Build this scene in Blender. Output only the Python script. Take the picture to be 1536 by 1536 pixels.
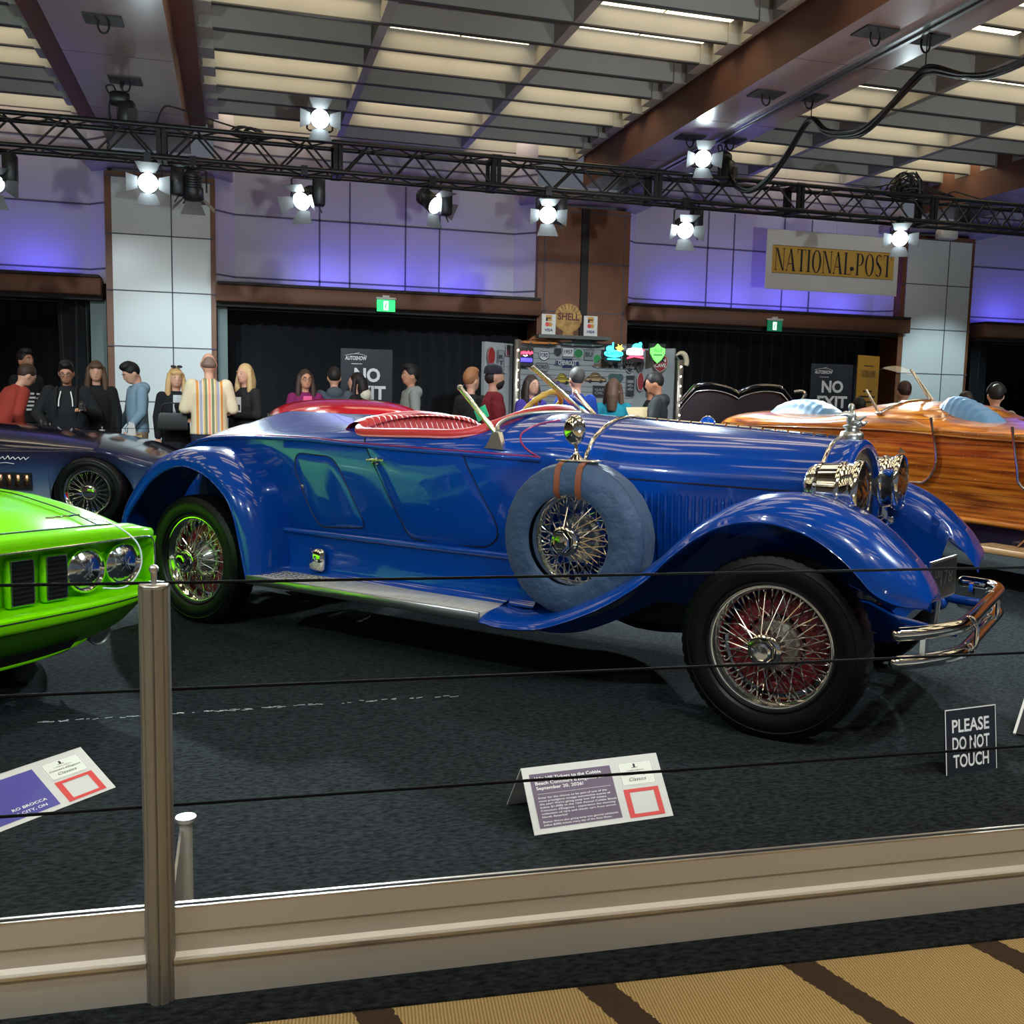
import bpy, math, random
import numpy as np
from mathutils import Vector, Matrix
random.seed(7)
for _o in list(bpy.data.objects): bpy.data.objects.remove(_o)
SC = bpy.context.scene
COL = SC.collection
PI = math.pi

# ---------------------------------------------------------------- camera, world, exposure
cam_d = bpy.data.cameras.new('camera'); cam = bpy.data.objects.new('camera', cam_d); COL.objects.link(cam)
_W = ((0.9628105, 0.0088388, -0.2700328), (-0.2693233, 0.1108080, -0.9566538), (0.0214661, 0.9938025, 0.1090676))
cam.matrix_world = Matrix(((*_W[0], 0), (*_W[1], 0), (*_W[2], 1.28), (0, 0, 0, 1))) @ Matrix.Rotation(PI, 4, 'Y') @ Matrix.Rotation(PI, 4, 'Y')
cam_d.sensor_width = 36; cam_d.lens = 36 * 1467 / 1536; cam_d.clip_start = .05; cam_d.clip_end = 100
SC.camera = cam
SC.view_settings.view_transform = 'Standard'; SC.view_settings.look = 'None'
SC.view_settings.exposure = 0.0; SC.view_settings.gamma = 1.0
SC.view_settings.use_curve_mapping = False
wd = bpy.data.worlds.new('world'); SC.world = wd; wd.use_nodes = True
wd.node_tree.nodes['Background'].inputs[0].default_value = (.45, .5, .6, 1)
wd.node_tree.nodes['Background'].inputs[1].default_value = .22

def light(name, kind, loc, power, color=(1, 1, 1), target=None, parent=None, **kw):
    d = bpy.data.lights.new(name, kind); d.energy = power; d.color = color
    for k, v in kw.items(): setattr(d, k, v)
    o = bpy.data.objects.new(name, d); COL.objects.link(o); o.location = loc
    if target is not None:
        o.rotation_euler = (Vector(target) - Vector(loc)).to_track_quat('-Z', 'Y').to_euler()
    return o
COOL = (.80, .95, 1.0)
# the show lights on the trusses that stand over and behind the photographer (out of frame)
for (lx, ly, lz, tx, ty, P_) in [(-3.4, 1.2, 4.2, -.9, 4.2, 620), (-1.0, .4, 4.4, .3, 6.0, 380), (1.6, .2, 4.4, 1.3, 5.6, 330),
                                 (5.6, 1.6, 4.3, 2.6, 4.6, 650), (7.4, 2.2, 4.2, 5.0, 6.5, 1300), (-5.0, 4.0, 4.2, -1.6, 9.0, 800)]:
    light('front_truss_spot', 'SPOT', (lx, ly, lz), P_ * .8, COOL, (tx, ty, .4), spot_size=math.radians(62), spot_blend=.6, shadow_soft_size=.09)
# added warm fill spots that brighten the kick rail and the aisle carpet
for x in (-2.6, -.6, 1.4, 3.4): light('aisle_fill_light', 'SPOT', (x, -1.2, 5.0), 290, (1.0, .95, .85), (x, 1.5, 0), spot_size=math.radians(58), spot_blend=.8, shadow_soft_size=.12)
# unmounted fill spots added to brighten the crowd and the stall
for (lx, ly, tx, ty, tz, P_) in ((-2.5, 6.0, -1.2, 12.6, 1.3, 1200), (1.6, 6.0, 1.4, 12.8, 1.3, 1000), (4.2, 6.5, 4.6, 13.0, 1.6, 1300), (8.6, 5.0, 8.0, 11.5, 1.3, 700)):
    light('crowd_fill_light', 'SPOT', (lx, ly, 4.6), P_, (.84, .95, 1.0), (tx, ty, tz), spot_size=math.radians(42), spot_blend=.7, shadow_soft_size=.1)
# blue LED bars lying on the ledges over the doors, washing the wall above
# added fill lights, aimed up from behind the camera, to lift the ceiling slats
for x, p in ((-3.5, 1500), (1.5, 1700), (6.5, 1700), (11, 1300)):
    light('ceiling_fill_light', 'SPOT', (x, -2.6, .5), p, (.84, .96, 1.0), (x * 1.1, 10.5, 5.4), spot_size=math.radians(40), spot_blend=.8, shadow_soft_size=.15)
for (x0, x1) in [(-4.6, -2.0), (.75, 3.9), (6.55, 10.7), (13.0, 15.2)]:
    n = max(2, int(round((x1 - x0) / 1.15)))
    for i in range(n):
        x = x0 + (x1 - x0) * (i + .5) / n
        light('ledge_led_bar', 'AREA', (x, 14.86, 2.98), 6.5, (.12, .10, 1.0), (x, 15.22, 3.55), shape='RECTANGLE', size=.7, size_y=.06)

# ---------------------------------------------------------------- materials
def mat(name, col, rough=.5, metal=0, coat=0, emit=None, es=0, bump=None, trans=0, ior=1.45, spec=.5, alpha=1, coat_rough=.03, sheen=0):
    m = bpy.data.materials.new(name); m.use_nodes = True
    b = m.node_tree.nodes['Principled BSDF']
    b.inputs['Base Color'].default_value = (*col, 1); b.inputs['Roughness'].default_value = rough
    b.inputs['Metallic'].default_value = metal; b.inputs['Coat Weight'].default_value = coat
    b.inputs['Coat Roughness'].default_value = coat_rough; b.inputs['IOR'].default_value = ior
    b.inputs['Transmission Weight'].default_value = trans; b.inputs['Specular IOR Level'].default_value = spec
    b.inputs['Alpha'].default_value = alpha; b.inputs['Sheen Weight'].default_value = sheen
    if emit: b.inputs['Emission Color'].default_value = (*emit, 1); b.inputs['Emission Strength'].default_value = es
    m.diffuse_color = (*col, 1)
    if bump:
        sc, st = bump[:2]
        nt = m.node_tree; tc = nt.nodes.new('ShaderNodeTexCoord'); nz = nt.nodes.new('ShaderNodeTexNoise'); bp = nt.nodes.new('ShaderNodeBump')
        nz.inputs['Scale'].default_value = sc; nz.inputs['Detail'].default_value = 4; bp.inputs['Strength'].default_value = st; bp.inputs['Distance'].default_value = bump[2] if len(bump) > 2 else .01
        nt.links.new(tc.outputs['Object'], nz.inputs['Vector']); nt.links.new(nz.outputs['Fac'], bp.inputs['Height']); nt.links.new(bp.outputs['Normal'], b.inputs['Normal'])
    return m
def mottle(m, c1, c2, scale, detail=6, vec=(1, 1, 1), lo=.35, hi=.65, dist=0):
    nt = m.node_tree; b = nt.nodes['Principled BSDF']
    tc = nt.nodes.new('ShaderNodeTexCoord'); mp = nt.nodes.new('ShaderNodeMapping'); nz = nt.nodes.new('ShaderNodeTexNoise'); cr = nt.nodes.new('ShaderNodeValToRGB')
    mp.inputs['Scale'].default_value = vec; nz.inputs['Scale'].default_value = scale; nz.inputs['Detail'].default_value = detail; nz.inputs['Distortion'].default_value = dist
    cr.color_ramp.elements[0].position = lo; cr.color_ramp.elements[0].color = (*c1, 1); cr.color_ramp.elements[1].position = hi; cr.color_ramp.elements[1].color = (*c2, 1)
    nt.links.new(tc.outputs['Object'], mp.inputs['Vector']); nt.links.new(mp.outputs['Vector'], nz.inputs['Vector']); nt.links.new(nz.outputs['Fac'], cr.inputs['Fac']); nt.links.new(cr.outputs['Color'], b.inputs['Base Color'])
    return m
def nrgb(r, g, b):
    f = lambda c: (c / 255 / 12.92) if c / 255 <= .04045 else ((c / 255 + .055) / 1.055) ** 2.4
    return (f(r), f(g), f(b))

# ---------------------------------------------------------------- mesh helper
class MB:
    def __init__(s): s.v = []; s.f = []; s.mi = []; s.m = 0
    def add(s, vs, fs):
        n = len(s.v); s.v += [tuple(v) for v in vs]; s.f += [tuple(i + n for i in f) for f in fs]; s.mi += [s.m] * len(fs); return s
    def box(s, lo, hi, M=None):
        x0, y0, z0 = lo; x1, y1, z1 = hi
        vs = [(x0, y0, z0), (x1, y0, z0), (x1, y1, z0), (x0, y1, z0), (x0, y0, z1), (x1, y0, z1), (x1, y1, z1), (x0, y1, z1)]
        if M: vs = [M @ Vector(v) for v in vs]
        return s.add(vs, [(0, 3, 2, 1), (4, 5, 6, 7), (0, 1, 5, 4), (1, 2, 6, 5), (2, 3, 7, 6), (3, 0, 4, 7)])
    def bbox(s, lo, hi, b=.01, M=None):        # box with chamfered edges
        x0, y0, z0 = lo; x1, y1, z1 = hi; vs = []
        b = min(b, (x1 - x0) / 2.01, (y1 - y0) / 2.01, (z1 - z0) / 2.01)
        cx, cy, cz = (x0 + x1) / 2, (y0 + y1) / 2, (z0 + z1) / 2; hx, hy, hz = (x1 - x0) / 2, (y1 - y0) / 2, (z1 - z0) / 2
        rings = []
        for (z, k) in ((-hz, 1), (-hz + b, 0), (hz - b, 0), (hz, 1)):
            d = b * k; rings.append([(cx + px, cy + py, cz + z) for px, py in ((-hx + b + d * 0, -hy + d), (hx - b, -hy + d), (hx - d, -hy + b), (hx - d, hy - b), (hx - b, hy - d), (-hx + b, hy - d), (-hx + d, hy - b), (-hx + d, -hy + b))])
        if M: rings = [[M @ Vector(p) for p in r] for r in rings]
        return s.loft(rings, closed=True, caps=True)
    def loft(s, rings, closed=True, caps=False):
        n = len(rings[0]); vs = [p for r in rings for p in r]; fs = []
        for i in range(len(rings) - 1):
            for j in range(n if closed else n - 1):
                k = (j + 1) % n; fs.append((i * n + j, i * n + k, (i + 1) * n + k, (i + 1) * n + j))
        if caps: fs.append(tuple(range(n - 1, -1, -1))); fs.append(tuple((len(rings) - 1) * n + j for j in range(n)))
        return s.add(vs, fs)
    def tube(s, pts, r, n=8, caps=True, closed=False):
        pts = [Vector(p) for p in pts]; m = len(pts); rr = r if isinstance(r, (list, tuple)) else [r] * m
        rings = []; up = None
        for i, p in enumerate(pts):
            a = pts[i - 1] if (i > 0 or closed) else p; b = pts[(i + 1) % m] if (i < m - 1 or closed) else p
            t = (b - a).normalized() if (b - a).length > 1e-9 else Vector((0, 0, 1))
            if up is None:
                up = Vector((0, 0, 1)) if abs(t.z) < .9 else Vector((1, 0, 0))
            x = up.cross(t)
            if x.length < 1e-6: x = Vector((1, 0, 0)).cross(t)
            x.normalize(); y = t.cross(x); up = y
            rings.append([p + (x * math.cos(2 * PI * j / n) + y * math.sin(2 * PI * j / n)) * rr[i] for j in range(n)])
        if closed: rings.append(rings[0]); caps = False
        return s.loft(rings, True, caps)
    def cyl(s, a, b, r, n=16, r2=None): return s.tube([a, b], [r, r if r2 is None else r2], n)
    def lathe(s, prof, n=24, M=None, arc=None):      # prof: list of (radius, height) around local Z
        rings = []; k = n + 1 if arc else n
        for j in range(k):
            a = (arc[0] + (arc[1] - arc[0]) * j / n) if arc else 2 * PI * j / n
            rings.append([Vector((r * math.cos(a), r * math.sin(a), h)) for r, h in prof])
        if M: rings = [[M @ p for p in q] for q in rings]
        if not arc: rings.append(rings[0])
        return s.loft(rings, False, False)
    def ell(s, c, r, n=16, m=10, M=None):
        prof = [(max(1e-4, math.sin(PI * i / m)), -math.cos(PI * i / m)) for i in range(m + 1)]
        T = Matrix.Translation(Vector(c)) @ (M or Matrix.Identity(4)) @ Matrix.Diagonal((*(r if isinstance(r, (tuple, list)) else (r, r, r)), 1))
        return s.lathe(prof, n, T)
    def poly(s, pts, h, O, ux, uy):                  # extruded polygon: 2-D pts in plane O + x ux + y uy, thickness h along ux x uy
        O, ux, uy = Vector(O), Vector(ux), Vector(uy); nn = ux.cross(uy).normalized() * h
        a = [O + ux * x + uy * y for x, y in pts]; b = [p + nn for p in a]; n = len(a)
        fs = [tuple(range(n - 1, -1, -1)), tuple(range(n, 2 * n))] + [(i, (i + 1) % n, n + (i + 1) % n, n + i) for i in range(n)]
        return s.add(a + b, fs)
    def grid(s, fn, nu, nv):
        vs = [fn(i / nu, j / nv) for i in range(nu + 1) for j in range(nv + 1)]
        return s.add(vs, [(i * (nv + 1) + j, (i + 1) * (nv + 1) + j, (i + 1) * (nv + 1) + j + 1, i * (nv + 1) + j + 1) for i in range(nu) for j in range(nv)])
    def build(s, name, mats, parent=None, smooth=62, loc=None, rot=None, fix=True):
        me = bpy.data.meshes.new(name); me.from_pydata([tuple(v) for v in s.v], [], s.f)
        ml = mats if isinstance(mats, (list, tuple)) else [mats]
        for m in ml: me.materials.append(m)
        if len(ml) > 1: me.polygons.foreach_set('material_index', s.mi)
        if fix:
            import bmesh
            bm = bmesh.new(); bm.from_mesh(me); bmesh.ops.remove_doubles(bm, verts=bm.verts, dist=1e-5); bmesh.ops.recalc_face_normals(bm, faces=bm.faces); bm.to_mesh(me); bm.free()
        if smooth: me.shade_smooth(); me.set_sharp_from_angle(angle=math.radians(smooth))
        o = bpy.data.objects.new(name, me); COL.objects.link(o)
        if parent: o.parent = parent
        if loc: o.location = loc
        if rot: o.rotation_euler = rot
        return o
def tag(o, label=None, cat=None, group=None, kind=None):
    if label: o['label'] = label
    if cat: o['category'] = cat
    if group: o['group'] = group
    if kind: o['kind'] = kind
    return o
def thing(name, label, cat, loc=(0, 0, 0), rz=0, group=None):
    o = bpy.data.objects.new(name, None); COL.objects.link(o); o.location = loc; o.rotation_euler = (0, 0, rz); o.empty_display_size = .1
    return tag(o, label, cat, group)
def struct(o): o['kind'] = 'structure'; return o
def dup(root, loc=None, rz=None, label=None, group=None):
    r = root.copy(); COL.objects.link(r)
    if loc is not None: r.location = loc
    if rz is not None: r.rotation_euler = (0, 0, rz)
    if label: r['label'] = label
    if group: r['group'] = group
    for ch in list(root.children):
        c = ch.copy(); COL.objects.link(c); c.parent = r
        for g in list(ch.children):
            d = g.copy(); COL.objects.link(d); d.parent = c
    return r
def tabf(pts):                                       # smooth (monotone cubic) table
    xs = [p[0] for p in pts]; ys = [p[1] for p in pts]; n = len(xs)
    d = [(ys[i + 1] - ys[i]) / (xs[i + 1] - xs[i]) for i in range(n - 1)]
    t = [d[0]] + [0 if d[i - 1] * d[i] <= 0 else 2 / (1 / d[i - 1] + 1 / d[i]) for i in range(1, n - 1)] + [d[-1]]
    def f(x):
        if x <= xs[0]: return ys[0]
        if x >= xs[-1]: return ys[-1]
        i = max(k for k in range(n - 1) if xs[k] <= x); h = xs[i + 1] - xs[i]; u = (x - xs[i]) / h
        return ys[i] * (1 + 2 * u) * (1 - u) ** 2 + t[i] * h * u * (1 - u) ** 2 + ys[i + 1] * u * u * (3 - 2 * u) + t[i + 1] * h * u * u * (u - 1)
    return f
def resample(pts, n):                                # Catmull-Rom through points
    P = [Vector(p) for p in pts]; out = []
    m = len(P) - 1
    for k in range(n + 1):
        x = k / n * m; i = min(int(x), m - 1); u = x - i
        p0 = P[max(i - 1, 0)]; p1 = P[i]; p2 = P[i + 1]; p3 = P[min(i + 2, m)]
        out.append(.5 * ((2 * p1) + (p2 - p0) * u + (2 * p0 - 5 * p1 + 4 * p2 - p3) * u * u + (3 * p1 - p0 - 3 * p2 + p3) * u ** 3))
    return out
_TX = {}
def text2d(s, bold=0, shear=0):
    k = (s, bold, shear)
    if k not in _TX:
        c = bpy.data.curves.new('t', 'FONT'); c.body = s; c.offset = bold; c.shear = shear; c.resolution_u = 3; c.align_x = 'LEFT'
        o = bpy.data.objects.new('t', c); COL.objects.link(o)
        dg = bpy.context.evaluated_depsgraph_get(); me = bpy.data.meshes.new_from_object(o.evaluated_get(dg))
        vs = [(v.co.x, v.co.y) for v in me.vertices]; fs = [tuple(p.vertices) for p in me.polygons]
        bpy.data.objects.remove(o); bpy.data.curves.remove(c); bpy.data.meshes.remove(me)
        _TX[k] = (vs, fs)
    return _TX[k]
def put_text(mb, s, O, ux, uy, w=None, h=None, bold=0, lift=.002, shear=0, center=False):
    """lay the flat letters of s in the box O..O+ux*w, O+uy*h (cap height h)"""
    vs, fs = text2d(s, bold, shear)
    if not vs: return
    x0 = min(v[0] for v in vs); x1 = max(v[0] for v in vs)
    y0 = min(v[1] for v in vs); y1 = max(v[1] for v in vs)
    O, ux, uy = Vector(O), Vector(ux).normalized(), Vector(uy).normalized(); nn = ux.cross(uy) * lift
    ky = h / .72 if h else w / (x1 - x0); kx = w / (x1 - x0) if w else ky
    if not h: ky = kx
    off = -(x1 - x0) * kx / 2 if center else 0
    mb.add([O + ux * ((v[0] - x0) * kx + off) + uy * (v[1] * ky) + nn for v in vs], fs)
def catmull2(pts, n=8, closed=True):
    P = [Vector((p[0], p[1], 0)) for p in pts]; out = []; m = len(P)
    for i in range(m if closed else m - 1):
        p0, p1, p2, p3 = P[(i - 1) % m], P[i], P[(i + 1) % m], P[(i + 2) % m]
        for k in range(n):
            u = k / n; q = .5 * ((2 * p1) + (p2 - p0) * u + (2 * p0 - 5 * p1 + 4 * p2 - p3) * u * u + (3 * p1 - p0 - 3 * p2 + p3) * u ** 3); out.append((q.x, q.y))
    return out

# common materials
M_CHROME = mat('chrome', (.86, .86, .84), .07, 1)
M_CHROME_D = mat('satin metal', (.55, .55, .54), .3, 1)
M_BLACK = mat('black paint', (.012, .012, .014), .35)
M_RUBBER = mat('tyre rubber', (.002, .002, .0024), .38, bump=(90, .1), spec=.35)
M_DARK = mat('dark void', (.004, .004, .005), .9)
M_GLASS = mat('clear glass', (1, 1, 1), 0)
def glass_nodes(m):
    nt = m.node_tree; b = nt.nodes['Principled BSDF']; out = nt.nodes['Material Output']; tr = nt.nodes.new('ShaderNodeBsdfTransparent'); gl = nt.nodes.new('ShaderNodeBsdfGlossy'); mx = nt.nodes.new('ShaderNodeMixShader')
    lw = nt.nodes.new('ShaderNodeLayerWeight'); pw = nt.nodes.new('ShaderNodeMath'); pw.operation = 'POWER'; pw.inputs[1].default_value = 4; ml = nt.nodes.new('ShaderNodeMath'); ml.operation = 'MULTIPLY_ADD'; ml.inputs[1].default_value = .7; ml.inputs[2].default_value = .05
    nt.links.new(lw.outputs['Facing'], pw.inputs[0]); nt.links.new(pw.outputs[0], ml.inputs[0])
    tr.inputs[0].default_value = (.96, .98, .98, 1); gl.inputs['Roughness'].default_value = 0; nt.nodes.remove(b)
    nt.links.new(ml.outputs[0], mx.inputs[0]); nt.links.new(tr.outputs[0], mx.inputs[1]); nt.links.new(gl.outputs[0], mx.inputs[2]); nt.links.new(mx.outputs[0], out.inputs['Surface'])
glass_nodes(M_GLASS)
M_TRUSS = mat('black truss', (.018, .019, .022), .4, .3)
M_CABLE = mat('black cable', (.012, .012, .014), .55)
M_WHITE = mat('white print', (.8, .8, .8), .6)
M_INK = mat('black print', (.02, .02, .025), .6)
# ================================================================= the hall
M_CARPET = mat('black carpet', (.03, .034, .037), 1, bump=(260, 1.0, .02), spec=.1)
mottle(M_CARPET, (.008, .010, .012), (.052, .064, .072), 40, 8, (1, 2.2, 1), .3, .72)
M_TAN = mat('patterned carpet', (.3, .2, .09), 1, bump=(300, .8, .01), spec=.1)
def tan_nodes(m):
    nt = m.node_tree; b = nt.nodes['Principled BSDF']; tc = nt.nodes.new('ShaderNodeTexCoord')
    def wave(sc, rot, dist, lo, hi):
        mp = nt.nodes.new('ShaderNodeMapping'); mp.inputs['Rotation'].default_value = (0, 0, rot); nt.links.new(tc.outputs['Object'], mp.inputs['Vector'])
        w = nt.nodes.new('ShaderNodeTexWave'); w.inputs['Scale'].default_value = sc; w.inputs['Distortion'].default_value = dist; w.inputs['Detail'].default_value = 3; w.inputs['Detail Scale'].default_value = 3
        nt.links.new(mp.outputs['Vector'], w.inputs['Vector']); cr = nt.nodes.new('ShaderNodeValToRGB'); cr.color_ramp.elements[0].position = lo; cr.color_ramp.elements[1].position = hi
        nt.links.new(w.outputs['Color'], cr.inputs['Fac']); return cr.outputs['Color']
    fine = wave(42, .12, 1.2, .2, .9); 
    sx = nt.nodes.new('ShaderNodeSeparateXYZ'); nt.links.new(tc.outputs['Object'], sx.inputs[0])
    def mth(op, a, b_=None):
        n = nt.nodes.new('ShaderNodeMath'); n.operation = op
        for i, v in enumerate((a, b_)):
            if v is None: continue
            if isinstance(v, (int, float)): n.inputs[i].default_value = v
            else: nt.links.new(v, n.inputs[i])
        return n.outputs[0]
    nz = nt.nodes.new('ShaderNodeTexNoise'); nz.inputs['Scale'].default_value = 60; nt.links.new(tc.outputs['Object'], nz.inputs['Vector'])
    u = mth('ADD', mth('ADD', sx.outputs['X'], mth('MULTIPLY', sx.outputs['Y'], .28)), mth('MULTIPLY', nz.outputs['Fac'], .02))
    band = mth('LESS_THAN', mth('FRACT', mth('DIVIDE', mth('SUBTRACT', u, 1.262), .485)), .17)
    m1 = nt.nodes.new('ShaderNodeMix'); m1.data_type = 'RGBA'; m1.inputs['A'].default_value = (.38, .26, .11, 1); m1.inputs['B'].default_value = (.64, .47, .22, 1); nt.links.new(fine, m1.inputs['Factor'])
    m2 = nt.nodes.new('ShaderNodeMix'); m2.data_type = 'RGBA'; m2.inputs['B'].default_value = (.075, .05, .035, 1); nt.links.new(m1.outputs['Result'], m2.inputs['A']); nt.links.new(band, m2.inputs['Factor'])
    nt.links.new(m2.outputs['Result'], b.inputs['Base Color'])
tan_nodes(M_TAN)
# barrier line: from (-.48,2.10) to (2.0,2.004); the black carpet ends about 17 cm on the visitors' side of it
bl0 = Vector((-.482, 2.104, 0)); bl1 = Vector((2.002, 2.004, 0)); bdir = (bl1 - bl0).normalized(); bnor = Vector((-bdir.y, bdir.x, 0))
def bpt(u, off=0, z=0): p = bl0 + bdir * u + bnor * off; return Vector((p.x, p.y, z))
f = MB(); f.add([(-14, -12, 0), (22, -12, 0), (22, 17.2, 0), (-14, 17.2, 0)], [(0, 1, 2, 3)]); struct(f.build('floor', M_TAN))
f = MB(); cdir = Vector((1.854, -.108, 0)).normalized(); cnor = Vector((-cdir.y, cdir.x, 0)); a = Vector((.004, 1.959, 0)) - cdir * 13; f.poly([(0, 0), (34, 0), (34, 13.6), (0, 13.6)], .006, a, cdir, cnor)
struct(f.build('black_carpet', M_CARPET))
M_LINT = mat('pale lint', (.5, .55, .55), .9)
f = MB()
for i in range(90):
    u = random.random(); p = Vector((-.75, 4.06, .0075)).lerp(Vector((1.0, 4.08, .0075)), u ** 1.2) + Vector((0, random.gauss(0, .006), 0)); d = random.uniform(-.3, .3)
    l = random.uniform(.004, .016); f.box((-l, -.0012, 0), (l, .0012, .001), Matrix.Translation(p) @ Matrix.Rotation(d, 4, 'Z'))
tag(f.build('carpet_seam_lint', M_LINT), 'pale lint scattered along the seam in the black carpet', 'lint', kind='stuff')

M_WALL = mat('wall panel', (.47, .44, .46), .55)
M_GROOVE = mat('panel joint', (.10, .09, .12), .8)
M_WHITEP = mat('white column panel', (.62, .64, .64), .35, coat=.3, coat_rough=.2)
M_BROWN = mat('brown panel', nrgb(128, 78, 48), .45)
mottle(M_BROWN, nrgb(108, 66, 44), nrgb(124, 78, 52), 3)
M_BEAM = mat('brown beam', nrgb(112, 75, 58), .6)
M_LEDGE = mat('dark ledge', (.02, .015, .015), .7)
M_SLAT = mat('ceiling slat', nrgb(154, 153, 146), .6)
M_SLATE = mat('slat edge', (.05, .048, .046), .6)
M_SLAB = mat('ceiling slab', nrgb(96, 76, 66), .8)
M_SOFF = mat('beam soffit', nrgb(150, 138, 140), .28, coat=.3, coat_rough=.15)
M_DRAPE = mat('black drape', (.006, .007, .010), .95, sheen=.1)
M_LUM = mat('warm luminaire', (1, .9, .7), .5, emit=(1.0, .82, .53), es=3.6)

def wall_bay(nm, x0, x1, verts, splay=.28):
    m = MB(); yb = 15.28; xs0, xs1 = x0 + splay, x1 - splay
    m.grid(lambda u, v: ((x0, 15.0, 2.85), (xs0, yb, 2.85), (xs1, yb, 2.85), (x1, 15.0, 2.85))[int(round(u * 3))][:2] + (2.85 + 2.6 * v,), 3, 1)
    m.box((x0, 15.3, 2.6), (x1, 15.42, 5.5))
    m.m = 1
    for z in (3.06, 3.96, 4.84):
        m.box((xs0, yb - .006, z - .013), (xs1, yb + .01, z + .013))
        for (ax, ay, bx, by) in ((x0, 15.0, xs0, yb), (xs1, yb, x1, 15.0)):
            d = Vector((bx - ax, by - ay, 0)); L_ = d.length; M = Matrix.Translation((ax, ay, z)) @ Matrix.Rotation(math.atan2(d.y, d.x), 4, 'Z'); m.box((0, -.006, -.013), (L_, .006, .013), M)
    for x in verts: m.box((x - .012, yb - .006, 2.86), (x + .012, yb + .01, 4.55 if x > 0 else 4.84))
    struct(m.build(nm, [M_WALL, M_GROOVE], smooth=0))
wall_bay('wall_back', -14, -1.7, [-5.2])
wall_bay('wall_back.001', -.28, 4.53, [1.22, 1.67, 2.52, 3.05])
wall_bay('wall_back.002', 6.03, 11.17, [7.62, 8.1, 9.05, 9.58])
wall_bay('wall_back.003', 12.57, 22, [16.0])
def header(x0, x1):
    m = MB(); m.bbox((x0, 14.72, 2.66), (x1, 15.32, 2.89), .012); m.m = 1; m.box((x0 + .02, 14.70, 2.892), (x1 - .02, 15.28, 2.93)); m.box((x0, 14.9, 2.6), (x1, 15.3, 2.657))
    struct(m.build('door_header', [M_BEAM, M_LEDGE]))
for a in ((-14, -1.79), (-.27, 4.56), (6.03, 11.27), (12.8, 22)): header(*a)
def column(nm, x0, x1, verts, side, face, zt=4.36, joints=(.44, 1.21, 1.98, 2.75, 3.52, 4.29)):
    m = MB(); m.box((x0, 14.86, 0), (x1, 15.4, zt))
    m.m = 1; m.box((x0 + .09, 14.845, 0), (x1 - .07, 14.87, zt - .08))
    m.m = 2
    for z in joints: m.box((x0, 14.84, z - .008), (x1, 14.9, z + .008))
    for x in verts: m.box((x - .008, 14.84, 0), (x + .008, 14.9, zt - .08))
    struct(m.build(nm, [side, face, M_GROOVE]))
column('column', -1.73, -.27, [-.86], M_BROWN, M_WHITEP)
column('column.001', 4.53, 6.05, [4.64, 5.95], M_BROWN, M_BROWN)
m = MB(); m.box((5.22, 14.80, 0), (5.34, 14.9, 4.33)); struct(m.build('trim_1', M_LEDGE))
column('column.002', 11.13, 12.6, [12.06], M_BROWN, M_WHITEP)
for x0, x1 in ((-1.95, -.02), (4.3, 6.3), (10.9, 12.9)):
    m = MB(); m.bbox((x0, 14.45, 4.40), (x1, 15.3, 4.55), .02); struct(m.build('column_soffit', M_SOFF))
# the dark lobby behind the doors
m = MB(); m.add([(-14, 17, 0), (22, 17, 0), (22, 17, 3.2), (-14, 17, 3.2)], [(3, 2, 1, 0)]); m.add([(-14, 15.3, 2.66), (22, 15.3, 2.66), (22, 17, 2.66), (-14, 17, 2.66)], [(0, 1, 2, 3)])
struct(m.build('wall_lobby', M_DARK))
def drape(x0, x1, y, zt, label, amp=.05, wl=.22):
    m = MB(); n = int((x1 - x0) / wl * 8); m.grid(lambda u, v: (x0 + (x1 - x0) * u + .02 * math.sin(9 * u + 3 * v), y + amp * math.sin(2 * PI * u * (x1 - x0) / wl) * (1.05 - .25 * v) + .02 * math.sin(31 * u), .03 + (zt - .03) * v), n, 6)
    return tag(m.build('drape', M_DRAPE, smooth=60), label, 'curtain')
drape(-.24, 4.5, 15.75, 2.65, 'wide black curtain closing the doorway between the left white column and the brown column')
drape(6.1, 11.1, 15.75, 2.65, 'wide black curtain closing the doorway under the hanging newspaper banner')
drape(-7, -2.45, 16.3, 2.65, 'black curtain deep in the far left doorway behind the crowd')
drape(-2.42, -1.98, 15.2, 2.6, 'narrow gathered black curtain at the left edge of the left white column', .07, .16)
drape(12.9, 13.25, 15.1, 2.6, 'narrow gathered black curtain right of the right white column', .06, .15)
drape(13.3, 19, 16.3, 2.65, 'black curtain deep in the far right doorway')
M_TEAL = mat('grey green jamb', (.16, .20, .20), .7)
m = MB(); m.box((-1.97, 15.05, 0), (-1.76, 15.2, 2.62)); m.box((-.26, 15.05, 0), (-.12, 15.2, 2.62)); struct(m.build('door_jamb', M_TEAL))

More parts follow.
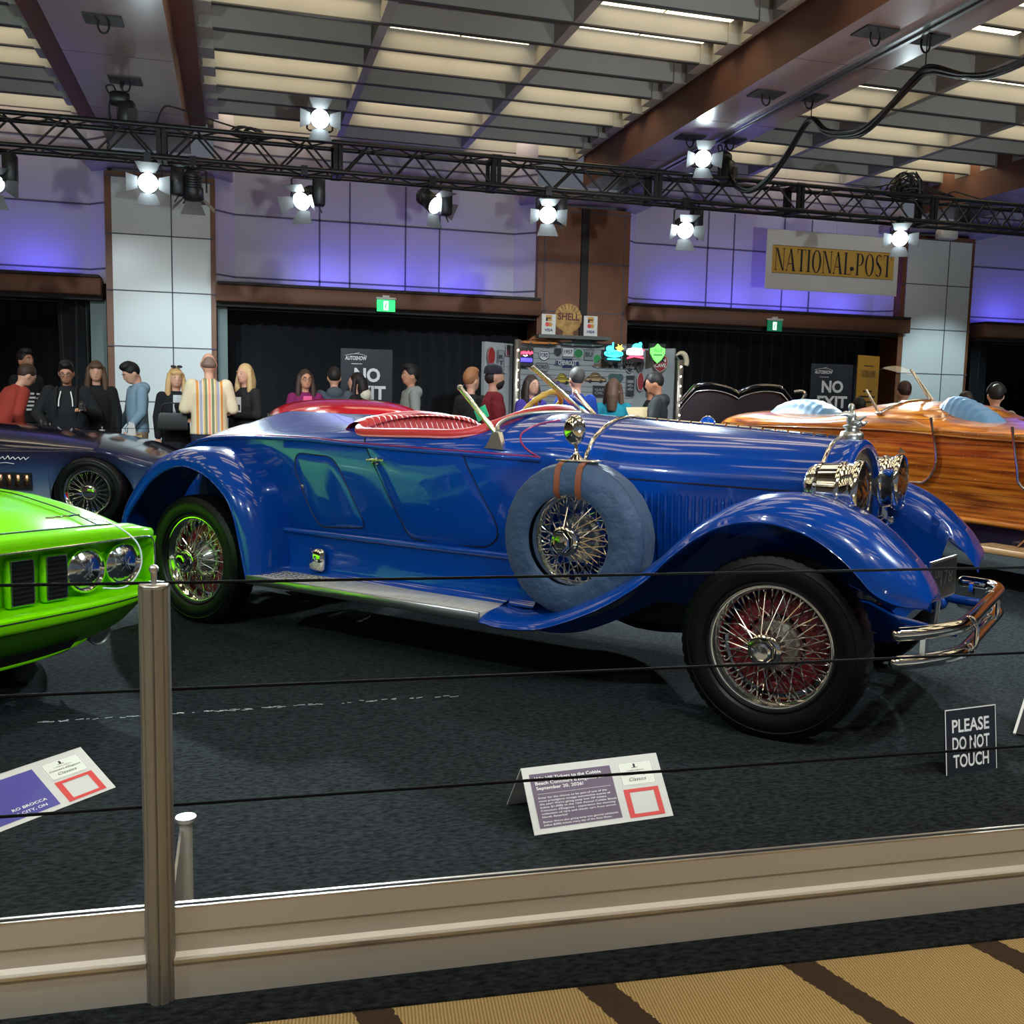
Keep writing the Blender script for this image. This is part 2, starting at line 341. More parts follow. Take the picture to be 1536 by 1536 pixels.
# ceiling: slab, lattice of slats, beams
m = MB(); m.add([(-14, -9, 5.5), (22, -9, 5.5), (22, 15.4, 5.5), (-14, 15.4, 5.5)], [(0, 1, 2, 3)]); ceil = struct(m.build('ceiling', M_SLAB))
BAYS = [(-8.2, -2.02, [-6.25, -4.3]), (-.37, 5.28, [1.52, 3.42]), (6.52, 11.75, [8.35, 10.2])]
ROWS = [10.69 - .66 * k for k in range(30, 0, -1)] + [10.69, 11.4, 12.05, 12.7, 13.38, 13.97, 14.62, 15.3]
ROWS = [r for r in ROWS if r > -9]
lum0 = None
for bi, (x0, x1, cross) in enumerate(BAYS):
    m = MB()
    for y in ROWS: m.m = 0; m.box((x0, y - .022, 5.2), (x1, y + .022, 5.44)); m.m = 1; m.box((x0, y - .024, 5.19), (x1, y + .024, 5.206))
    m.m = 0
    for x in cross: m.box((x - .05, -9, 5.2), (x + .05, 15.3, 5.46))
    for y in ROWS:                                         # stepped slat ends along the beams
        for xe, sg in ((x0, 1), (x1, -1)): m.box((min(xe, xe + sg * .16), y - .05, 5.185), (max(xe, xe + sg * .16), y + .30, 5.48))
    for x in (x0, x1): m.box((x - .02, -9, 5.2), (x + .02, 15.3, 5.5))
    o = m.build('ceiling_slats', [M_SLAT, M_SLATE], ceil, smooth=0)
    edges = [x0] + cross + [x1]
    nr = len(ROWS)
    for ci in range(len(edges) - 1):
        for ri in range(nr - 1):
            # lit cells run in pairs of rows, chequered from column to column
            k = (nr - 2 - ri)
            par = {0: (0, 1, 0), 1: (0, 1, 0), 2: (1, 0, 1)}[bi][ci]
            if ((k + 1) // 2) % 2 != par: continue
            y0, y1 = ROWS[ri], ROWS[ri + 1]; xa, xb = edges[ci] + .12, edges[ci + 1] - .12
            if lum0 is None:
                lum0 = thing('ceiling_light', 'warm glowing strip light recessed between the ceiling slats', 'light', group='warm strip lights between the ceiling slats')
                q = MB(); q.box((-.82, -.16, .015), (.82, .16, .05)); q.build('housing', M_SLATE, lum0)
                q = MB(); q.add([(-.80, -.15, 0), (-.01, -.15, 0), (-.01, .15, 0), (-.80, .15, 0), (.01, -.15, 0), (.80, -.15, 0), (.80, .15, 0), (.01, .15, 0)], [(0, 3, 2, 1), (4, 7, 6, 5)]); q.build('diffuser', M_LUM, lum0, smooth=0, fix=False)
                o = lum0
            else: o = dup(lum0)
            o.location = ((xa + xb) / 2, (y0 + y1) / 2 + .12, 5.40); s = (xb - xa) / 1.66
            o.scale = (s, 1, 1)
def cbeam(x0, x1, z0, m0=M_SOFF, side=M_BEAM):
    m = MB(); m.box((x0, -9, z0), (x1, 15.2, 5.6)); m.m = 1; m.add([(x0, -9, z0 - .002), (x1, -9, z0 - .002), (x1, 15.2, z0 - .002), (x0, 15.2, z0 - .002)], [(0, 3, 2, 1)])
    m.m = 2
    for y in (4.0, 6.5, 9.0, 11.2, 13.2): m.box((x0, y - .004, z0 - .004), (x1, y + .004, z0))
    return struct(m.build('ceiling_beam', [side, m0, M_GROOVE], smooth=0))
cbeam(-1.67, -.60, 4.75); cbeam(5.35, 6.44, 4.75); cbeam(11.6, 12.7, 4.75)
m = MB(); m.box((-.60, -9, 5.14), (-.39, 15.2, 5.6)); m.box((-2.03, -9, 5.05), (-1.67, 15.2, 5.6)); struct(m.build('ceiling_beam', M_BEAM, smooth=0))
m = MB(); m.box((5.93, -3, 4.715), (5.99, 15.2, 4.75)); m.box((6.01, -3, 4.70), (6.05, 15.2, 4.75)); struct(m.build('trim_2', M_CHROME_D))
# hoist plates let into the beams
M_PLATE = mat('dark plate', (.03, .03, .03), .6)
pl = None
for i, (x, y) in enumerate([(-1.157, 10.19), (-1.152, 12.0), (5.66, 8.16), (6.2, 8.15), (5.65, 10.07), (6.15, 10.01), (5.64, 11.94), (6.19, 11.9)]):
    lab = 'dark rigging plate with steel shackle set in the ' + ('left' if x < 0 else 'right') + ' ceiling beam'
    if pl is None:
        pl = thing('rigging_plate', lab, 'plate', (x, y, 4.745), group='rigging plates in the ceiling beams')
        q = MB(); q.box((-.17, -.13, -.012), (.17, .13, .004)); q.build('plate', M_PLATE, pl)
        q = MB(); q.tube([(.05 * math.cos(a), 0, -.05 + .075 * math.sin(a)) for a in [2 * PI * k / 14 for k in range(14)]], .010, 6, closed=True); q.build('shackle', M_TRUSS, pl)
    else: dup(pl, (x, y, 4.745), 0, lab)
# the rest of the hall, out of frame
for nm, a in (('wall_left', ((-14, -3, 0), (-14, 17, 0), (-14, 17, 5.5), (-14, -3, 5.5))), ('wall_right', ((22, 17, 0), (22, -3, 0), (22, -3, 5.5), (22, 17, 5.5)))):
    m = MB(); m.add(a, [(0, 1, 2, 3)]); struct(m.build(nm, M_WALL, smooth=0))
# ================================================================= wheels (axis along local Y, outward face towards +Y)
M_SPOKE = mat('chrome spoke', (.9, .9, .9), .1, 1)
M_BELL = mat('polished bell', (.86, .86, .84), .2, 1)
M_DRUM = mat('red brake drum', (.15, .004, .010), .35, coat=.5)
def tyre_mb(R, w, ri, n=110, tread=True):
    m = MB(); hw = w / 2
    prof = [(ri, -hw * .62), (ri + .008, -hw * .78), (ri + (R - ri) * .45, -hw), (R - .035, -hw * .97), (R - .008, -hw * .80), (R, -hw * .6), (R + .001, 0), (R, hw * .6), (R - .008, hw * .80), (R - .030, hw * .93), (R - .036, hw * .965), (R - .040, hw * .95), (ri + (R - ri) * .58, hw * 1.0), (ri + (R - ri) * .40, hw * 1.0), (ri + (R - ri) * .22, hw * .93), (ri + .020, hw * .82), (ri + .012, hw * .84), (ri, hw * .62)]
    rings = []
    for j in range(n * 2):
        a = 2 * PI * j / (n * 2); g = (j // 2) % 2 if not tread else (1 if j % 4 == 0 else 0)
        ring = []
        for k, (r, h) in enumerate(prof):
            rr = r - (.005 if (g and tread and 4 <= k <= 8 and k != 6) else 0)
            ring.append((rr * math.cos(a), h, rr * math.sin(a)))
        rings.append(ring)
    rings.append(rings[0]); m.loft(rings, False); return m
RY = Matrix.Rotation(-PI / 2, 4, 'X')                # lathe axis Z -> +Y
def wire_wheel(parent, loc, flip, R=.367, w=.17, rr=.243, tyre=True, drum=True, rz=0):
    rim = MB()
    rim.lathe([(rr - .022, -.05), (rr - .024, .0), (rr - .018, .022), (rr - .006, .03), (rr + .002, .042), (rr + .010, .040), (rr + .012, .055), (rr + .004, .062), (rr - .010, .058)], 72, RY)
    rim.lathe([(rr + .004, .062), (rr + .012, .055), (rr + .012, -.06), (rr - .02, -.06), (rr - .022, -.05)], 72, RY)
    o = rim.build('wheel', M_CHROME, parent, loc=loc); o.rotation_euler = (0, 0, rz + (PI if flip else 0))
    if tyre: tyre_mb(R, w, rr - .004).build('tyre', M_RUBBER, o, smooth=32)
    sp = MB(); N = 18
    for ring_ in range(4):
        yh, rh, yr, tw = ((.08, .057, .02, .35), (.08, .057, .0, -.35), (-.02, .112, .005, .30), (-.02, .112, -.02, -.30))[ring_]
        for i in range(N):
            a = 2 * PI * (i + ring_ * .25) / N; b = a + tw * (1 if ring_ < 2 else 1.25)
            sp.tube([(rh * math.cos(a), yh, rh * math.sin(a)), ((rr - .02) * math.cos(b), yr, (rr - .02) * math.sin(b))], .0026, 5)
            q = Vector(((rr - .022) * math.cos(b), yr, (rr - .022) * math.sin(b))); c = Vector((rh * math.cos(a), yh, rh * math.sin(a)))
            sp.tube([q, q + (c - q).normalized() * .022], .0045, 6)
    sp.build('spoke_lacing', M_SPOKE, o)
    hb = MB(); hb.lathe([(.001, -.06), (.10, -.06), (.112, -.05), (.112, -.02), (.106, .0), (.09, .02), (.072, .04), (.06, .062), (.055, .09)], 40, RY); hb.build('hub_shell', M_BELL, o)
    hc = MB(); hc.lathe([(.047, .085), (.060, .09), (.064, .10), (.064, .125), (.058, .13), (.050, .132)], 40, RY); hc.lathe([(.050, .130), (.047, .155), (.040, .165), (.03, .167), (.028, .162), (.001, .163)], 8, RY @ Matrix.Rotation(.39, 4, 'Z')); hc.build('hub_cap', M_CHROME, o, smooth=30)
    if drum:
        d = MB(); d.lathe([(.12, -.02), (.185, -.025), (.20, -.035), (.205, -.09), (.12, -.09)], 48, RY)
        for i in range(24):
            a = 2 * PI * i / 24; d.ell((.165 * math.cos(a), -.02, .165 * math.sin(a)), (.014, .006, .014), 8, 4)
        d.build('brake_drum', M_DRUM, o)
    return o

# ================================================================= the blue boat-tailed speedster
M_BLUE = mat('blue lacquer', (.0006, .042, .27), .2, coat=1.0, coat_rough=.02, spec=.2)
M_BLUED = mat('dark chassis', (.006, .008, .014), .5)
M_RED = mat('red leather', (.52, .030, .035), .42, bump=(60, .1), coat=.15, coat_rough=.3)
M_COAMHI = mat('pink edge highlight', (.62, .20, .22), .4)
M_PIN = mat('crimson pinstripe', (.30, .015, .07), .3, coat=.5)
M_GAP = mat('shut line', (.002, .003, .012), .6)
M_COVER = mat('slate blue canvas', nrgb(44, 66, 94), .6, bump=(9, .5, .06), sheen=.1)
M_STRAP = mat('brown leather strap', nrgb(122, 66, 42), .5)
M_BOARD = mat('ribbed tread plate', (.62, .60, .56), .45, .25)
mottle(M_BOARD, (.50, .46, .40), (.66, .64, .60), 180, 2, (1, .06, 1))
M_LENS = mat('fluted lens', (.55, .6, .62), .12, 1, coat=1)
M_YEL = mat('yellow varnished rim', nrgb(205, 165, 70), .3, coat=.6)
M_GREENC = mat('green card', (.03, .50, .25), .5)

_F = Vector((.666, -.746, 0)).normalized()
car = thing('vintage_car', 'royal blue open boat-tailed vintage car with red leather seats and a canvas covered spare wheel', 'car', (.330, 6.273, 0), math.atan2(_F.y, _F.x))
def Pn(s, r, z): return (s, -r, z)
WB = 3.32
tW = tabf([(-1.15, .02), (-1.0, .10), (-.8, .2), (-.5, .34), (-.2, .45), (.1, .53), (.5, .60), (1.0, .64), (1.5, .64), (1.9, .61), (2.15, .54), (2.33, .475), (2.8, .42), (3.36, .345)])
tZB = tabf([(-1.15, .78), (-.8, .92), (-.5, 1.0), (-.2, 1.04), (.3, 1.065), (.7, 1.07), (1.14, 1.055), (2.1, 1.03), (2.33, .99), (2.5, .97), (3.36, .945)])
tZT = tabf([(-1.15, .82), (-.9, .93), (-.66, 1.03), (-.47, 1.105), (-.22, 1.16), (.01, 1.212), (.51, 1.205), (1.0, 1.205), (1.5, 1.25), (1.9, 1.255), (2.1, 1.245), (2.33, 1.228), (2.86, 1.197), (3.36, 1.165)])
tZ0 = tabf([(-1.15, .75), (-.8, .6), (-.3, .5), (.3, .52), (.6, .56), (2.0, .55), (3.36, .5)])
tN = tabf([(.30, 1.18), (.7, 1.4), (1.06, 1.9), (1.2, 2.0)])
def side_r(s, z):
    zb, w = tZB(s), tW(s)
    if z <= zb: return w * (1 - .09 * ((zb - z) / max(.05, zb - tZ0(s))) ** 2)
    q = (z - zb) / max(.02, tZT(s) - zb); n = tN(s); return w * max(0, 1 - min(1, q) ** n) ** (1 / n)
def top_z(s, r):
    q = min(1, abs(r) / max(.01, tW(s))); n = tN(s); return tZB(s) + (tZT(s) - tZB(s)) * (1 - q ** n) ** (1 / n)
def half_ring(s, zmax=None, na=10, nb=14):
    z0, zb, zt, w = tZ0(s), tZB(s), tZT(s), tW(s); pts = [(side_r(s, z0 + (zb - z0) * k / na), z0 + (zb - z0) * k / na) for k in range(na)]
    amax = PI / 2
    if zmax is not None: amax = math.asin(min(1, (zmax - zb) / (zt - zb)) ** (tN(s) / 2))
    for k in range(nb + 1):
        a = amax * k / nb; pts.append((w * max(0, math.cos(a)) ** (2 / tN(s)), zb + (zt - zb) * math.sin(a) ** (2 / tN(s))))
    return pts
def loft_body(m, s0, s1, n, zmax=None):
    rr, rl = [], []
    for i in range(n + 1):
        s = s0 + (s1 - s0) * i / n; h = half_ring(s, zmax(s) if zmax else None)
        if zmax: rr.append([Pn(s, r, z) for r, z in h]); rl.append([Pn(s, -r, z) for r, z in h])
        else: rr.append([Pn(s, r, z) for r, z in h] + [Pn(s, -r, z) for r, z in h[-2::-1]])
    m.loft(rr, False)
    if zmax: m.loft(rl, False)
tRIM = tabf([(.98, 1.165), (1.12, 1.145), (1.4, 1.135), (1.69, 1.14), (1.8, 1.165), (1.92, 1.20)])
C0, C1 = 1.075, 1.85
b = MB(); loft_body(b, -1.15, C0, 46); loft_body(b, C0, C1, 20, tRIM); loft_body(b, C1, 2.33, 14)
body = b.build('body', M_BLUE, car, smooth=50)
b = MB(); loft_body(b, 2.335, 3.36, 30); hood = b.build('hood', M_BLUE, car, smooth=50)
# belt moulding with its swoop over the cowl, in dark blue lined with crimson
def surf_line(pts, lift=.004): return [Pn(s, side_r(s, z) + lift, z) for s, z in pts]
for sg in (1, -1):
    q = MB(); L_ = [(s, tZB(s) + .002) for s in [-1.0 + 3.14 * k / 70 for k in range(71)]]
    p = [Pn(s, sg * (side_r(s, z) + .004), z) for s, z in L_]
    q.tube(p, .011, 8); q.build('belt_moulding', M_BLUE, car)
    q = MB(); q.tube([Pn(s, sg * (side_r(s, z + .013) + .006), z + .013) for s, z in L_], .0035, 6)
    sw = resample([(2.14, tZB(2.14) + .012, 0), (2.06, 1.085, 0), (2.012, 1.14, 0), (2.035, 1.185, 0), (2.10, 1.212, 0)], 24)
    q.tube([Pn(v.x, sg * (side_r(v.x, v.y) + .004), v.y) for v in sw], .0045, 6); q.build('pinstripe', M_PIN, car)
# chrome cowl band and radiator band
def band(s, r, name, mtl, wdt=.012):
    h = half_ring(s, None, 12, 18)[4:]; pts = [Pn(s, a * 1.004 + .002, z + .003) for a, z in h] + [Pn(s, -a * 1.004 - .002, z + .003) for a, z in h[-2::-1]]
    q = MB(); q.tube(pts, wdt, 8); return q.build(name, mtl, car)
band(2.335, 0, 'cowl_band', M_CHROME, .011); band(3.362, 0, 'radiator_band', M_CHROME, .010)
# centre hinge of the hood
q = MB()
for k in range(17):
    s0 = 2.36 + k * .0588; q.tube([Pn(s0, 0, tZT(s0) + .004), Pn(s0 + .05, 0, tZT(s0 + .05) + .004)], .0075, 6)
q.build('hood_hinge', M_CHROME, hood)
for sg in (1, -1):
    q = MB(); q.tube([Pn(s, sg * (side_r(s, .965 - (s - 2.35) * .022) + .001), .965 - (s - 2.35) * .022) for s in [2.36 + .05 * k for k in range(20)]], .0035, 5); q.build('hood_break_line', M_GAP, hood)
    q = MB()                                          # louvres with round tops
    for k in range(24):
        s = 2.50 + k * .0315; zt = .915 - k * .0011; zb_ = .60
        q.tube([Pn(s, sg * (side_r(s, z) + (.004 if z > .602 else 0)), z) for z in (zb_, zb_ + .02, (zb_ + zt) / 2, zt - .015, zt)], [.005, .0085, .0085, .0085, .004], 8)
    q.build('louvre_panel', M_BLUE, hood)
# radiator shell and core
def rad_ring(s, k, dz=0):
    h = half_ring(3.36, None, 8, 16); return [Pn(s, a * k, .5 + (z - .5) * (1 + dz)) for a, z in h] + [Pn(s, -a * k, .5 + (z - .5) * (1 + dz)) for a, z in h[-2::-1]]
q = MB(); q.loft([rad_ring(3.365, 1.0), rad_ring(3.42, .995, .004), rad_ring(3.455, .97, -.005), rad_ring(3.47, .90, -.03), rad_ring(3.465, .84, -.06), rad_ring(3.44, .82, -.07)], False)
shell = q.build('radiator_shell', M_BLUE, car, smooth=60)
q = MB(); r_ = rad_ring(3.445, .83, -.065); q.add([Pn(3.445, 0, .75)] + r_, [(0, i + 1, i + 2) for i in range(len(r_) - 1)]); core = q.build('radiator_core', M_BLACK, shell)
q = MB(); pp = rad_ring(3.43, .80, -.09)[4:-4]; q.tube([(p[0] - .005, p[1], p[2]) for p in rad_ring(3.385, .90, -.0)[8:-8]], .003, 5); q.build('shell_pinstripe', M_PIN, shell)
# winged mascot on the filler cap
q = MB(); q.lathe([(.001, 0), (.05, 0), (.052, .02), (.045, .035), (.03, .04), (.03, .05), (.04, .055), (.04, .062), (.02, .07), (.001, .07)], 24, Matrix.Translation(Pn(3.40, 0, 1.158)))
q.ell(Pn(3.395, 0, 1.252), (.022, .018, .038)); q.ell(Pn(3.392, 0, 1.30), (.015, .013, .018)); q.tube([Pn(3.42, 0, 1.245), Pn(3.455, -.0, 1.262)], [.012, .004], 8)
for sg in (1, -1):
    q.tube([Pn(3.40, sg * .012, 1.265), Pn(3.375, sg * .035, 1.272), Pn(3.34, sg * .055, 1.262)], [.014, .012, .003], 8); q.tube([Pn(3.41, sg * .01, 1.235), Pn(3.44, sg * .03, 1.228), Pn(3.45, sg * .05, 1.24)], [.012, .01, .004], 8)
q.build('mascot', M_CHROME_D, car)
# doors and the small luggage hatch (raised panels with shut lines)
def panel_outline(cor, rad, n=6):
    """rounded polygon in (s,z); cor are corner points"""
    out = []; m = len(cor)
    for i in range(m):
        p, c, nx = Vector(cor[i - 1]), Vector(cor[i]), Vector(cor[(i + 1) % m]); r = rad[i] if isinstance(rad, (list, tuple)) else rad
        a = c + (p - c).normalized() * r; d = c + (nx - c).normalized() * r
        for k in range(n + 1):
            u = k / n; out.append(a * (1 - u) ** 2 + c * 2 * u * (1 - u) + d * u * u)
    return out
def side_panel(cor, rad, sg, name, top=None):
    ol = panel_outline(cor, rad); m = MB(); c = sum(ol, Vector((0, 0))) / len(ol)
    rings = []
    for k in (0, .35, .7, .93, 1.0):
        rings.append([Pn(c.x + (p.x - c.x) * k, sg * (side_r(c.x + (p.x - c.x) * k, c.y + (p.y - c.y) * k) + (.005 if k < 1 else .0005)), c.y + (p.y - c.y) * k) for p in ol])
    for i in range(4): m.loft([rings[i], rings[i + 1]], True)
    o = m.build(name, M_BLUE, car, smooth=35)
    g = MB(); g.tube([Pn(p.x, sg * (side_r(p.x, p.y) + .0012), p.y) for p in ol], .0034, 5, closed=True); g.build('shut_line', M_GAP, o)
    return o
DOOR = [(1.125, 1.125), (1.72, 1.125), (1.775, 1.0), (1.945, .69), (1.90, .595), (1.42, .60), (1.35, .73), (1.17, 1.045)]
HATCH = [(.655, 1.0), (.93, .99), (.99, .92), (1.14, .63), (.80, .605), (.735, .70), (.635, .92)]
for sg in (1, -1):
    d = side_panel(DOOR, [.01, .01, .05, .06, .08, .05, .05, .05], sg, 'door')
    q = MB(); q.lathe([(.001, 0), (.022, 0), (.020, .008), (.008, .012), (.007, .03), (.009, .035), (.001, .037)], 14, Matrix.Translation(Pn(1.235, sg * .635, .985)) @ Matrix.Rotation(sg * PI / 2, 4, 'X'))
    q.tube([Pn(1.20, sg * .672, .987), Pn(1.24, sg * .675, .99), Pn(1.31, sg * .672, .992)], [.008, .010, .006], 8); q.build('door_handle', M_CHROME, d)
    h = side_panel(HATCH, .05, sg, 'luggage_hatch')
    q = MB(); q.ell(Pn(.70, sg * (side_r(.7, .82) + .006), .82), .011, 10, 6); q.build('hatch_lock', M_CHROME, h)
# splash apron, running boards, step lamp
for sg in (1, -1):
    q = MB(); q.grid(lambda u, v: Pn(.42 + 1.75 * u, sg * (.615 - .015 * math.sin(PI * v) + .03 * v * v * 0 + (.02 if v < .08 else 0)), .35 + .225 * v), 20, 10); q.build('splash_apron', M_BLUE, car)
    q = MB(); q.tube([Pn(.42 + 1.75 * k / 20, sg * .612, .575) for k in range(21)], .016, 8); q.build('sill_moulding', M_BLUE, car)
    q = MB(); q.bbox((.54, min(-sg * .60, -sg * .862), .312), (2.03, max(-sg * .60, -sg * .862), .352), .006); o = q.build('running_board', M_BOARD, car)
    q = MB(); q.bbox((.535, -sg * .866 - .006, .308), (2.032, -sg * .866 + .006, .354), .003); q.build('edge_trim', M_CHROME_D, o)
    q = MB()
    for i in range(9):
        for j in range(5): q.ell(Pn(.60 + i * .035 + .012 * (j % 2), sg * (.66 + j * .04), .353), (.012, .008, .004), 8, 4)
    q.build('step_plate_studs', M_CHROME, o)
    q = MB(); q.bbox((.77, -sg * .635 - .022, .375), (.88, -sg * .635 + .022, .50), .018); o = q.build('step_lamp', M_CHROME, car)
    q = MB(); q.ell(Pn(.845, sg * .66, .435), .008, 8, 6); q.build('lamp_catch', M_CHROME_D, o)
# fenders
FR = [((2.03, .352), (2.03, .312)), ((2.15, .345), (2.15, .303)), ((2.31, .372), (2.31, .318)), ((2.45, .43), (2.45, .365)), ((2.6, .51), (2.60, .435)), ((2.75, .60), (2.73, .515)), ((2.87, .70), (2.84, .60)), ((2.98, .81), (2.95, .71)), ((3.12, .905), (3.08, .81)), ((3.24, .953), (3.20, .858)), ((3.35, .968), (3.33, .868)), ((3.46, .958), (3.46, .838)), ((3.57, .923), (3.56, .785)), ((3.67, .868), (3.645, .715)), ((3.75, .80), (3.71, .65)), ((3.82, .73), (3.78, .612)), ((3.865, .665), (3.835, .602)), ((3.885, .625), (3.875, .60))]
RE = [((-.66, .36), (-.54, .33)), ((-.625, .52), (-.49, .48)), ((-.57, .66), (-.44, .61)), ((-.46, .80), (-.33, .73)), ((-.34, .905), (-.23, .82)), ((-.22, .965), (-.1, .885)), ((-.08, 1.0), (.02, .91)), ((.08, 1.01), (.15, .892)), ((.22, .98), (.27, .84)), ((.36, .905), (.38, .755)), ((.47, .80), (.44, .65)), ((.54, .67), (.48, .51)), ((.585, .5), (.51, .40)), ((.60, .345), (.535, .31))]
def fender(data, sg, name, rin, rc, rout, skirt=None, n=64, blunt=None):
    cr = resample([(a[0], a[1], 0) for a, _ in data], n); lp = resample([(l[0], l[1], 0) for _, l in data], n)
    rings = []
    for c, l in zip(cr, lp):
        ring = []
        if skirt: kk = max(0, min(1, (c.x - 3.70) / .06)); zz = max(.42, c.y - .35); ring += [(c.x - .0, rin - .02, zz + (c.y - .07 - zz) * kk), (c.x, rin - .01, c.y - .15 + .09 * kk)]
        ring += [(c.x, rin, c.y - .05), (c.x, rin + .04, c.y - .018)]
        for k in range(4): u = k / 4; ring.append((c.x, rin + .1 + (rc - rin - .1) * u, c.y - .006 * (1 - u)))
        for k in range(11):
            a = PI / 2 * k / 10; w = 1 - math.cos(a)
            ring.append((c.x + (l.x - c.x) * w, rc + (rout - rc) * math.sin(a), l.y + (c.y - l.y) * math.cos(a)))
        ring += [(l.x, rout + .004, l.y - .006), (l.x, rout - .003, l.y - .012), (l.x, rout - .012, l.y - .004)]
        # underside, back inwards
        for k in range(8, -1, -2):
            a = PI / 2 * k / 10; w = 1 - math.cos(a); d = Vector((c.x - l.x, c.y - l.y, 0)); d = d.normalized() * .012 if d.length > 1e-6 else d
            ring.append((c.x + (l.x - c.x) * w - d.x, rc + (rout - rc) * math.sin(a) * .96, l.y + (c.y - l.y) * math.cos(a) - .014))
        ring.append((c.x, rin + .05, c.y - .035))
        if blunt and c.x > blunt[0]:
            k_ = math.sqrt(max(.02, 1 - ((c.x - blunt[0]) / blunt[1]) ** 2)); ring = [(s, rc + (r - rc) * (k_ if r > rc else (.55 + .45 * k_)), z) for s, r, z in ring]
        rings.append([Pn(s, sg * r, z) for s, r, z in ring])
    m = MB(); m.loft(rings, False); m.add(rings[0], [tuple(range(len(rings[0])))]); m.add(rings[-1], [tuple(range(len(rings[-1])))])
    return m.build(name, M_BLUE, car, smooth=50)
for sg in (1, -1):
    fender(FR, sg, 'front_fender', .44, .665, .862, True, 90, (3.70, .20))
    fender(RE, sg, 'rear_fender', .40, .70, .862)
    wire_wheel(car, Pn(0, sg * .70, .367), sg > 0, drum=True); wire_wheel(car, Pn(WB, sg * .70, .367), sg > 0)
    # covered spare in the fender well
    R, w = .335, .20; m = MB()
    prof = [(.195, .093), (.205, .104), (.23, .108), (.285, .104), (.318, .092), (.333, .07), (.336, .045), (.336, -.06), (.325, -.09), (.28, -.10), (.2, -.10), (.195, .06)]
    ring = []; NS = 96
    for j in range(NS + 1):
        a = 2 * PI * j / NS; wr = .0008 * math.sin(23 * a) + .0008 * math.sin(41 * a + 1)
        ring.append([((r + wr * (1 if .22 < r < .335 else .2)) * math.cos(a), h + wr * .7 * (1 if k < 6 else 0), (r + wr * (1 if .22 < r < .335 else .2)) * math.sin(a)) for k, (r, h) in enumerate(prof)])
    ring[-1] = ring[0]; m.loft(ring, False)
    sw = wire_wheel(car, Pn(2.43, sg * .695, .705), sg > 0, rr=.205, tyre=False, drum=False); sw.name = 'spare_wheel'
    m.build('wheel_cover', M_COVER, sw, smooth=60)
    sm = MB(); sm.tube([(.3365 * math.cos(2 * PI * j / 64), .046, .3365 * math.sin(2 * PI * j / 64)) for j in range(64)], .003, 5, closed=True); sm.build('cover_seam', M_COVER, sw)
    sg2 = -1 if sg > 0 else 1
    st = MB()
    for x in (-.052, .052):
        p2 = [(h_, r_) for r_, h_ in ((.190, .088), (.205, .108), (.23, .113), (.285, .109), (.32, .097), (.338, .072), (.341, .046), (.341, -.05))]
        st.grid(lambda u, v: (x + (v - .5) * .028, p2[int(round(u * 7))][0], math.sqrt(max(0, p2[int(round(u * 7))][1] ** 2 - x * x))), 7, 1)
        st.grid(lambda u, v: (x + (v - .5) * .028, p2[int(round(u * 7))][0] - .004, math.sqrt(max(0, p2[int(round(u * 7))][1] ** 2 - x * x)) - .004), 7, 1)
    st.build('cover_strap', M_STRAP, sw, smooth=50)
    mi = MB(); mi.bbox((-.10, -.05, .337), (.09, .06, .345), .003); mi.tube([(.02, 0, .34), (.02, 0, .365), (.02, .0, .375), (.025, .0, .44)], [.04, .016, .009, .008], 10)
    T = Matrix.Translation((.03, .005, .472)) @ Matrix.Rotation(.25, 4, 'Z') @ Matrix.Rotation(PI / 2, 4, 'X') @ Matrix.Diagonal((.78, 1.05, 1, 1))
    mi.lathe([(.001, -.018), (.05, -.012), (.062, 0), (.0635, .006), (.060, .009), (.056, .007), (.001, .007)], 32, T); mi.build('side_mirror', M_CHROME, sw)
# headlamps on their cross bar
q = MB(); q.tube([Pn(3.47, -.5, .80), Pn(3.47, -.3, .79), Pn(3.47, .3, .79), Pn(3.47, .5, .80)], .016, 10)
for sg in (1, -1): q.tube([Pn(3.47, sg * .38, .79), Pn(3.47, sg * .38, .86)], [.03, .022], 10); q.ell(Pn(3.49, sg * .42, .775), (.03, .03, .03))
q.build('headlamp_bar', M_CHROME, car)
for sg in (1, -1):
    T = Matrix.Translation(Pn(3.545, sg * .385, .958)) @ Matrix.Rotation(PI / 2, 4, 'Y')
    q = MB(); q.lathe([(.001, -.225), (.07, -.222), (.10, -.205), (.110, -.18), (.112, -.168), (.117, -.166), (.117, -.155), (.113, -.153), (.117, -.085), (.124, -.082), (.124, -.068), (.119, -.065), (.122, -.03), (.131, -.026), (.134, -.010), (.130, .004), (.122, .008), (.118, .002)], 48, T)
    o = q.build('headlamp', M_CHROME, car)
    q = MB(); rings = []
    for i in range(9):
        t = i / 8; rings.append([T @ Vector((.120 * t * math.cos(a), .120 * t * math.sin(a), .022 * (1 - t * t) + .0016 * math.sin(.120 * t * math.sin(a) * 520))) for a in [2 * PI * k / 96 for k in range(96)]])
    q.loft(rings, True); q.build('lamp_lens', M_LENS, o, smooth=25)
    q = MB(); q.add([T @ Vector(v) for v in ((-.138, -.02, -.02), (-.165, 0, -.015), (-.138, .02, -.02), (-.138, 0, .01))], [(0, 1, 2), (0, 3, 1), (1, 3, 2), (0, 2, 3)]); q.build('lamp_finial', M_CHROME, o)
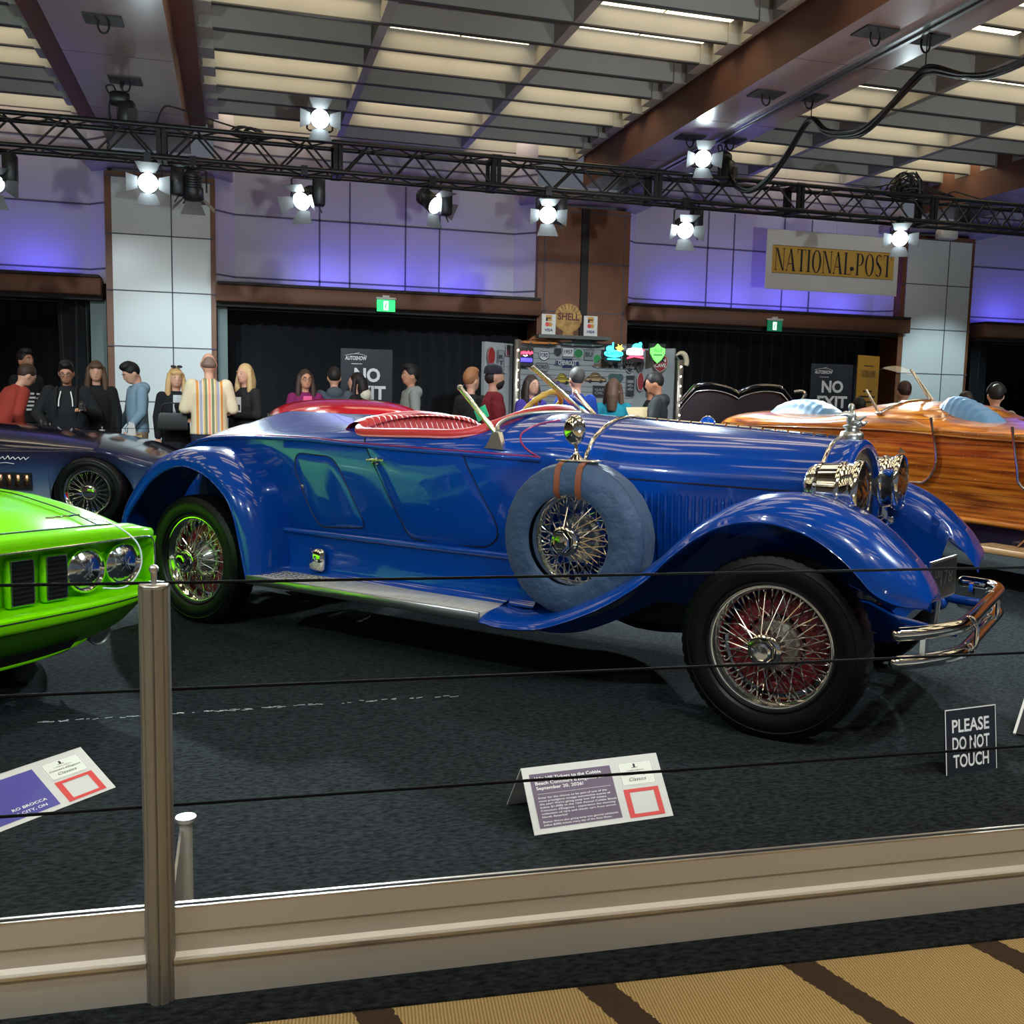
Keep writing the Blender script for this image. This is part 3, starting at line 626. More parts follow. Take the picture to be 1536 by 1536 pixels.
# frame, axle, springs, front apron, plate, bumper
q = MB()
for sg in (1, -1):
    q.loft([[Pn(s, sg * (r + dr), z + dz) for dr, dz in ((-.03, -.05), (.03, -.05), (.03, .05), (-.03, .05))] for s, r, z in ((-.9, .36, .52), (-.2, .38, .55), (.5, .40, .46), (2.6, .38, .46), (3.3, .37, .50), (3.6, .37, .47), (3.72, .37, .42))], True, True)
q.loft([[Pn(s, r, z) for r in (-.36, .36)] for s, z in ((3.40, .60), (3.52, .575), (3.64, .53), (3.72, .46), (3.715, .42))], False)
q.build('frame', M_BLUE, car, smooth=40)
q = MB(); q.box((-.8, -.34, .30), (3.3, .34, .46)); q.box((-.55, -.38, .40), (3.1, .38, .56)); q.tube([Pn(WB, -.66, .36), Pn(WB, -.45, .30), Pn(WB, .45, .30), Pn(WB, .66, .36)], .028, 8); q.tube([Pn(0, -.66, .367), Pn(0, .66, .367)], .05, 10); q.ell(Pn(0, 0, .36), (.16, .15, .16)); q.box((2.35, -.3, .45), (3.36, .3, .9)); q.ell(Pn(2.55, .0, .33), (.35, .3, .14))
q.build('chassis', M_BLUED, car)
q = MB()
for sg in (1, -1):
    for k in range(4): q.tube([Pn(3.32 - .42 + .06 * k, sg * .37, .40 - .018 * k - .0), Pn(3.32, sg * .37, .335 - .006 * k), Pn(3.74 - .06 * k, sg * .37, .40 - .018 * k)], .014, 4)
    q.ell(Pn(3.75, sg * .37, .42), (.035, .045, .035)); q.tube([Pn(3.62, sg * .37, .47), Pn(3.83, sg * .37, .44), Pn(3.92, sg * .34, .44)], .022, 8); q.tube([Pn(3.66, sg * .40, .56), Pn(3.72, sg * .42, .53)], .016, 8)
q.build('leaf_spring', M_BLUE, car)
q = MB()
for z, dz in ((.478, 0), (.372, 0)):
    p = resample([Pn(3.775, .715, z), Pn(3.84, .63, z), Pn(3.905, .51, z), Pn(3.945, .40, z), Pn(3.958, .25, z), Pn(3.963, 0, z), Pn(3.968, -.25, z), Pn(3.972, -.45, z), Pn(3.965, -.57, z), Pn(3.925, -.655, z), Pn(3.86, -.685, z), Pn(3.80, -.69, z)], 72)
    q.tube(p, .027, 14); q.ell(p[0], .027, 12, 8); q.ell(p[-1], .027, 12, 8)
for r in (.60, -.60): q.box((3.84, -r - .035, .36), (3.858, -r + .035, .49))
for r in (.33, -.33): q.tube([Pn(3.962, r, .478 + .024), Pn(3.992, r, .46), Pn(3.992, r, .39), Pn(3.962, r, .35)], .010, 8); q.lathe([(.027, -.012), (.030, -.008), (.030, .008), (.027, .012)], 16, Matrix.Translation(Pn(3.962, r, .478)) @ Matrix.Rotation(PI / 2, 4, 'X')); q.lathe([(.027, -.012), (.030, -.008), (.030, .008), (.027, .012)], 16, Matrix.Translation(Pn(3.962, r, .372)) @ Matrix.Rotation(PI / 2, 4, 'X'))
q.build('bumper', M_CHROME, car)
# number plate on its stay
T = Matrix.Translation(Pn(3.82, .07, .60)) @ Matrix.Rotation(-.16, 4, 'Z')
q = MB(); q.box((-.008, -.155, -.085), (.002, .155, .085), T); q.m = 1; q.box((.002, -.145, -.076), (.004, .145, .076), T)
q.m = 0
put_text(q, '178', T @ Vector((.006, -.05, -.02)), (T.to_3x3() @ Vector((0, 1, 0))), (0, 0, 1), w=.14, h=.062, lift=.001); put_text(q, 'U8', T @ Vector((.006, -.12, .015)), (T.to_3x3() @ Vector((0, 1, 0))), (0, 0, 1), w=.06, h=.04, lift=.001)
q.tube([Pn(3.81, .10, .52), Pn(3.80, .10, .40)], .006, 6); q.tube([Pn(3.81, .04, .52), Pn(3.80, .04, .40)], .006, 6)
q.build('number_plate', [M_CHROME_D, M_BLACK], car)
# cockpit: tub, seat, dash, wheel, coaming, windscreen
q = MB(); q.box((.95, -.55, .56), (1.95, .55, .60))
for sg in (1, -1): q.grid(lambda u, v: Pn(1.0 + .9 * u, sg * (side_r(1.0 + .9 * u, .62 + .5 * v) - .035), .62 + .5 * v), 12, 6)
q.build('cockpit_lining', M_RED, car)
q = MB()
NP = 22
def seat_pt(u, v):
    r = -.53 + 1.06 * u; bulge = .018 * abs(math.sin(PI * NP * u)); e = 1 - (2 * abs(u - .5)) ** 6
    if v < .65: t = v / .65; return Pn(1.30 - .26 * t + bulge, r, .70 + (.455 + .04 * e) * t)
    t = (v - .65) / .35; a = PI * t; return Pn(1.04 - .06 * (1 - math.cos(a)) + bulge * (1 - t), r, 1.155 + .04 * e + .028 * math.sin(a) - .05 * t * t)
q.grid(seat_pt, NP * 6, 16); q.grid(lambda u, v: Pn(1.25 + .45 * v, -.53 + 1.06 * u, .72 + .07 * math.sin(PI * min(1, v * 1.1)) + .010 * abs(math.sin(PI * NP * u))), NP * 4, 8)
q.build('seat', M_RED, car, smooth=70)
q = MB(); q.grid(lambda u, v: Pn(1.86 - .05 * v, -.54 + 1.08 * u, .95 + (top_z(1.88, -.54 + 1.08 * u) - .97) * v), 16, 4); q.build('dashboard', M_BLUED, car)
CO = [(.985, 0), (.985, .25), (.995, .42), (1.03, .53), (1.10, .58), (1.25, .592), (1.5, .592), (1.66, .582), (1.77, .55), (1.85, .46), (1.89, .32), (1.905, .15), (1.91, 0)]
full = CO + [(s, -r) for s, r in CO[-2:0:-1]]
def coz(s, r): return min(top_z(s, r), max(tRIM(s), top_z(s, r) if (s < 1.02 or s > 1.8) else 0)) + .004
cp = resample([Pn(s, r, coz(s, r)) for s, r in full + full[:1]], 120)[:-1]
q = MB(); q.tube(cp, .027, 12, closed=True); cm = q.build('cockpit_coaming', M_RED, car, smooth=60)
q = MB(); q.tube([Vector((p.x, p.y * 1.042, p.z - .014)) for p in cp], .006, 6, closed=True); q.tube([Vector((1.45 + (p.x - 1.45) * .94, p.y * .945, p.z + .012)) for p in cp], .006, 6, closed=True); q.build('coaming_highlight', M_COAMHI, cm)  # pale pink tubes stand in for highlights along the coaming edges
q = MB(); c = Vector(Pn(1.60, -.30, 1.20)); ax = Matrix.Translation(c) @ Matrix.Rotation(-.95, 4, 'Y')
q.tube([ax @ Vector((.19 * math.cos(2 * PI * k / 40), .19 * math.sin(2 * PI * k / 40), 0)) for k in range(40)], [.015 + .002 * (k % 2) for k in range(40)], 10, closed=True); stw = q.build('steering_wheel', M_YEL, car)
q = MB()
for k in range(4): a = PI / 4 + k * PI / 2; q.tube([ax @ Vector((0, 0, -.02)), ax @ Vector((.19 * math.cos(a), .19 * math.sin(a), 0))], .008, 6)
q.tube([ax @ Vector((0, 0, .01)), ax @ Vector((0, 0, -.30))], [.03, .018], 10); q.build('wheel_spokes', M_YEL, stw)
# raked V windscreen
NB, NT, CB, CT = Pn(1.918, .575, 1.145), Pn(1.702, .575, 1.345), Pn(2.06, 0, 1.248), Pn(1.757, 0, 1.474)
q = MB()
for sg in (1, -1): q.tube([Pn(1.935, sg * .578, 1.125), Pn(1.702, sg * .575, 1.352)], .0125, 10); q.ell(Pn(1.698, sg * .575, 1.356), .015, 10, 6)
q.tube([CB, CT], .012, 10); q.tube([Vector(CB) + Vector((.012, -.012, .0)), Vector(CT) + Vector((.012, -.012, .0))], .007, 8); q.ell(CT, .014, 10, 6)
scr = q.build('windscreen_frame', M_CHROME, car)
q = MB()
for sg in (1, -1):
    q.tube(resample([Pn(1.93, sg * .585, 1.155), Pn(1.905, sg * .545, 1.182), Pn(1.90, sg * .45, 1.212), Pn(1.925, sg * .30, 1.237), Pn(1.985, sg * .15, 1.247), CB], 30), .011, 8)
q.build('windscreen_sill', M_CHROME_D, scr)
q = MB()
for sg in (1, -1):
    b0, t0 = Vector(Pn(1.918, sg * .575, 1.16)), Vector(Pn(1.702, sg * .575, 1.345)); b1, t1 = Vector(CB), Vector(CT)
    def gp(u, v, k):
        p = b0.lerp(b1, u).lerp(t0.lerp(t1, u), v); n_ = (b1 - b0).cross(t0 - b0).normalized(); up = (t0 - b0).lerp(t1 - b1, u).normalized()
        return p + up * (.075 * math.sin(PI * u) ** .8 * v) + n_ * k
    q.grid(lambda u, v: gp(u, v, 0), 14, 4)
    q.tube([gp(k / 20, 1, 0) for k in range(21)], .0018, 5)
q.build('windscreen_glass', M_GLASS, scr)
for sg in (1, -1):
    q = MB(); q.loft([[Pn(1.915 + dx, sg * (.598 + k - (z - 1.07) * .25), z) for dx, z in ((-.045, 1.075), (.06, 1.07), (.045, 1.10), (.02, 1.15), (-.012, 1.15), (-.03, 1.10))] for k in (-.02, .014)], True, True); q.build('windscreen_bracket', M_BELL, scr)
q = MB(); T = Matrix.Translation(Pn(1.775, .50, 1.235)) @ Matrix.Rotation(-.45, 4, 'Y') @ Matrix.Rotation(.25, 4, 'X'); q.box((-.035, -.03, -.002), (.035, .03, .001), T @ Matrix.Rotation(PI / 2.4, 4, 'X') ); q.build('inspection_card', M_GREENC, scr)
# ================================================================= lighting truss
TY, TZB, TZT, TD = 11.85, 3.925, 4.255, .33
def truss_section(x0, x1, first, label):
    t = thing('truss_section', label, 'truss', (x0, TY, TZB), group='sections of the black lighting truss')
    L_ = x1 - x0; q = MB()
    for y in (0, TD):
        for z in (0, TZT - TZB): q.tube([(0, y, z), (L_, y, z)], .028, 10)
    q.build('chord', M_TRUSS, t)
    h = TZT - TZB; q = MB(); n = max(2, int(round(L_ / .62))); st = (L_ - .12) / n
    for y in (0, TD):
        for k in range(n):
            xa = .06 + k * st; q.tube([(xa, y, 0), (xa + st / 2, y, h)], .013, 6); q.tube([(xa + st / 2, y, h), (xa + st, y, 0)], .013, 6)
    for z in (0, h):
        for k in range(n):
            xa = .06 + k * st; q.tube([(xa, 0, z), (xa + st / 2, TD, z)], .010, 6); q.tube([(xa + st / 2, TD, z), (xa + st, 0, z)], .010, 6)
    q.build('bracing', M_TRUSS, t)
    for x in (.03, L_ - .03):
        q = MB()
        for y in (0, TD): q.box((x - .022, y - .02, 0), (x + .022, y + .02, h))
        for z in (0, h): q.box((x - .022, 0, z - .02), (x + .022, TD, z + .02))
        for y in (0, TD):
            for z in (0, h): q.lathe([(.001, -.03), (.034, -.03), (.034, .03), (.001, .03)], 10, Matrix.Translation((x, y, z)) @ Matrix.Rotation(PI / 2, 4, 'Y'))
        q.build('end_frame', M_TRUSS, t)
_tx = [-5.0, -2.75, -.78, 1.16, 3.06, 5.18, 7.23, 9.32, 11.6, 13.9]
_tl = ['section of black lighting truss running out of the picture on the left', 'section of black lighting truss under the left ceiling beam', 'section of black lighting truss in front of the left white column',
       'section of black lighting truss under the lamp that stands up at left', 'section of black lighting truss in the middle of the picture', 'section of black lighting truss under the right ceiling beam',
       'section of black lighting truss above the newspaper banner', 'section of black lighting truss at the far right under a pile of cable', 'section of black lighting truss running out of the picture on the right']
for i in range(9): truss_section(_tx[i], _tx[i + 1], i == 0, _tl[i])

M_LAMPW = mat('lit lamp lens', (1, 1, 1), .3, emit=(.78, .95, 1.0), es=55)
M_LAMPO = mat('dim lamp lens', (.6, .65, .7), .15, emit=(.78, .95, 1.0), es=3)
M_FLAP = mat('barn door flap', (.10, .10, .105), .45, .3)
def stage_lamp(x, z, aim, label, up=False, lit=1, driver=1, yaw=None, spot=True, y=TY, power=1500):
    t = thing('stage_lamp', label, 'lamp', (x, y, TZT + .03 if up else TZB - .03), group='lamps on the lighting truss')
    s = 1 if up else -1; hz = (z - (TZT + .03 if up else TZB - .03)) / 1.25; t.scale = (1.25,) * 3
    hub = Vector((0, 0, hz)); d = (Vector(aim) - Vector((x, y, z))).normalized(); T = Matrix.Translation(hub) @ d.to_track_quat('Z', 'Y').to_matrix().to_4x4()
    q = MB(); q.box((-.03, -.03, -.035), (.03, .03, .05)); q.tube([(0, 0, 0), (0, 0, s * .06)], .012, 8); ww = .115
    q.tube([(-ww, 0, hz), (-ww, 0, s * .075), (-ww + .02, 0, s * .06), (ww - .02, 0, s * .06), (ww, 0, s * .075), (ww, 0, hz)], .009, 6); q.build('yoke', M_TRUSS, t)
    q = MB(); q.lathe([(.001, -.19), (.05, -.19), (.07, -.16), (.075, -.05), (.088, -.03), (.092, .06), (.085, .065), (.082, .055)], 24, T)
    for k in range(5): q.lathe([(.076, -.15 + .022 * k), (.082, -.148 + .022 * k), (.076, -.142 + .022 * k)], 20, T)
    q.build('housing', M_TRUSS, t)
    q = MB(); q.lathe([(.001, .064), (.04, .062), (.080, .050)], 24, T); q.build('lamp_lens', M_LAMPW if lit else M_LAMPO, t)
    for k in range(4):
        R_ = T @ Matrix.Rotation(PI / 2 * k, 4, 'Z') @ Matrix.Translation((0, .088, .065)) @ Matrix.Rotation(-.55, 4, 'X')
        wd_ = .085 if k % 2 == 0 else .065; q = MB(); q.poly([(-wd_ * .75, 0), (wd_ * .75, 0), (wd_ * 1.25, .13), (-wd_ * 1.25, .13)], .002, R_ @ Vector((0, 0, 0)), R_.to_3x3() @ Vector((1, 0, 0)), R_.to_3x3() @ Vector((0, .25, 1)).normalized()); q.build('barn_door', M_FLAP, t, smooth=0)
    if driver:
        q = MB(); q.bbox((.13 * driver - .055, -.07, min(s * .06, s * .30)), (.13 * driver + .055, .05, max(s * .06, s * .30)), .01); q.tube([(.13 * driver, 0, s * .30), (.16 * driver, 0, s * .36), (.10 * driver, 0, hz)], .006, 6); q.build('power_box', M_TRUSS, t)
    if spot and lit:
        p = Vector((x, y, z)) + d * .22; o = light('stage_lamp_beam', 'SPOT', p, power, COOL, aim, spot_size=math.radians(58), spot_blend=.5, shadow_soft_size=.07)
    return t
stage_lamp(-2.470, 3.525, (-1.2, 6, 0), 'black lamp cut off by the left edge of the picture', lit=0, driver=1)
stage_lamp(-0.923, 3.638, (-.2, 1.5, 0.9), 'glaring lamp hanging in front of the left white column', driver=0, power=2600)
stage_lamp(-0.449, 3.575, (-.45, 13.4, 0.2), 'dark lamp turned away, hanging beside the glaring one at the left white column', lit=0, driver=-1)
stage_lamp(0.773, 3.588, (-2.6, 7.0, .3), 'lamp with open flaps aimed down left, hanging left of the exit sign', driver=1)
stage_lamp(0.948, 4.498, (.6, 2.0, 1.6), 'bright lamp standing up on the truss at left', up=True, driver=0, power=1100)
stage_lamp(2.270, 3.662, (5.4, 7.4, .3), 'lamp with open flaps aimed down right, hanging above the exit sign', driver=1)
stage_lamp(3.717, 3.638, (2.2, 5.0, .4), 'lamp with flaps hanging in front of the left half of the brown column', driver=1)
stage_lamp(5.563, 3.575, (4.3, 4.5, .3), 'lamp with flaps facing the viewer, hanging left of the newspaper banner', driver=1)
stage_lamp(5.775, 4.473, (3.2, 2.4, 1.4), 'bright lamp standing up on the truss under the right ceiling beam', up=True, driver=0, power=1100)
stage_lamp(8.794, 3.675, (3.4, 2.6, .2), 'glaring lamp hanging at the top left of the right white column', driver=0, power=2600)
# lamps on the same truss that light the columns and the back wall
for x, tx, cp in ((-.6, -.8, 260), (11.4, 12.0, 420)):
    light('column_wash', 'SPOT', (x, 12.1, 3.9), cp, (.68, .93, 1.0), (tx, 15, 1.3), spot_size=math.radians(50), spot_blend=.7, shadow_soft_size=.06)
M_HOIST = mat('hoist casing', (.015, .016, .018), .4)
def hoist(x, label, rz):
    t = thing('chain_hoist', label, 'hoist', (x, TY + .13, TZT), rz)
    q = MB(); q.bbox((-.09, -.09, .0), (.10, .09, .26), .03); q.lathe([(.001, -.1), (.07, -.1), (.085, -.05), (.085, .06), (.06, .1), (.001, .1)], 18, Matrix.Translation((-.06, 0, .28)) @ Matrix.Rotation(PI / 2, 4, 'Y')); q.box((.02, -.1, .03), (.12, .1, .17)); q.build('motor_body', M_HOIST, t)
    q = MB()
    for k in range(2):
        z = .40 + k * .06
        q.tube([(-.03 + (.016 if k % 2 else 0) * math.cos(a) + (0 if k % 2 else 0), (0 if k % 2 else .016) * math.cos(a), z + .045 * math.sin(a)) for a in [2 * PI * j / 10 for j in range(10)]], .006, 5, closed=True)
    q.build('chain', M_TRUSS, t)
    q = MB(); q.tube(resample([(-.13, -.02, .30), (-.17, -.02, .2), (-.16, -.02, .05), (-.12, -.02, -.1)], 12), .012, 6); q.tube(resample([(-.17, 0, .33), (-.2, 0, .40), (-.13, 0, .42), (-.1, 0, .36)], 12), .010, 6); q.build('control_cable', M_CABLE, t)
hoist(-1.15, 'black chain hoist on the truss under the left ceiling beam', 0)
hoist(6.19, 'black chain hoist on the truss beside the bright standing lamp, tied to the swagged cable', .5)
# swagged feed cable, cable piles and cloth on the truss
q = MB()
cpts = [(6.2, 5.9, 4.55), (6.2, 6.6, 4.22), (6.2, 7.17, 4.163), (6.2, 7.57, 4.235), (6.2, 8.06, 4.46), (6.2, 8.3, 4.42), (6.2, 8.67, 4.25), (6.2, 9.1, 4.166), (6.2, 9.7, 4.31), (6.2, 10.06, 4.52), (6.2, 10.51, 4.26), (6.2, 10.94, 4.05), (6.2, 11.35, 4.0), (6.2, 11.7, 4.15), (6.2, 11.85, 4.30)]
for k in range(5): q.tube([p + Vector((.018 * math.cos(k * 1.3 + i * .06), .0, .018 * math.sin(k * 1.3 + i * .06) - (.022 * (k % 3) * abs(math.sin(i * .165))))) for i, p in enumerate(resample(cpts, 90))], .016, 6)
q.tube([(6.2, 8.13, 4.73), (6.2, 8.13, 4.46)], .006, 5); q.tube([(6.2, 10.03, 4.73), (6.2, 10.03, 4.52)], .006, 5)
tag(q.build('swagged_cable', M_CABLE), 'thick black bundle of cables looped from the right ceiling beam down to the truss', 'cable')
def cable_pile(x, y, z, n, rx, rz, label, extra=None):
    q = MB()
    if extra: extra(q)
    for k in range(n):
        a = random.uniform(.3, 1) * rx; h = random.uniform(.1, 1) * rz; o = random.uniform(-.35, .35) * rx; ph = random.uniform(0, 6)
        q.tube([(x + o + a * math.cos(t), y + .13 + .10 * math.sin(t + ph), z + h * max(0, math.sin(t)) + .015 * math.sin(3 * t + ph)) for t in [2 * PI * j / 18 for j in range(18)]], .011, 5, closed=True)
    tag(q.build('cable_pile', M_CABLE), label, 'cable')
def fan(q):
    for dx, sg_ in ((-.7, 1), (.7, -1)):
        for k in range(4): q.tube(resample([(8.92 + dx * (1 + .12 * k), TY + .05 * k, TZT + .04), (8.92 + dx * .4, TY + .05 * k, TZT + .14), (8.92 + dx * .1, TY + .05 * k, TZT + .32)], 10), .008, 5)
cable_pile(8.92, TY, TZT + .02, 26, .30, .32, 'tangled heap of black cable on the truss above the right glaring lamp', fan)
cable_pile(.15, TY, TZT + .02, 8, .25, .06, 'low coil of black cable on the truss left of the standing lamp')
for pts_, lab in (([(-.82, TY, TZT + .03), (-.75, TY, TZT + .2), (-.62, TY, TZT + .21), (-.25, TY, TZT + .12), (.06, TY, TZT + .05)], 'thin black lead arching over the truss right of the left chain hoist'), ([(-2.5, TY - .04, TZT), (-2.25, TY - .04, TZT - .09), (-2.0, TY - .04, TZT - .075), (-1.8, TY - .04, TZT)], 'thin black lead drooping from the truss at the left edge'), ([(9.5, TY, TZT + .03), (9.62, TY, TZT + .1), (9.85, TY, TZT + .07), (10.1, TY, TZT + .03)], 'thin black lead on the truss right of the cable heap')):
    q = MB(); q.tube(resample(pts_, 20), .010, 6); tag(q.build('loose_cable', M_CABLE), lab, 'cable')

# ================================================================= crowd barrier in the foreground
M_ALU = mat('brushed aluminium', (.56, .52, .46), .5, .35)
M_ALUL = mat('bright aluminium edge', (.62, .61, .59), .3, .9)
M_WIRE = mat('black elastic cord', (.006, .006, .007), .9, spec=.1)
bang = math.atan2(bdir.y, bdir.x)
def kick_rail(u0, u1, label):
    t = thing('barrier_kick_rail', label, 'barrier', bpt(u0, 0, 0), bang, group='kick rails of the cord barrier'); L_ = u1 - u0
    prof = [(.018, 0.0000), (-.020, 0.0000), (-.020, 0.0850), (-.024, 0.0894), (-.024, 0.0959), (-.016, 0.0981), (-.008, 0.1068), (-.006, 0.1439), (-.012, 0.1504), (-.012, 0.2049), (.012, 0.2049), (.018, 0.1962)]
    q = MB(); q.loft([[(x, y, z) for y, z in prof] for x in (0, L_)], True, True); q.build('panel', M_ALU, t, smooth=25)
    q = MB(); q.box((0, -.0265, .0895), (L_, -.0235, .0965)); q.box((0, -.0128, .2050), (L_, -.008, .2085)); q.box((0, .004, .2050), (L_, .012, .2085)); q.build('edge_bead', M_ALUL, t); q = MB(); q.box((0, -.0078, .2050), (L_, .0038, .2062)); q.build('top_groove', M_BLACK, t)
kick_rail(-6, .289, 'brushed aluminium kick rail left of the foreground post'); kick_rail(.345, 9, 'long brushed aluminium kick rail right of the foreground post')
t = thing('barrier_post', 'tall fluted aluminium barrier post in the left foreground', 'post', bpt(.317, -.006, 0), bang)
q = MB(); rg = []
for z in (.0, .895): rg.append([((.031 - .0042 * max(0, math.cos(8 * a)) ** 6 - .003 * max(0, math.cos(8 * a + .5)) ** 10) * math.cos(a) * 1.0, (.031 - .0042 * max(0, math.cos(8 * a)) ** 6) * math.sin(a), z) for a in [2 * PI * k / 128 for k in range(128)]])
q.loft(rg, True, True); q.build('fluted_column', mat('post aluminium', (.30, .28, .255), .4, .6), t, smooth=50)
q = MB(); q.lathe([(.001, .895), (.0305, .895), (.031, .899), (.028, .903), (.001, .903)], 32); q.build('post_cap', M_ALUL, t)
q = MB(); q.tube([(0, .0, .903), (0, 0, .925)], .006, 8); q.ell((0, 0, .932), .010, 10, 8); q.build('cord_hook', M_ALUL, t)
post_ = t; t = MB(); t.lathe([(.001, 0), (.015, 0), (.015, .262), (.001, .262)], 16); t = t.build('support_leg', M_ALU, post_, loc=(.026, .306, 0))
q = MB(); q.loft([[(x, y, z) for y, z in ((0, .25), (-.29, .16), (-.29, .03), (0, .0))] for x in (-.014, -.008)], True, True); q.build('strut', M_ALUL, t)
q = MB(); q.lathe([(.001, .262), (.024, .262), (.027, .268), (.024, .275), (.001, .276)], 20); q.build('leg_cap', M_ALUL, t)
for z0, sag, lab in ((.904, .006, 'topmost'), (.679, .003, 'middle'), (.429, .002, 'lowest')):
    q = MB(); q.tube([bpt(-6 + k * .15, 0, z0 - sag * max(0, 1 - ((-6 + k * .15 - 2.6) / 2.6) ** 2)) for k in range(100)], .0034, 6)
    iv = Matrix.Translation(-post_.location); R_ = Matrix.Rotation(-bang, 4, 'Z'); q.v = [tuple(R_ @ (iv @ Vector(v))) for v in q.v]; q.build('elastic_cord', M_WIRE, post_)
# posts of the far barrier between the dark car and the crowd
def far_post(x, y, h, label):
    t = thing('barrier_post', label, 'post', (x, y, 0)); q = MB(); q.lathe([(.001, 0), (.03, 0), (.03, h), (.001, h)], 18); q.build('column', M_ALU, t); q = MB(); q.tube([(0, 0, h), (0, 0, h + .02)], .005, 6); q.ell((0, 0, h + .025), .009, 8, 6); q.build('cord_hook', M_ALUL, t); return t
fp_ = far_post(-2.02, 12.0, .93, 'slim aluminium barrier post in front of the big man in the black jacket'); far_post(-1.47, 11.95, .90, 'slim aluminium barrier post in front of the long haired woman in black')
q = MB()
for z in (.915, .66): q.tube([(-2 + .5 * k, .0, z) for k in range(9)], .003, 5)
q.build('elastic_cord', M_WIRE, fp_)

# ================================================================= cards and signs on the black carpet
M_CARD = mat('white card', (.60, .59, .56), .5)
M_PURP = mat('mauve print', nrgb(100, 82, 104), .5)
M_VIOL = mat('violet print', nrgb(76, 72, 150), .5)
M_REDP = mat('red print', nrgb(205, 62, 58), .5)
M_CREAM = mat('pale print panel', (.74, .75, .68), .5)
M_PALE = mat('pale print', (.85, .83, .82), .5)
def tent_card(A, B, rise, run, label, field, lines, W_=None):
    A, B = Vector(A), Vector(B); ux = (B - A).normalized(); w = (B - A).length; nx = Vector((-ux.y, ux.x, 0)); uy = (nx * run + Vector((0, 0, rise))); h = uy.length; uy.normalize(); nn = ux.cross(uy)
    t = thing('tent_card', label, 'card', A); O = Vector((0, 0, .002))
    q = MB(); q.poly([(0, 0), (w, 0), (w, h), (0, h)], .003, O - nn * .0032, ux, uy); q.build('front_leaf', M_CARD, t, smooth=0)
    tp = O + uy * h; dn = (nx * run * .9 - Vector((0, 0, rise))).normalized(); q = MB(); q.poly([(0, 0), (w, 0), (w, h * .99), (0, h * .99)], .003, tp, ux, dn); q.build('back_leaf', M_CARD, t, smooth=0)
    def P_(u, v, l=.0006): return O + ux * (u * w) + uy * (v * h) + nn * l
    def rect(q, u0, v0, u1, v1, l): q.add([P_(u0, v0, l), P_(u1, v0, l), P_(u1, v1, l), P_(u0, v1, l)], [(0, 1, 2, 3)])
    q = MB(); rect(q, .045, .08, .63, .90, .0006); q.build('printed_field', field, t, smooth=0, fix=False)
    q = MB(); rect(q, .685, .54, .945, .915, .0006); q.build('logo_panel', M_CREAM, t, smooth=0, fix=False)
    q = MB()
    for k in range(1): put_text(q, "Concours d'Elegance", P_(.705, .70), ux, uy, w=w * .215, h=h * .04, lift=.001, shear=.3); put_text(q, 'Classics', P_(.745, .61), ux, uy, w=w * .13, h=h * .055, lift=.001, shear=.35); put_text(q, 'COBBLE BEACH', P_(.75, .765), ux, uy, w=w * .12, h=h * .02, lift=.001)
    rect(q, .80, .82, .815, .88, .001); rect(q, .785, .815, .83, .823, .001)
    for e in ((.69, .55, .94, .553), (.69, .905, .94, .908), (.69, .55, .692, .908), (.938, .55, .94, .908)): rect(q, *e, .001)
    q.build('logo', M_INK, t, smooth=0, fix=False)
    q = MB(); 
    for e in ((.685, .05, .945, .105), (.685, .435, .945, .49), (.685, .105, .725, .435), (.905, .105, .945, .435)): rect(q, *e, .0008)
    q.build('red_frame', M_REDP, t, smooth=0, fix=False)
    q = MB()
    for s, u, v, wd_, hh, bo in lines: put_text(q, s, P_(u, v), ux, uy, w=w * wd_, h=h * hh, bold=bo, lift=.0016)
    if len(lines) > 3: rect(q, .075, .585, .60, .589, .0016)
    q.build('lettering', M_PALE, t, smooth=0, fix=False)
    return t
body_l = ['Enter for the chance to be part of one of the', 'most prestigious vintage automotive events of', "the year! We're giving away two VIP tickets", '(value $1,000) to the 15th Annual Cobble Beach', "Concours d'Elegance - experience the stunning", 'collection of rare and classic cars from across', 'North America!']
bw = [.49, .51, .475, .545, .53, .53, .175]
LN = [('Win VIP Tickets to the Cobble', .075, .80, .48, .05, .012), ("Beach Concours d'Elegance on", .075, .725, .49, .05, .012), ('September 20, 2026!', .075, .65, .335, .05, .012)]
LN += [(s, .075, .515 - .048 * i, bw[i], .028, .008) for i, s in enumerate(body_l)]
LN += [("Bonus: We're also giving away two general admission", .075, .155, .53, .027, .008), ('(value $200) tickets every day of the Auto Show.', .075, .108, .48, .027, .008)]
tent_card((.842, 2.658, .006), (1.31, 2.697, .006), .158, .125, 'white tent card with mauve text panel on the carpet before the blue car', M_PURP, LN)
B_ = Vector((-.392, 3.313, .006)); A_ = Vector((-.677, 3.03, .006)); A_ = B_ + (A_ - B_).normalized() * .52
tent_card(A_, B_, .10, .17, 'white tent card with violet panel at the left edge below the green car', M_VIOL, [('RO BROCCA', .36, .24, .22, .05, .012), ('G CITY, ON', .36, .14, .20, .05, .012)])
M_NAVY = mat('navy board', nrgb(28, 33, 44), .4)
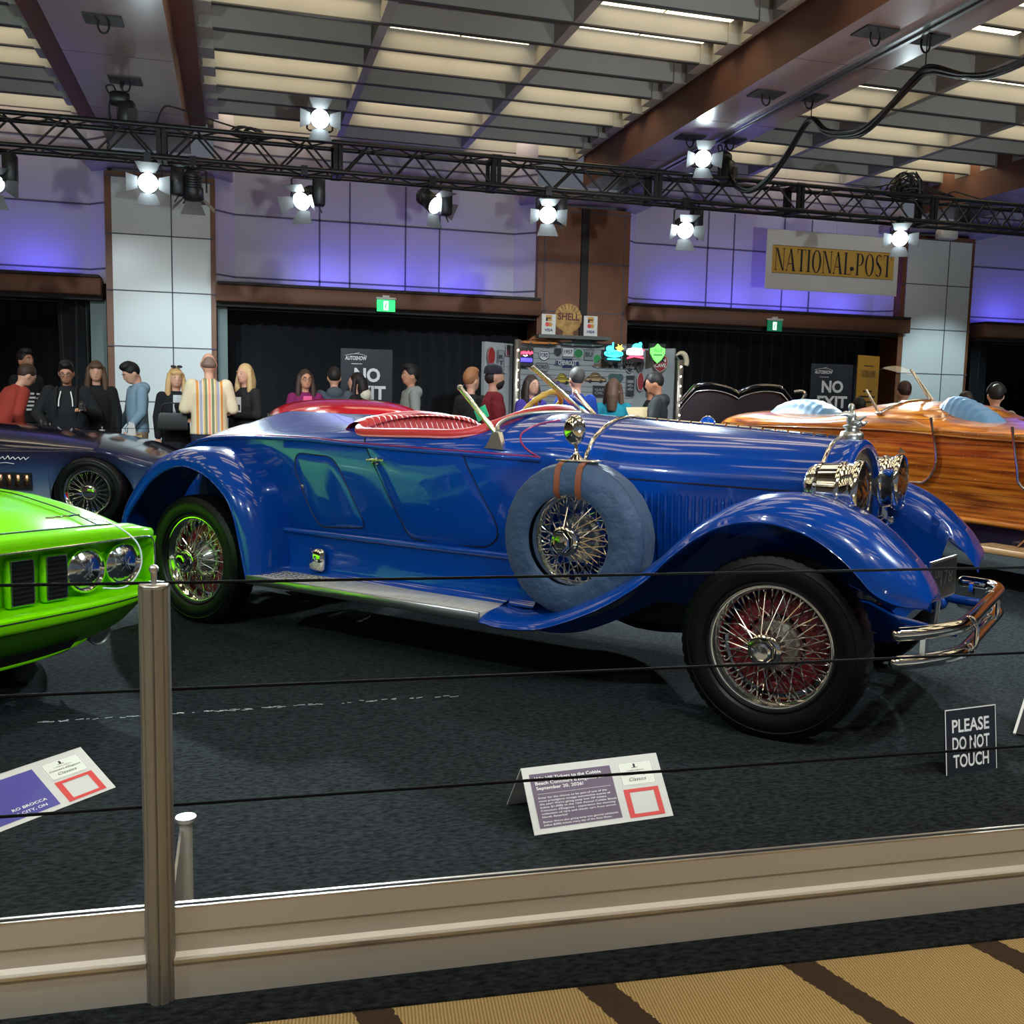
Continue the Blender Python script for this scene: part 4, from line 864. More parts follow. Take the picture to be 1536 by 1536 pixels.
def board_sign(P0, P1, h, lean, name, label, lines, edge=M_PALE):
    P0, P1 = Vector(P0), Vector(P1); ux = (P1 - P0).normalized(); w = (P1 - P0).length; nx = Vector((-ux.y, ux.x, 0)); uy = (nx * lean + Vector((0, 0, 1))).normalized(); nn = ux.cross(uy)
    t = thing(name, label, 'sign', P0); q = MB(); q.poly([(0, 0), (w, 0), (w, h), (0, h)], .006, -nn * .006, ux, uy); q.build('board', M_NAVY, t, smooth=0)
    q = MB(); 
    for a, b, c, d in ((0, 0, .004, h), (0, h - .004, w, h), (w - .003, 0, w, h)): q.add([ux * a + uy * b + nn * .0008, ux * c + uy * b + nn * .0008, ux * c + uy * d + nn * .0008, ux * a + uy * d + nn * .0008], [(0, 1, 2, 3)])
    q.build('edge_line', edge, t, smooth=0, fix=False)
    q = MB()
    for s, u, v, wd_, hh in lines: put_text(q, s, ux * (u * w) + uy * (v * h), ux, uy, w=w * wd_, h=h * hh, bold=.02, lift=.0015)
    q.build('lettering', M_WHITE, t, smooth=0, fix=False)
    q = MB(); q.poly([(0, 0), (.10, 0), (.0, .12)], .004, ux * (w / 2) - nn * .006, nx, (0, 0, 1)); q.build('rear_strut', M_NAVY, t, smooth=0)
board_sign((2.409, 2.798, .006), (2.648, 2.823, .006), .232, .12, 'notice_board', 'small navy board with white capitals standing on the carpet at the right', [('PLEASE', .13, .64, .73, .2), ('DO NOT', .13, .37, .73, .2), ('TOUCH', .14, .10, .70, .2)])
t = thing('notice_board', 'edge of another board lying tilted at the right border of the picture', 'sign', (3.0, 3.118, .006), -.91); T_ = Matrix.Rotation(.42, 4, 'X'); q = MB(); q.box((0, 0, 0), (.35, .30, .006), T_); q.build('board', M_NAVY, t); q = MB(); q.box((-.006, -.002, -.001), (.004, .30, .008), T_); q.build('edge_line', M_PALE, t); q = MB(); q.box((.05, .26, .0), (.30, .266, .11)); q.build('rear_strut', M_NAVY, t)

# ================================================================= signs at the back of the hall
M_GOLD = mat('gold banner', nrgb(205, 160, 70), .55)
M_BANN = mat('white banner cloth', (.66, .65, .64), .7)
M_OCHRE = mat('ochre board', nrgb(190, 140, 55), .5)
def serif(q, s, O, ux, uy, w, h, lift=.002):
    """condensed roman capitals with thick and thin strokes, built from polygons"""
    O, ux, uy = Vector(O), Vector(ux).normalized(), Vector(uy).normalized(); nn = ux.cross(uy) * lift
    adv = {'N': 1.15, 'A': 1.1, 'T': 1.0, 'I': .5, 'O': 1.12, 'L': .9, 'P': .95, 'S': .85, ' ': .35}
    tot = sum(adv[c] for c in s); x = 0
    def P(px, py): return O + ux * ((x + px) / tot * w) + uy * (py * h) + nn
    def quad(*p): q.add([P(*a) for a in p], [(0, 1, 2, 3)])
    TK, TN, SR = .20, .055, .035
    def ser(cx, y, hw=.2): quad((cx - hw, y), (cx + hw, y), (cx + hw, y + SR), (cx - hw, y + SR))
    def ring(cx, cy, rx, ry, tk, tn, a0=0, a1=2 * PI, n=28):
        vs = []
        for k in range(n + 1):
            a = a0 + (a1 - a0) * k / n; vs += [P(cx + rx * math.cos(a), cy + ry * math.sin(a)), P(cx + (rx - tk) * math.cos(a), cy + (ry - tn) * math.sin(a))]
        q.add(vs, [(2 * k, 2 * k + 2, 2 * k + 3, 2 * k + 1) for k in range(n)])
    for c in s:
        if c == 'N': quad((.13, 0), (.13 + TN, 0), (.13 + TN, 1), (.13, 1)); quad((.92, 0), (.92 + TN, 0), (.92 + TN, 1), (.92, 1)); quad((.13, 1), (.13 + TK, 1), (.97, 0), (.80, 0)); ser(.16, 0, .13); ser(.95, 1 - SR, .13); ser(.10, 1 - SR, .1)
        if c == 'A': quad((.08, 0), (.08 + TN, 0), (.54, 1), (.46, 1)); quad((.72, 0), (.96, 0), (.58, 1), (.42, 1)); quad((.24, .3), (.74, .3), (.74, .34), (.24, .34)); ser(.11, 0, .12); ser(.86, 0, .17)
        if c == 'T': quad((.4, 0), (.4 + TK, 0), (.4 + TK, 1), (.4, 1)); quad((.06, 1 - SR), (.94, 1 - SR), (.94, 1), (.06, 1)); quad((.06, .78), (.10, .78), (.13, 1), (.06, 1)); quad((.90, .78), (.94, .78), (.94, 1), (.87, 1)); ser(.5, 0)
        if c == 'I': quad((.15, 0), (.15 + TK, 0), (.15 + TK, 1), (.15, 1)); ser(.25, 0); ser(.25, 1 - SR)
        if c == 'O': ring(.56, .5, .48, .52, TK, .04)
        if c == 'L': quad((.14, 0), (.14 + TK, 0), (.14 + TK, 1), (.14, 1)); ser(.24, 1 - SR); quad((.04, 0), (.82, 0), (.82, SR), (.04, SR)); quad((.78, 0), (.82, 0), (.86, .26), (.82, .26))
        if c == 'P': quad((.14, 0), (.14 + TK, 0), (.14 + TK, 1), (.14, 1)); ser(.24, 0); quad((.05, 1 - SR), (.5, 1 - SR), (.5, 1), (.05, 1)); quad((.3, .44), (.5, .44), (.5, .47), (.3, .47)); ring(.48, .72, .40, .28, TK, .035, -PI / 2, PI / 2, 16)
        if c == 'S': ring(.42, .745, .32, .27, .16, .045, .25 * PI, 1.38 * PI, 16); ring(.42, .26, .34, .275, .18, .045, -.78 * PI, .42 * PI, 16); quad((.20, .60), (.34, .68), (.66, .42), (.52, .33)); quad((.66, .75), (.70, .75), (.70, 1.0), (.66, .95)); quad((.08, .02), (.12, .04), (.12, .28), (.08, .28))
        x += adv[c]
BX0, BX1, BZ0, BZ1, BY = 8.39, 10.97, 3.27, 4.235, 14.98
t = thing('hanging_banner', 'white banner with a gold newspaper title strip hanging on the back wall', 'banner', (BX0, BY - .28, BZ0)); bw_, bh_ = (BX1 - BX0) * .981, (BZ1 - BZ0)
q = MB(); q.box((0, 0, 0), (bw_, .012, bh_)); q.build('cloth', M_BANN, t)
q = MB(); q.box((.11, -.004, .27), (bw_ - .09, .0, .71)); q.build('title_strip', M_GOLD, t)
q = MB(); serif(q, 'NATIONAL POST', (.15, -.006, .31), (1, 0, 0), (0, 0, 1), bw_ - .28, .36); q.ell((1.62, -.006, .41), (.04, .002, .035), 10, 6)
for z in (.265, .71): q.box((.11, -.006, z), (bw_ - .09, -.004, z + .006))
q.build('lettering', M_INK, t, smooth=0, fix=False)
q = MB(); 
for x in (.3, 1.3, 2.2): q.tube([(x, .006, bh_), (x, .006, 5.5 - BZ0)], .003, 5)
q.build('hanging_wire', M_CHROME_D, t)
M_EXITG = mat('lit green exit panel', (.02, .5, .15), .4, emit=(.02, .85, .20), es=1.1)
M_EXITD = mat('green exit panel', (.01, .22, .11), .4, emit=(.01, .35, .15), es=.25)
M_EXITW = mat('exit pictogram', (.9, .95, .9), .4, emit=(.9, 1, .9), es=1.4)
def exit_sign(x, z, label, g):
    t = thing('exit_sign', label, 'sign', (x, 14.66, z)); q = MB(); q.bbox((-.15, 0, .17), (.15, .07, .205), .008); q.box((-.05, .02, .2), (.05, .07, .235)); q.build('housing', M_CARD, t)
    q = MB(); q.box((-.135, .02, -.0), (.135, .035, .17)); q.build('panel', g, t); q = MB(); q.add([(-.035, .018, .02), (.035, .018, .02), (.035, .018, .15), (-.035, .018, .15)], [(0, 1, 2, 3)]); q.build('pictogram_door', M_EXITW, t, fix=False)
    q = MB(); q.ell((.008, .016, .125), (.011, .002, .012), 8, 6); q.tube([(.0, .016, .11), (-.012, .016, .065)], .009, 6); q.tube([(-.012, .016, .068), (.012, .016, .05), (.01, .016, .025)], .006, 5); q.tube([(-.012, .016, .068), (-.022, .016, .04)], .006, 5); q.tube([(-.018, .016, .10), (.02, .016, .095)], .004, 5); q.build('running_figure', M_EXITG, t)
exit_sign(2.14, 2.61, 'bright green exit sign on the brown beam left of the brown column', M_EXITG); exit_sign(8.6, 2.585, 'dark green exit sign on the brown beam under the newspaper banner', M_EXITD)
def no_exit(x, y, w, h, zb, rz, label):
    t = thing('floor_sign', label, 'sign', (x, y, 0), rz); q = MB(); q.box((0, 0, zb), (w, .02, zb + h)); q.build('board', M_NAVY, t)
    q = MB(); q.box((w * .46, .0, .0), (w * .54, .02, zb)); q.box((w * .1, -.2, 0), (w * .9, .22, .02)); q.build('stand', M_BLACK, t)
    q = MB(); k = -.002
    put_text(q, 'NO', (w * .26, k, zb + h * .67), (1, 0, 0), (0, 0, 1), w=w * .50, h=h * .135, bold=.035); put_text(q, 'EXIT', (w * .17, k, zb + h * .49), (1, 0, 0), (0, 0, 1), w=w * .70, h=h * .135, bold=.035)
    put_text(q, 'AUTOSHOW', (w * .08, k, zb + h * .885), (1, 0, 0), (0, 0, 1), w=w * .42, h=h * .04, bold=.03, shear=.15)
    q.tube(resample([(w * .08, k, zb + h * .928), (w * .22, k, zb + h * .945), (w * .38, k, zb + h * .945), (w * .50, k, zb + h * .928)], 14), [.003] * 15, 5); q.tube([(w * .24, k, zb + h * .945), (w * .36, k, zb + h * .962)], .0025, 5); q.box((w * .2, k - .001, zb + h * .843), (w * .41, k, zb + h * .849))
    q.build('lettering', M_WHITE, t, smooth=0, fix=False)
no_exit(1.36, 13.5, .70, 1.32, .67, 0, 'dark no exit sign standing behind the red car roof')
no_exit(8.20, 12.9, .68, 1.25, .73, -.12, 'dark no exit sign standing beside the ochre board behind the wooden car')
t = thing('floor_sign', 'ochre newspaper board standing beside the dark no exit sign', 'sign', (8.86, 12.7, 0), .35); q = MB(); q.box((0, 0, .65), (.52, .02, 2.12)); q.build('board', M_OCHRE, t); q = MB(); q.box((.22, 0, 0), (.3, .02, .65)); q.box((.05, -.2, 0), (.47, .2, .02)); q.build('stand', M_BLACK, t)
q = MB(); serif(q, 'NATIONAL POST', (.08, -.002, 1.80), (1, 0, 0), (0, 0, 1), .36, .10)
for k, (w_, s) in enumerate(((.22, 'legitimate'), (.38, 'news you can trust'), (.28, 'every morning'), (.18, 'at home'))): q.box((.26 - w_ / 2, -.003, 1.58 - k * .08), (.26 + w_ / 2, -.001, 1.605 - k * .08))
q.box((.14, -.003, 1.96), (.38, -.001, 1.975)); q.tube([(.1, -.002, .8), (.1, -.002, .95), (.18, -.002, 1.0), (.28, -.002, 1.0)], .006, 5); q.build('lettering', M_INK, t, smooth=0, fix=False)
# speaker box on the right column soffit
t = thing('wall_speaker', 'small white loudspeaker bracketed at the top of the right white column', 'speaker', (11.6, 14.4, 4.38)); q = MB(); q.bbox((-.16, -.12, -.16), (.16, .08, .0), .02); q.build('cabinet', M_CARD, t); q = MB(); q.tube([(0, 0, 0), (0, 0, .05)], .03, 8); q.build('bracket', M_CHROME_D, t)
M_SCREEN = mat('lit blue screen', (.05, .2, .5), .4, emit=(.12, .45, 1.0), es=1.6)
t = thing('display_screen', 'glowing blue screen at the right edge behind the crowd', 'screen', (12.75, 13.4, 0)); q = MB(); q.bbox((0, 0, .9), (.9, .06, 1.85), .01); q.box((.4, .0, 0), (.5, .05, .9)); q.box((.1, -.25, 0), (.8, .3, .02)); q.build('casing', M_BLACK, t); q = MB(); q.box((.03, -.004, .93), (.87, 0, 1.82)); q.build('panel', M_SCREEN, t)
# ================================================================= the other cars
def shell_loft(m, W, ZB, ZT, Z0, ss, na=8, nb=14, n=2.0, tum=.06, dy=0):
    rings = []
    for s in ss:
        w, zb, zt, z0 = W(s), ZB(s), ZT(s), Z0(s); z0 = min(z0, zb - .01); pts = []
        for k in range(na): t = k / na; pts.append((w * (1 - tum * (1 - t) ** 2), z0 + (zb - z0) * t))
        for k in range(nb + 1): a = PI / 2 * k / nb; pts.append((w * max(0, math.cos(a)) ** (2 / n), zb + (zt - zb) * math.sin(a) ** (2 / n)))
        rings.append([(s, -r, z) for r, z in pts] + [(s, r, z) for r, z in pts[-2::-1]])
    m.loft(rings, False); return m
def arch_z0(base, arches):
    def f(s):
        z = base(s) if callable(base) else base
        for c, zc, R in arches:
            d = abs(s - c)
            if d < R: z = max(z, zc + math.sqrt(R * R - d * d))
        return z
    return f
def stations(a, b, step, arches):
    ss = set(round(a + (b - a) * k / int((b - a) / step), 4) for k in range(int((b - a) / step) + 1))
    for c, zc, R in arches:
        for k in range(33): s = c - R * math.cos(PI * k / 32); ss.add(round(min(b, max(a, s)), 4))
        ss.add(round(c - R - .002, 4)); ss.add(round(c + R + .002, 4))
    return sorted(x for x in ss if a <= x <= b)

# ---- lime green muscle car, front left corner in view
GO = Vector((-.615, 4.276, 0)) - .55 * Vector((.713, .701, 0))
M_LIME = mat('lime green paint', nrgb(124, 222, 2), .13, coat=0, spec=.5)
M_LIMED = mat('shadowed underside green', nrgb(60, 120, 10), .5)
gc = thing('muscle_car', 'lime green muscle car with twin round headlamps at the left edge of the picture', 'car', GO, math.atan2(-.713, .701))
gW = tabf([(-4.6, .80), (-3.8, .92), (-2, .94), (-.6, .94), (-.15, .925), (.0, .90), (.06, .87)])
def g_side(l): return 1 - .0 * l
gFR = tabf([(0, .085), (.5, .078), (.75, .058), (.88, .022), (.94, -.03)])     # fascia plan curve: s over |l|
gZB = tabf([(-4.6, .70), (-3, .74), (-1.02, .72), (-.5, .68), (0, .62), (.1, .60)])
gCR = tabf([(-4.6, .92), (-3.6, .95), (-1.6, .86), (-1.02, .83), (-.76, .82), (-.52, .795), (-.33, .77), (-.2, .745), (-.07, .715), (.04, .68)])
AR = [(-.92, .30, .40), (-3.6, .30, .40)]
gbase = tabf([(-4.6, .3), (-3.9, .24), (-.55, .24), (-.45, .32), (-.1, .42)])
def gz0(s): return arch_z0(gbase, AR)(s)
q = MB(); ss = [s for s in stations(-4.6, -.10, .08, AR)]
rings = []
for s in ss:
    w, zc, z0 = gW(s), gCR(s), gz0(s); hood = zc + .055 * min(1, max(.0, (-s) / .8)); p = []
    for k in range(7): t = k / 6; p.append((w * (1 - .05 * (1 - t) ** 2), z0 + (zc - .14 - z0) * t))
    for k in range(1, 8): a = PI / 2 * k / 7; p.append((w - .13 * (1 - math.cos(a)), zc - .14 + .14 * math.sin(a)))
    for k in range(1, 9): t = k / 8; p.append(((w - .13) * (1 - t), zc + (hood - zc) * (3 * t * t - 2 * t ** 3) - .014 * math.sin(PI * min(1, t * 3)) * (1 if t < .34 else 0)))
    rings.append([(s, -r, z) for r, z in p] + [(s, r, z) for r, z in p[-2::-1]])
q.loft(rings, False)
body = q.build('body', M_LIME, gc, smooth=45)
# front clip: from the last body section forward to the nose lip, then the recessed lamp panel and bumper
def lat(n, a=-.94, b=.94): return [a + (b - a) * k / n for k in range(n + 1)]
def nose_rows(rows, name, mtl, n=64, smooth=50, L_=.935, parent=gc):
    m = MB(); rr = []
    for f in rows: rr.append([f(l) for l in lat(n, -L_, L_)])
    m.loft(rr, False); return m.build(name, mtl, parent, smooth=smooth)
def eo(l, k=.94): return max(0, 1 - (abs(l) / k) ** 8)       # fall-off at the ends
def hoodz(l, s):
    zc = gCR(s); hood = zc + .055 * min(1, max(.0, (-s) / .8)); a = abs(l); w = gW(s)
    if a > w - .13: t = min(1, (a - (w - .13)) / .13); return zc - .14 + .14 * math.sqrt(max(0, 1 - t * t))
    t = 1 - a / (w - .13); return zc + (hood - zc) * (3 * t * t - 2 * t ** 3)
lipz = lambda l: .745 - .03 * (abs(l) / .94) ** 6 - .012 * (abs(l) / .9) ** 2
recT = lambda l: .685 - .012 * (abs(l) / .9) ** 8
recB = lambda l: .448 + .02 * (abs(l) / .9) ** 6
bumB = lambda l: .385 + .045 * (abs(l) / .9) ** 4
F_ = lambda l: gFR(abs(l))
def hz_row(s0): return lambda l: (s0 + (F_(l) - .085) * max(0, 1 + s0 / .10) * 1.0 if s0 > -.1 else -.10, l, hoodz(l, -.10))
rows = [lambda l: (-.10, l, hoodz(l, -.10)), lambda l: (-.10 + (F_(l) + .06) * .55, l, (hoodz(l, -.10) * .5 + lipz(l) * .5 + .014)), lambda l: (F_(l) - .012, l, lipz(l)), lambda l: (F_(l), l, lipz(l) - .012), lambda l: (F_(l) + .002, l, recT(l) + .012), lambda l: (F_(l) - .004, l, recT(l)), lambda l: (F_(l) - .05, l, recT(l) - .002)]
nose_rows(rows, 'nose_panel', M_LIME, L_=.926)
rows = [lambda l: (F_(l) - .05, l, recB(l) + .002), lambda l: (F_(l) - .004, l, recB(l)), lambda l: (F_(l) + .012, l, recB(l) - .012), lambda l: (F_(l) + .012, l, bumB(l) + .012), lambda l: (F_(l) - .005, l, bumB(l) - .004), lambda l: (F_(l) - .10, l, bumB(l) - .03)]
bp = nose_rows(rows, 'bumper', M_LIME)
q = MB(); q.tube([(F_(l) + .0125, l, recB(l) - .022 - .0) for l in lat(60, -.86, .86)], .0028, 5); q.build('bumper_seam', M_GAP, bp)
rows = [lambda l: (F_(l) - .015, l, bumB(l) - .008), lambda l: (F_(l) - .10, l, .27 + .12 * (abs(l) / .9) ** 6), lambda l: (F_(l) - .20, l, .215 + .17 * (abs(l) / .9) ** 6), lambda l: (F_(l) - .35, l, .21 + .19 * (abs(l) / .9) ** 6)]
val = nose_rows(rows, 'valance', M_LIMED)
q = MB(); q.loft([[(F_(l) - .085 - dz * .8, l, .265 - dz * .75 + .03 * (abs(l) / .6) ** 4) for l in lat(30, -.52, .52)] for dz in (-.025, .07)], False); q.build('lower_grille_opening', M_DARK, val)
q = MB(); q.tube([(F_(l) - .135, l, .225 + .05 * (abs(l) / .62) ** 4) for l in lat(40, -.60, .60)], .013, 8); q.build('valance_lip', M_LIME, val)
# recess side walls + back panel
rows = [lambda l: (F_(l) - .006, l, recT(l)), lambda l: (F_(l) - .09, l, recT(l) - .02), lambda l: (F_(l) - .10, l, recB(l) + .02), lambda l: (F_(l) - .006, l, recB(l))]
nose_rows(rows, 'lamp_panel', M_LIME, L_=.90)
for sg in (1, -1):
    q = MB(); q.grid(lambda u, v: (F_(.90) - .10 + .105 * u + .0, sg * (.865 + .05 * u - .02 * math.sin(PI * v)), recB(.88) + (recT(.88) - recB(.88)) * v), 4, 6); q.build('fender_return', M_LIME, gc)
    q = MB(); q.grid(lambda u, v: (F_(.90) - .035 - (.0 if v < .6 else .35 * (v - .6)) - .34 * u, sg * (.915 + .02 * u - .015 * (1 - u) * abs(v - .5)), .37 + (.66 - .37) * v), 6, 8); q.build('fender_front', M_LIME, gc)
    q = MB(); ring = [(F_(.80) + .004, sg * l, z) for l, z in [(.02, .690), (.3, .690), (.6, .689), (.82, .684), (.885, .665), (.905, .62), (.905, .53), (.885, .475), (.84, .452)]]
    q.tube([(F_(abs(l)) + .004, l, z) for _, l, z in resample(ring, 50)], .005, 6); q.build('recess_trim', M_CHROME, gc)
    for l in (.55, .745):
        T = Matrix.Translation((F_(l) - .052, sg * l, .570)) @ Matrix.Rotation(PI / 2, 4, 'Y')
        q = MB(); q.lathe([(.090, -.06), (.090, .0), (.092, .004), (.089, .006), (.084, .002), (.080, -.01)], 40, T); o = q.build('headlamp', M_LIME, gc)
        q = MB(); q.lathe([(.086, -.004), (.0885, .004), (.083, .008), (.077, .000), (.074, -.004)], 40, T); q.build('bezel', M_CHROME, o)
        q = MB(); rings = []
        for i in range(8):
            t = i / 7; rings.append([T @ Vector((.076 * t * math.cos(a), .076 * t * math.sin(a), .020 * (1 - t * t) - .003 + .0008 * math.sin(.076 * t * math.sin(a) * 900))) for a in [2 * PI * k / 72 for k in range(72)]])
        q.loft(rings, True); q.build('lamp_lens', M_LENS, o, smooth=30)
        q = MB(); q.lathe([(.078, -.02), (.076, -.06), (.02, -.09)], 30, T); q.build('lamp_bucket', M_BLACK, o)
    for l0, l1 in ((.06, .16), (.22, .31), (.37, .455)):
        q = MB(); q.bbox((F_(l0) - .085, min(sg * l0, sg * l1) - .014, .466), (F_(l0) - .052, max(sg * l0, sg * l1) + .014, .656), .008); o = q.build('grille_slot', M_LIME, gc)
        q = MB(); q.box((F_(l0) - .056, min(sg * l0, sg * l1), .478), (F_(l0) - .050, max(sg * l0, sg * l1), .646)); q.build('slot_void', M_DARK, o)
        q = MB()
        for k in range(9): q.box((F_(l0) - .056, min(sg * l0, sg * l1), .486 + k * .018), (F_(l0) - .044, max(sg * l0, sg * l1), .490 + k * .018))
        q.build('slot_bars', M_BLACK, o)
        q = MB(); c_ = [(F_(l0) - .049, sg * l0, .476), (F_(l0) - .049, sg * l1, .476), (F_(l0) - .049, sg * (l1 + .003), .49), (F_(l0) - .049, sg * (l1 + .003), .635), (F_(l0) - .049, sg * l1, .648), (F_(l0) - .049, sg * l0, .648)]; q.tube(c_, .003, 5, closed=True); q.build('slot_trim', M_CHROME_D, o)
    T = Matrix.Translation((F_(.7) - .16, sg * .70, .262)) @ Matrix.Rotation(PI / 2 + .25, 4, 'Y'); q = MB(); q.lathe([(.052, -.04), (.054, .0), (.048, .006), (.044, .0), (.001, .008)], 24, T); q.build('turn_lamp', M_CHROME_D, val)
    for wx in (-.92, -3.6):
        o = MB(); o = tyre_mb(.32, .22, .19, 60, True).build('wheel', M_RUBBER, gc, loc=(wx, sg * .80, .32)); o.rotation_euler = (0, 0, 0 if sg > 0 else PI)
        q = MB(); q.lathe([(.19, .05), (.185, .08), (.12, .06), (.05, .075), (.001, .08)], 30, RY); q.build('wheel_disc', M_CHROME_D, o)
q = MB(); q.box((-4.4, -.86, .28), (-.25, .86, .62)); q.build('underbody', M_DARK, gc)
q = MB()                                                # hood seam, script badge
q.tube([(-.10 + (F_(l) + .06) * .55 + .004, l, (hoodz(l, -.10) * .5 + lipz(l) * .5 + .0155)) for l in lat(50, -.72, .72)], .0028, 5); q.tube([(-.08 - .03 * k, .72 + .0015 * k, hoodz(.72, -.08 - .03 * k) + .001) for k in range(1, 34)], .0028, 5); q.build('hood_seam', M_GAP, gc)
q = MB()
for k, (a, b_) in enumerate([(0, .0), (.03, .012), (.05, -.008), (.07, .012), (.09, -.006), (.11, .010), (.14, .0), (.17, .004)]):
    if k: q.tube([(-.055 + pb * .6, .43 - 0 + pa * .9, .790 - .10 * pb), (-.055 + b_ * .6, .43 + a * .9, .790 - .10 * b_)], .004, 5)
    pa, pb = a, b_
q.build('script_badge', M_CHROME, gc)
q = MB(); q.tube(resample([(.0, .58, .78), (.09, .63, .76), (.15, .70, .68), (.16, .71, .58), (.13, .66, .50), (.085, .58, .50)], 40), .0035, 6); tag(q.build('loop_of_wire', mat('white lead', (.75, .78, .75), .4), gc), None)
# greenhouse far back, out of frame
q = MB(); gg = [[(s, -r * .62, z) for r, z in ((1.1, .88), (.86, 1.24), (-.86, 1.24), (-1.1, .88))] for s in (-2.2, -2.9, -3.5)]; gg[0] = [(p[0] + .5 * (p[2] < 1), p[1], p[2]) for p in gg[0]]; gg[2] = [(p[0] - .5 * (p[2] < 1), p[1], p[2]) for p in gg[2]]; q.loft(gg, True, True); q.build('greenhouse', M_BLACK, gc)

# ---- dark blue show car behind it
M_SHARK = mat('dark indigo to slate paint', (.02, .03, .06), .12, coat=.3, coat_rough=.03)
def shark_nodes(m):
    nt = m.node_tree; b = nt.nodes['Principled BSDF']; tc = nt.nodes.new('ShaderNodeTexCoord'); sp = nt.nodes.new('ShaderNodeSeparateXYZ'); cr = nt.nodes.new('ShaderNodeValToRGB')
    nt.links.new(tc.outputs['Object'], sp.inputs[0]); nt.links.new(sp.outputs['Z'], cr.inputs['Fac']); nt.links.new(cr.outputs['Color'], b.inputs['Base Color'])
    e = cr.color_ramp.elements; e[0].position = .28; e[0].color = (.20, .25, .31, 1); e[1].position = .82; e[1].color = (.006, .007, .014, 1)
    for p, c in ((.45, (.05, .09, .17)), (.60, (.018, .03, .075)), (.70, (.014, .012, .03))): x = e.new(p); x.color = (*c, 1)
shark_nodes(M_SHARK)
pc = thing('show_car', 'low dark indigo show car with wire wheels behind the lime green car', 'car', (-1.394 + .27 * .88, 10.325 + .963 * .80, 0), math.atan2(-.269, .963))
pW = tabf([(-3.4, .55), (-2.6, .82), (-1.5, .86), (-.5, .87), (0, .88), (.4, .80), (.8, .58), (1.1, .32), (1.2, .12)])
pZB = tabf([(-3.4, .60), (-1.5, .70), (-.5, .72), (0, .74), (.5, .62), (1.2, .47)])
pZT = tabf([(-3.4, .72), (-2.6, .9), (-1.2, .98), (-.92, .965), (-.5, .935), (-.14, .895), (.17, .82), (.44, .735), (.68, .65), (.95, .565), (1.2, .50)])
PA = [(0, .26, .40), (-2.4, .26, .40)]
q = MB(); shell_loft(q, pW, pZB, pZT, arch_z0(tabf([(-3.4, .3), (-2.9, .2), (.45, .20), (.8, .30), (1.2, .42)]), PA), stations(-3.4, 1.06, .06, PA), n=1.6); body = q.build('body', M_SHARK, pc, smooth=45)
q = MB(); q.box((-3.0, -.62, .2), (.7, .62, .6)); q.build('underbody', M_DARK, pc)
def wheel_simple(parent, loc, flip):
    o = tyre_mb(.345, .22, .215, 64).build('wheel', M_RUBBER, parent, loc=loc); o.rotation_euler = (0, 0, PI if flip else 0)
    q = MB(); q.lathe([(.226, .08), (.236, .105), (.228, .122), (.200, .108), (.188, .03), (.185, -.06)], 48, RY); q.build('rim', M_CHROME, o)
    q = MB()
    for k in range(20):
        a = 2 * PI * k / 20
        for tw in (.22, -.22): q.tube([(.065 * math.cos(a), .085, .065 * math.sin(a)), (.198 * math.cos(a + tw), .05, .198 * math.sin(a + tw))], .0045, 5)
    q.lathe([(.001, .10), (.05, .10), (.072, .09), (.075, .07), (.06, .03)], 28, RY); q.build('spoke_lacing', M_CHROME, o)
    q = MB(); q.lathe([(.195, -.02), (.001, -.02)], 24, RY); q.build('wheel_void', M_DARK, o)
for sg in (1, -1):
    wheel_simple(pc, (0, -sg * .80, .345), sg > 0); wheel_simple(pc, (-2.4, -sg * .80, .345), sg > 0)
    q = MB(); q.box((-1.1, -sg * .865 - .012, .36), (-.56, -sg * .865 + .012, .52)); o = q.build('side_vent', M_BLACK, pc)
    q = MB()
    for k in range(6): q.bbox((-1.06 + k * .085, -sg * .872 - .015, .38), (-1.01 + k * .085, -sg * .872 + .015, .50), .006)
    q.build('vent_fin', mat('fin with orange reflection', (.55, .28, .16), .25, 1), o)  # orange reflection on the fins is put into their base colour
    q = MB(); q.tube([(-2.0, -sg * .84, .25), (-.5, -sg * .86, .22)], .05, 10); q.build('side_pipe', M_CHROME_D, pc)
    q = MB(); q.bbox((.60, -sg * .70 - .02, .50), (.82, -sg * .56 + .02, .525), .006); q.build('marker_trim', M_CHROME, pc)
    q = MB(); T = Matrix.Translation((.55, -sg * .745, .30))
    for k in range(4): q.bbox((.46 + k * .07, -sg * .74 + sg * .045 * k - .03, .30 + .02 * k), (.49 + k * .07, -sg * .74 + sg * .045 * k + .02, .42), .008)
    q.build('nose_gill', M_CHROME_D, pc)
q = MB(); x0 = -1.0; 
for k in range(26):
    if k: q.tube([(pa, -.878, pz), (x0 + k * .017, -.878, .66 + .022 * math.sin(k * 2.1) * (1.3 if k in (1, 2, 13) else .7))], .0035, 4)
    pa, pz = x0 + k * .017, .66 + .022 * math.sin(k * 2.1) * (1.3 if k in (1, 2, 13) else .7)
q.tube([(-.92, -.878, .605), (-.80, -.878, .615), (-.72, -.878, .605)], .003, 4); q.build('script_badge', M_WHITE, pc)
q = MB(); q.tube([(.4, -.62, .27), (.95, -.45, .30), (1.05, 0, .30), (.95, .45, .30), (.4, .62, .27)], .035, 10); q.build('front_bumper', M_CHROME, pc)
q = MB(); q.grid(lambda u, v: (-1.5 - .5 * u, -.55 + 1.1 * v, .96 + .16 * u), 4, 6); q.build('windscreen', M_GLASS, pc)

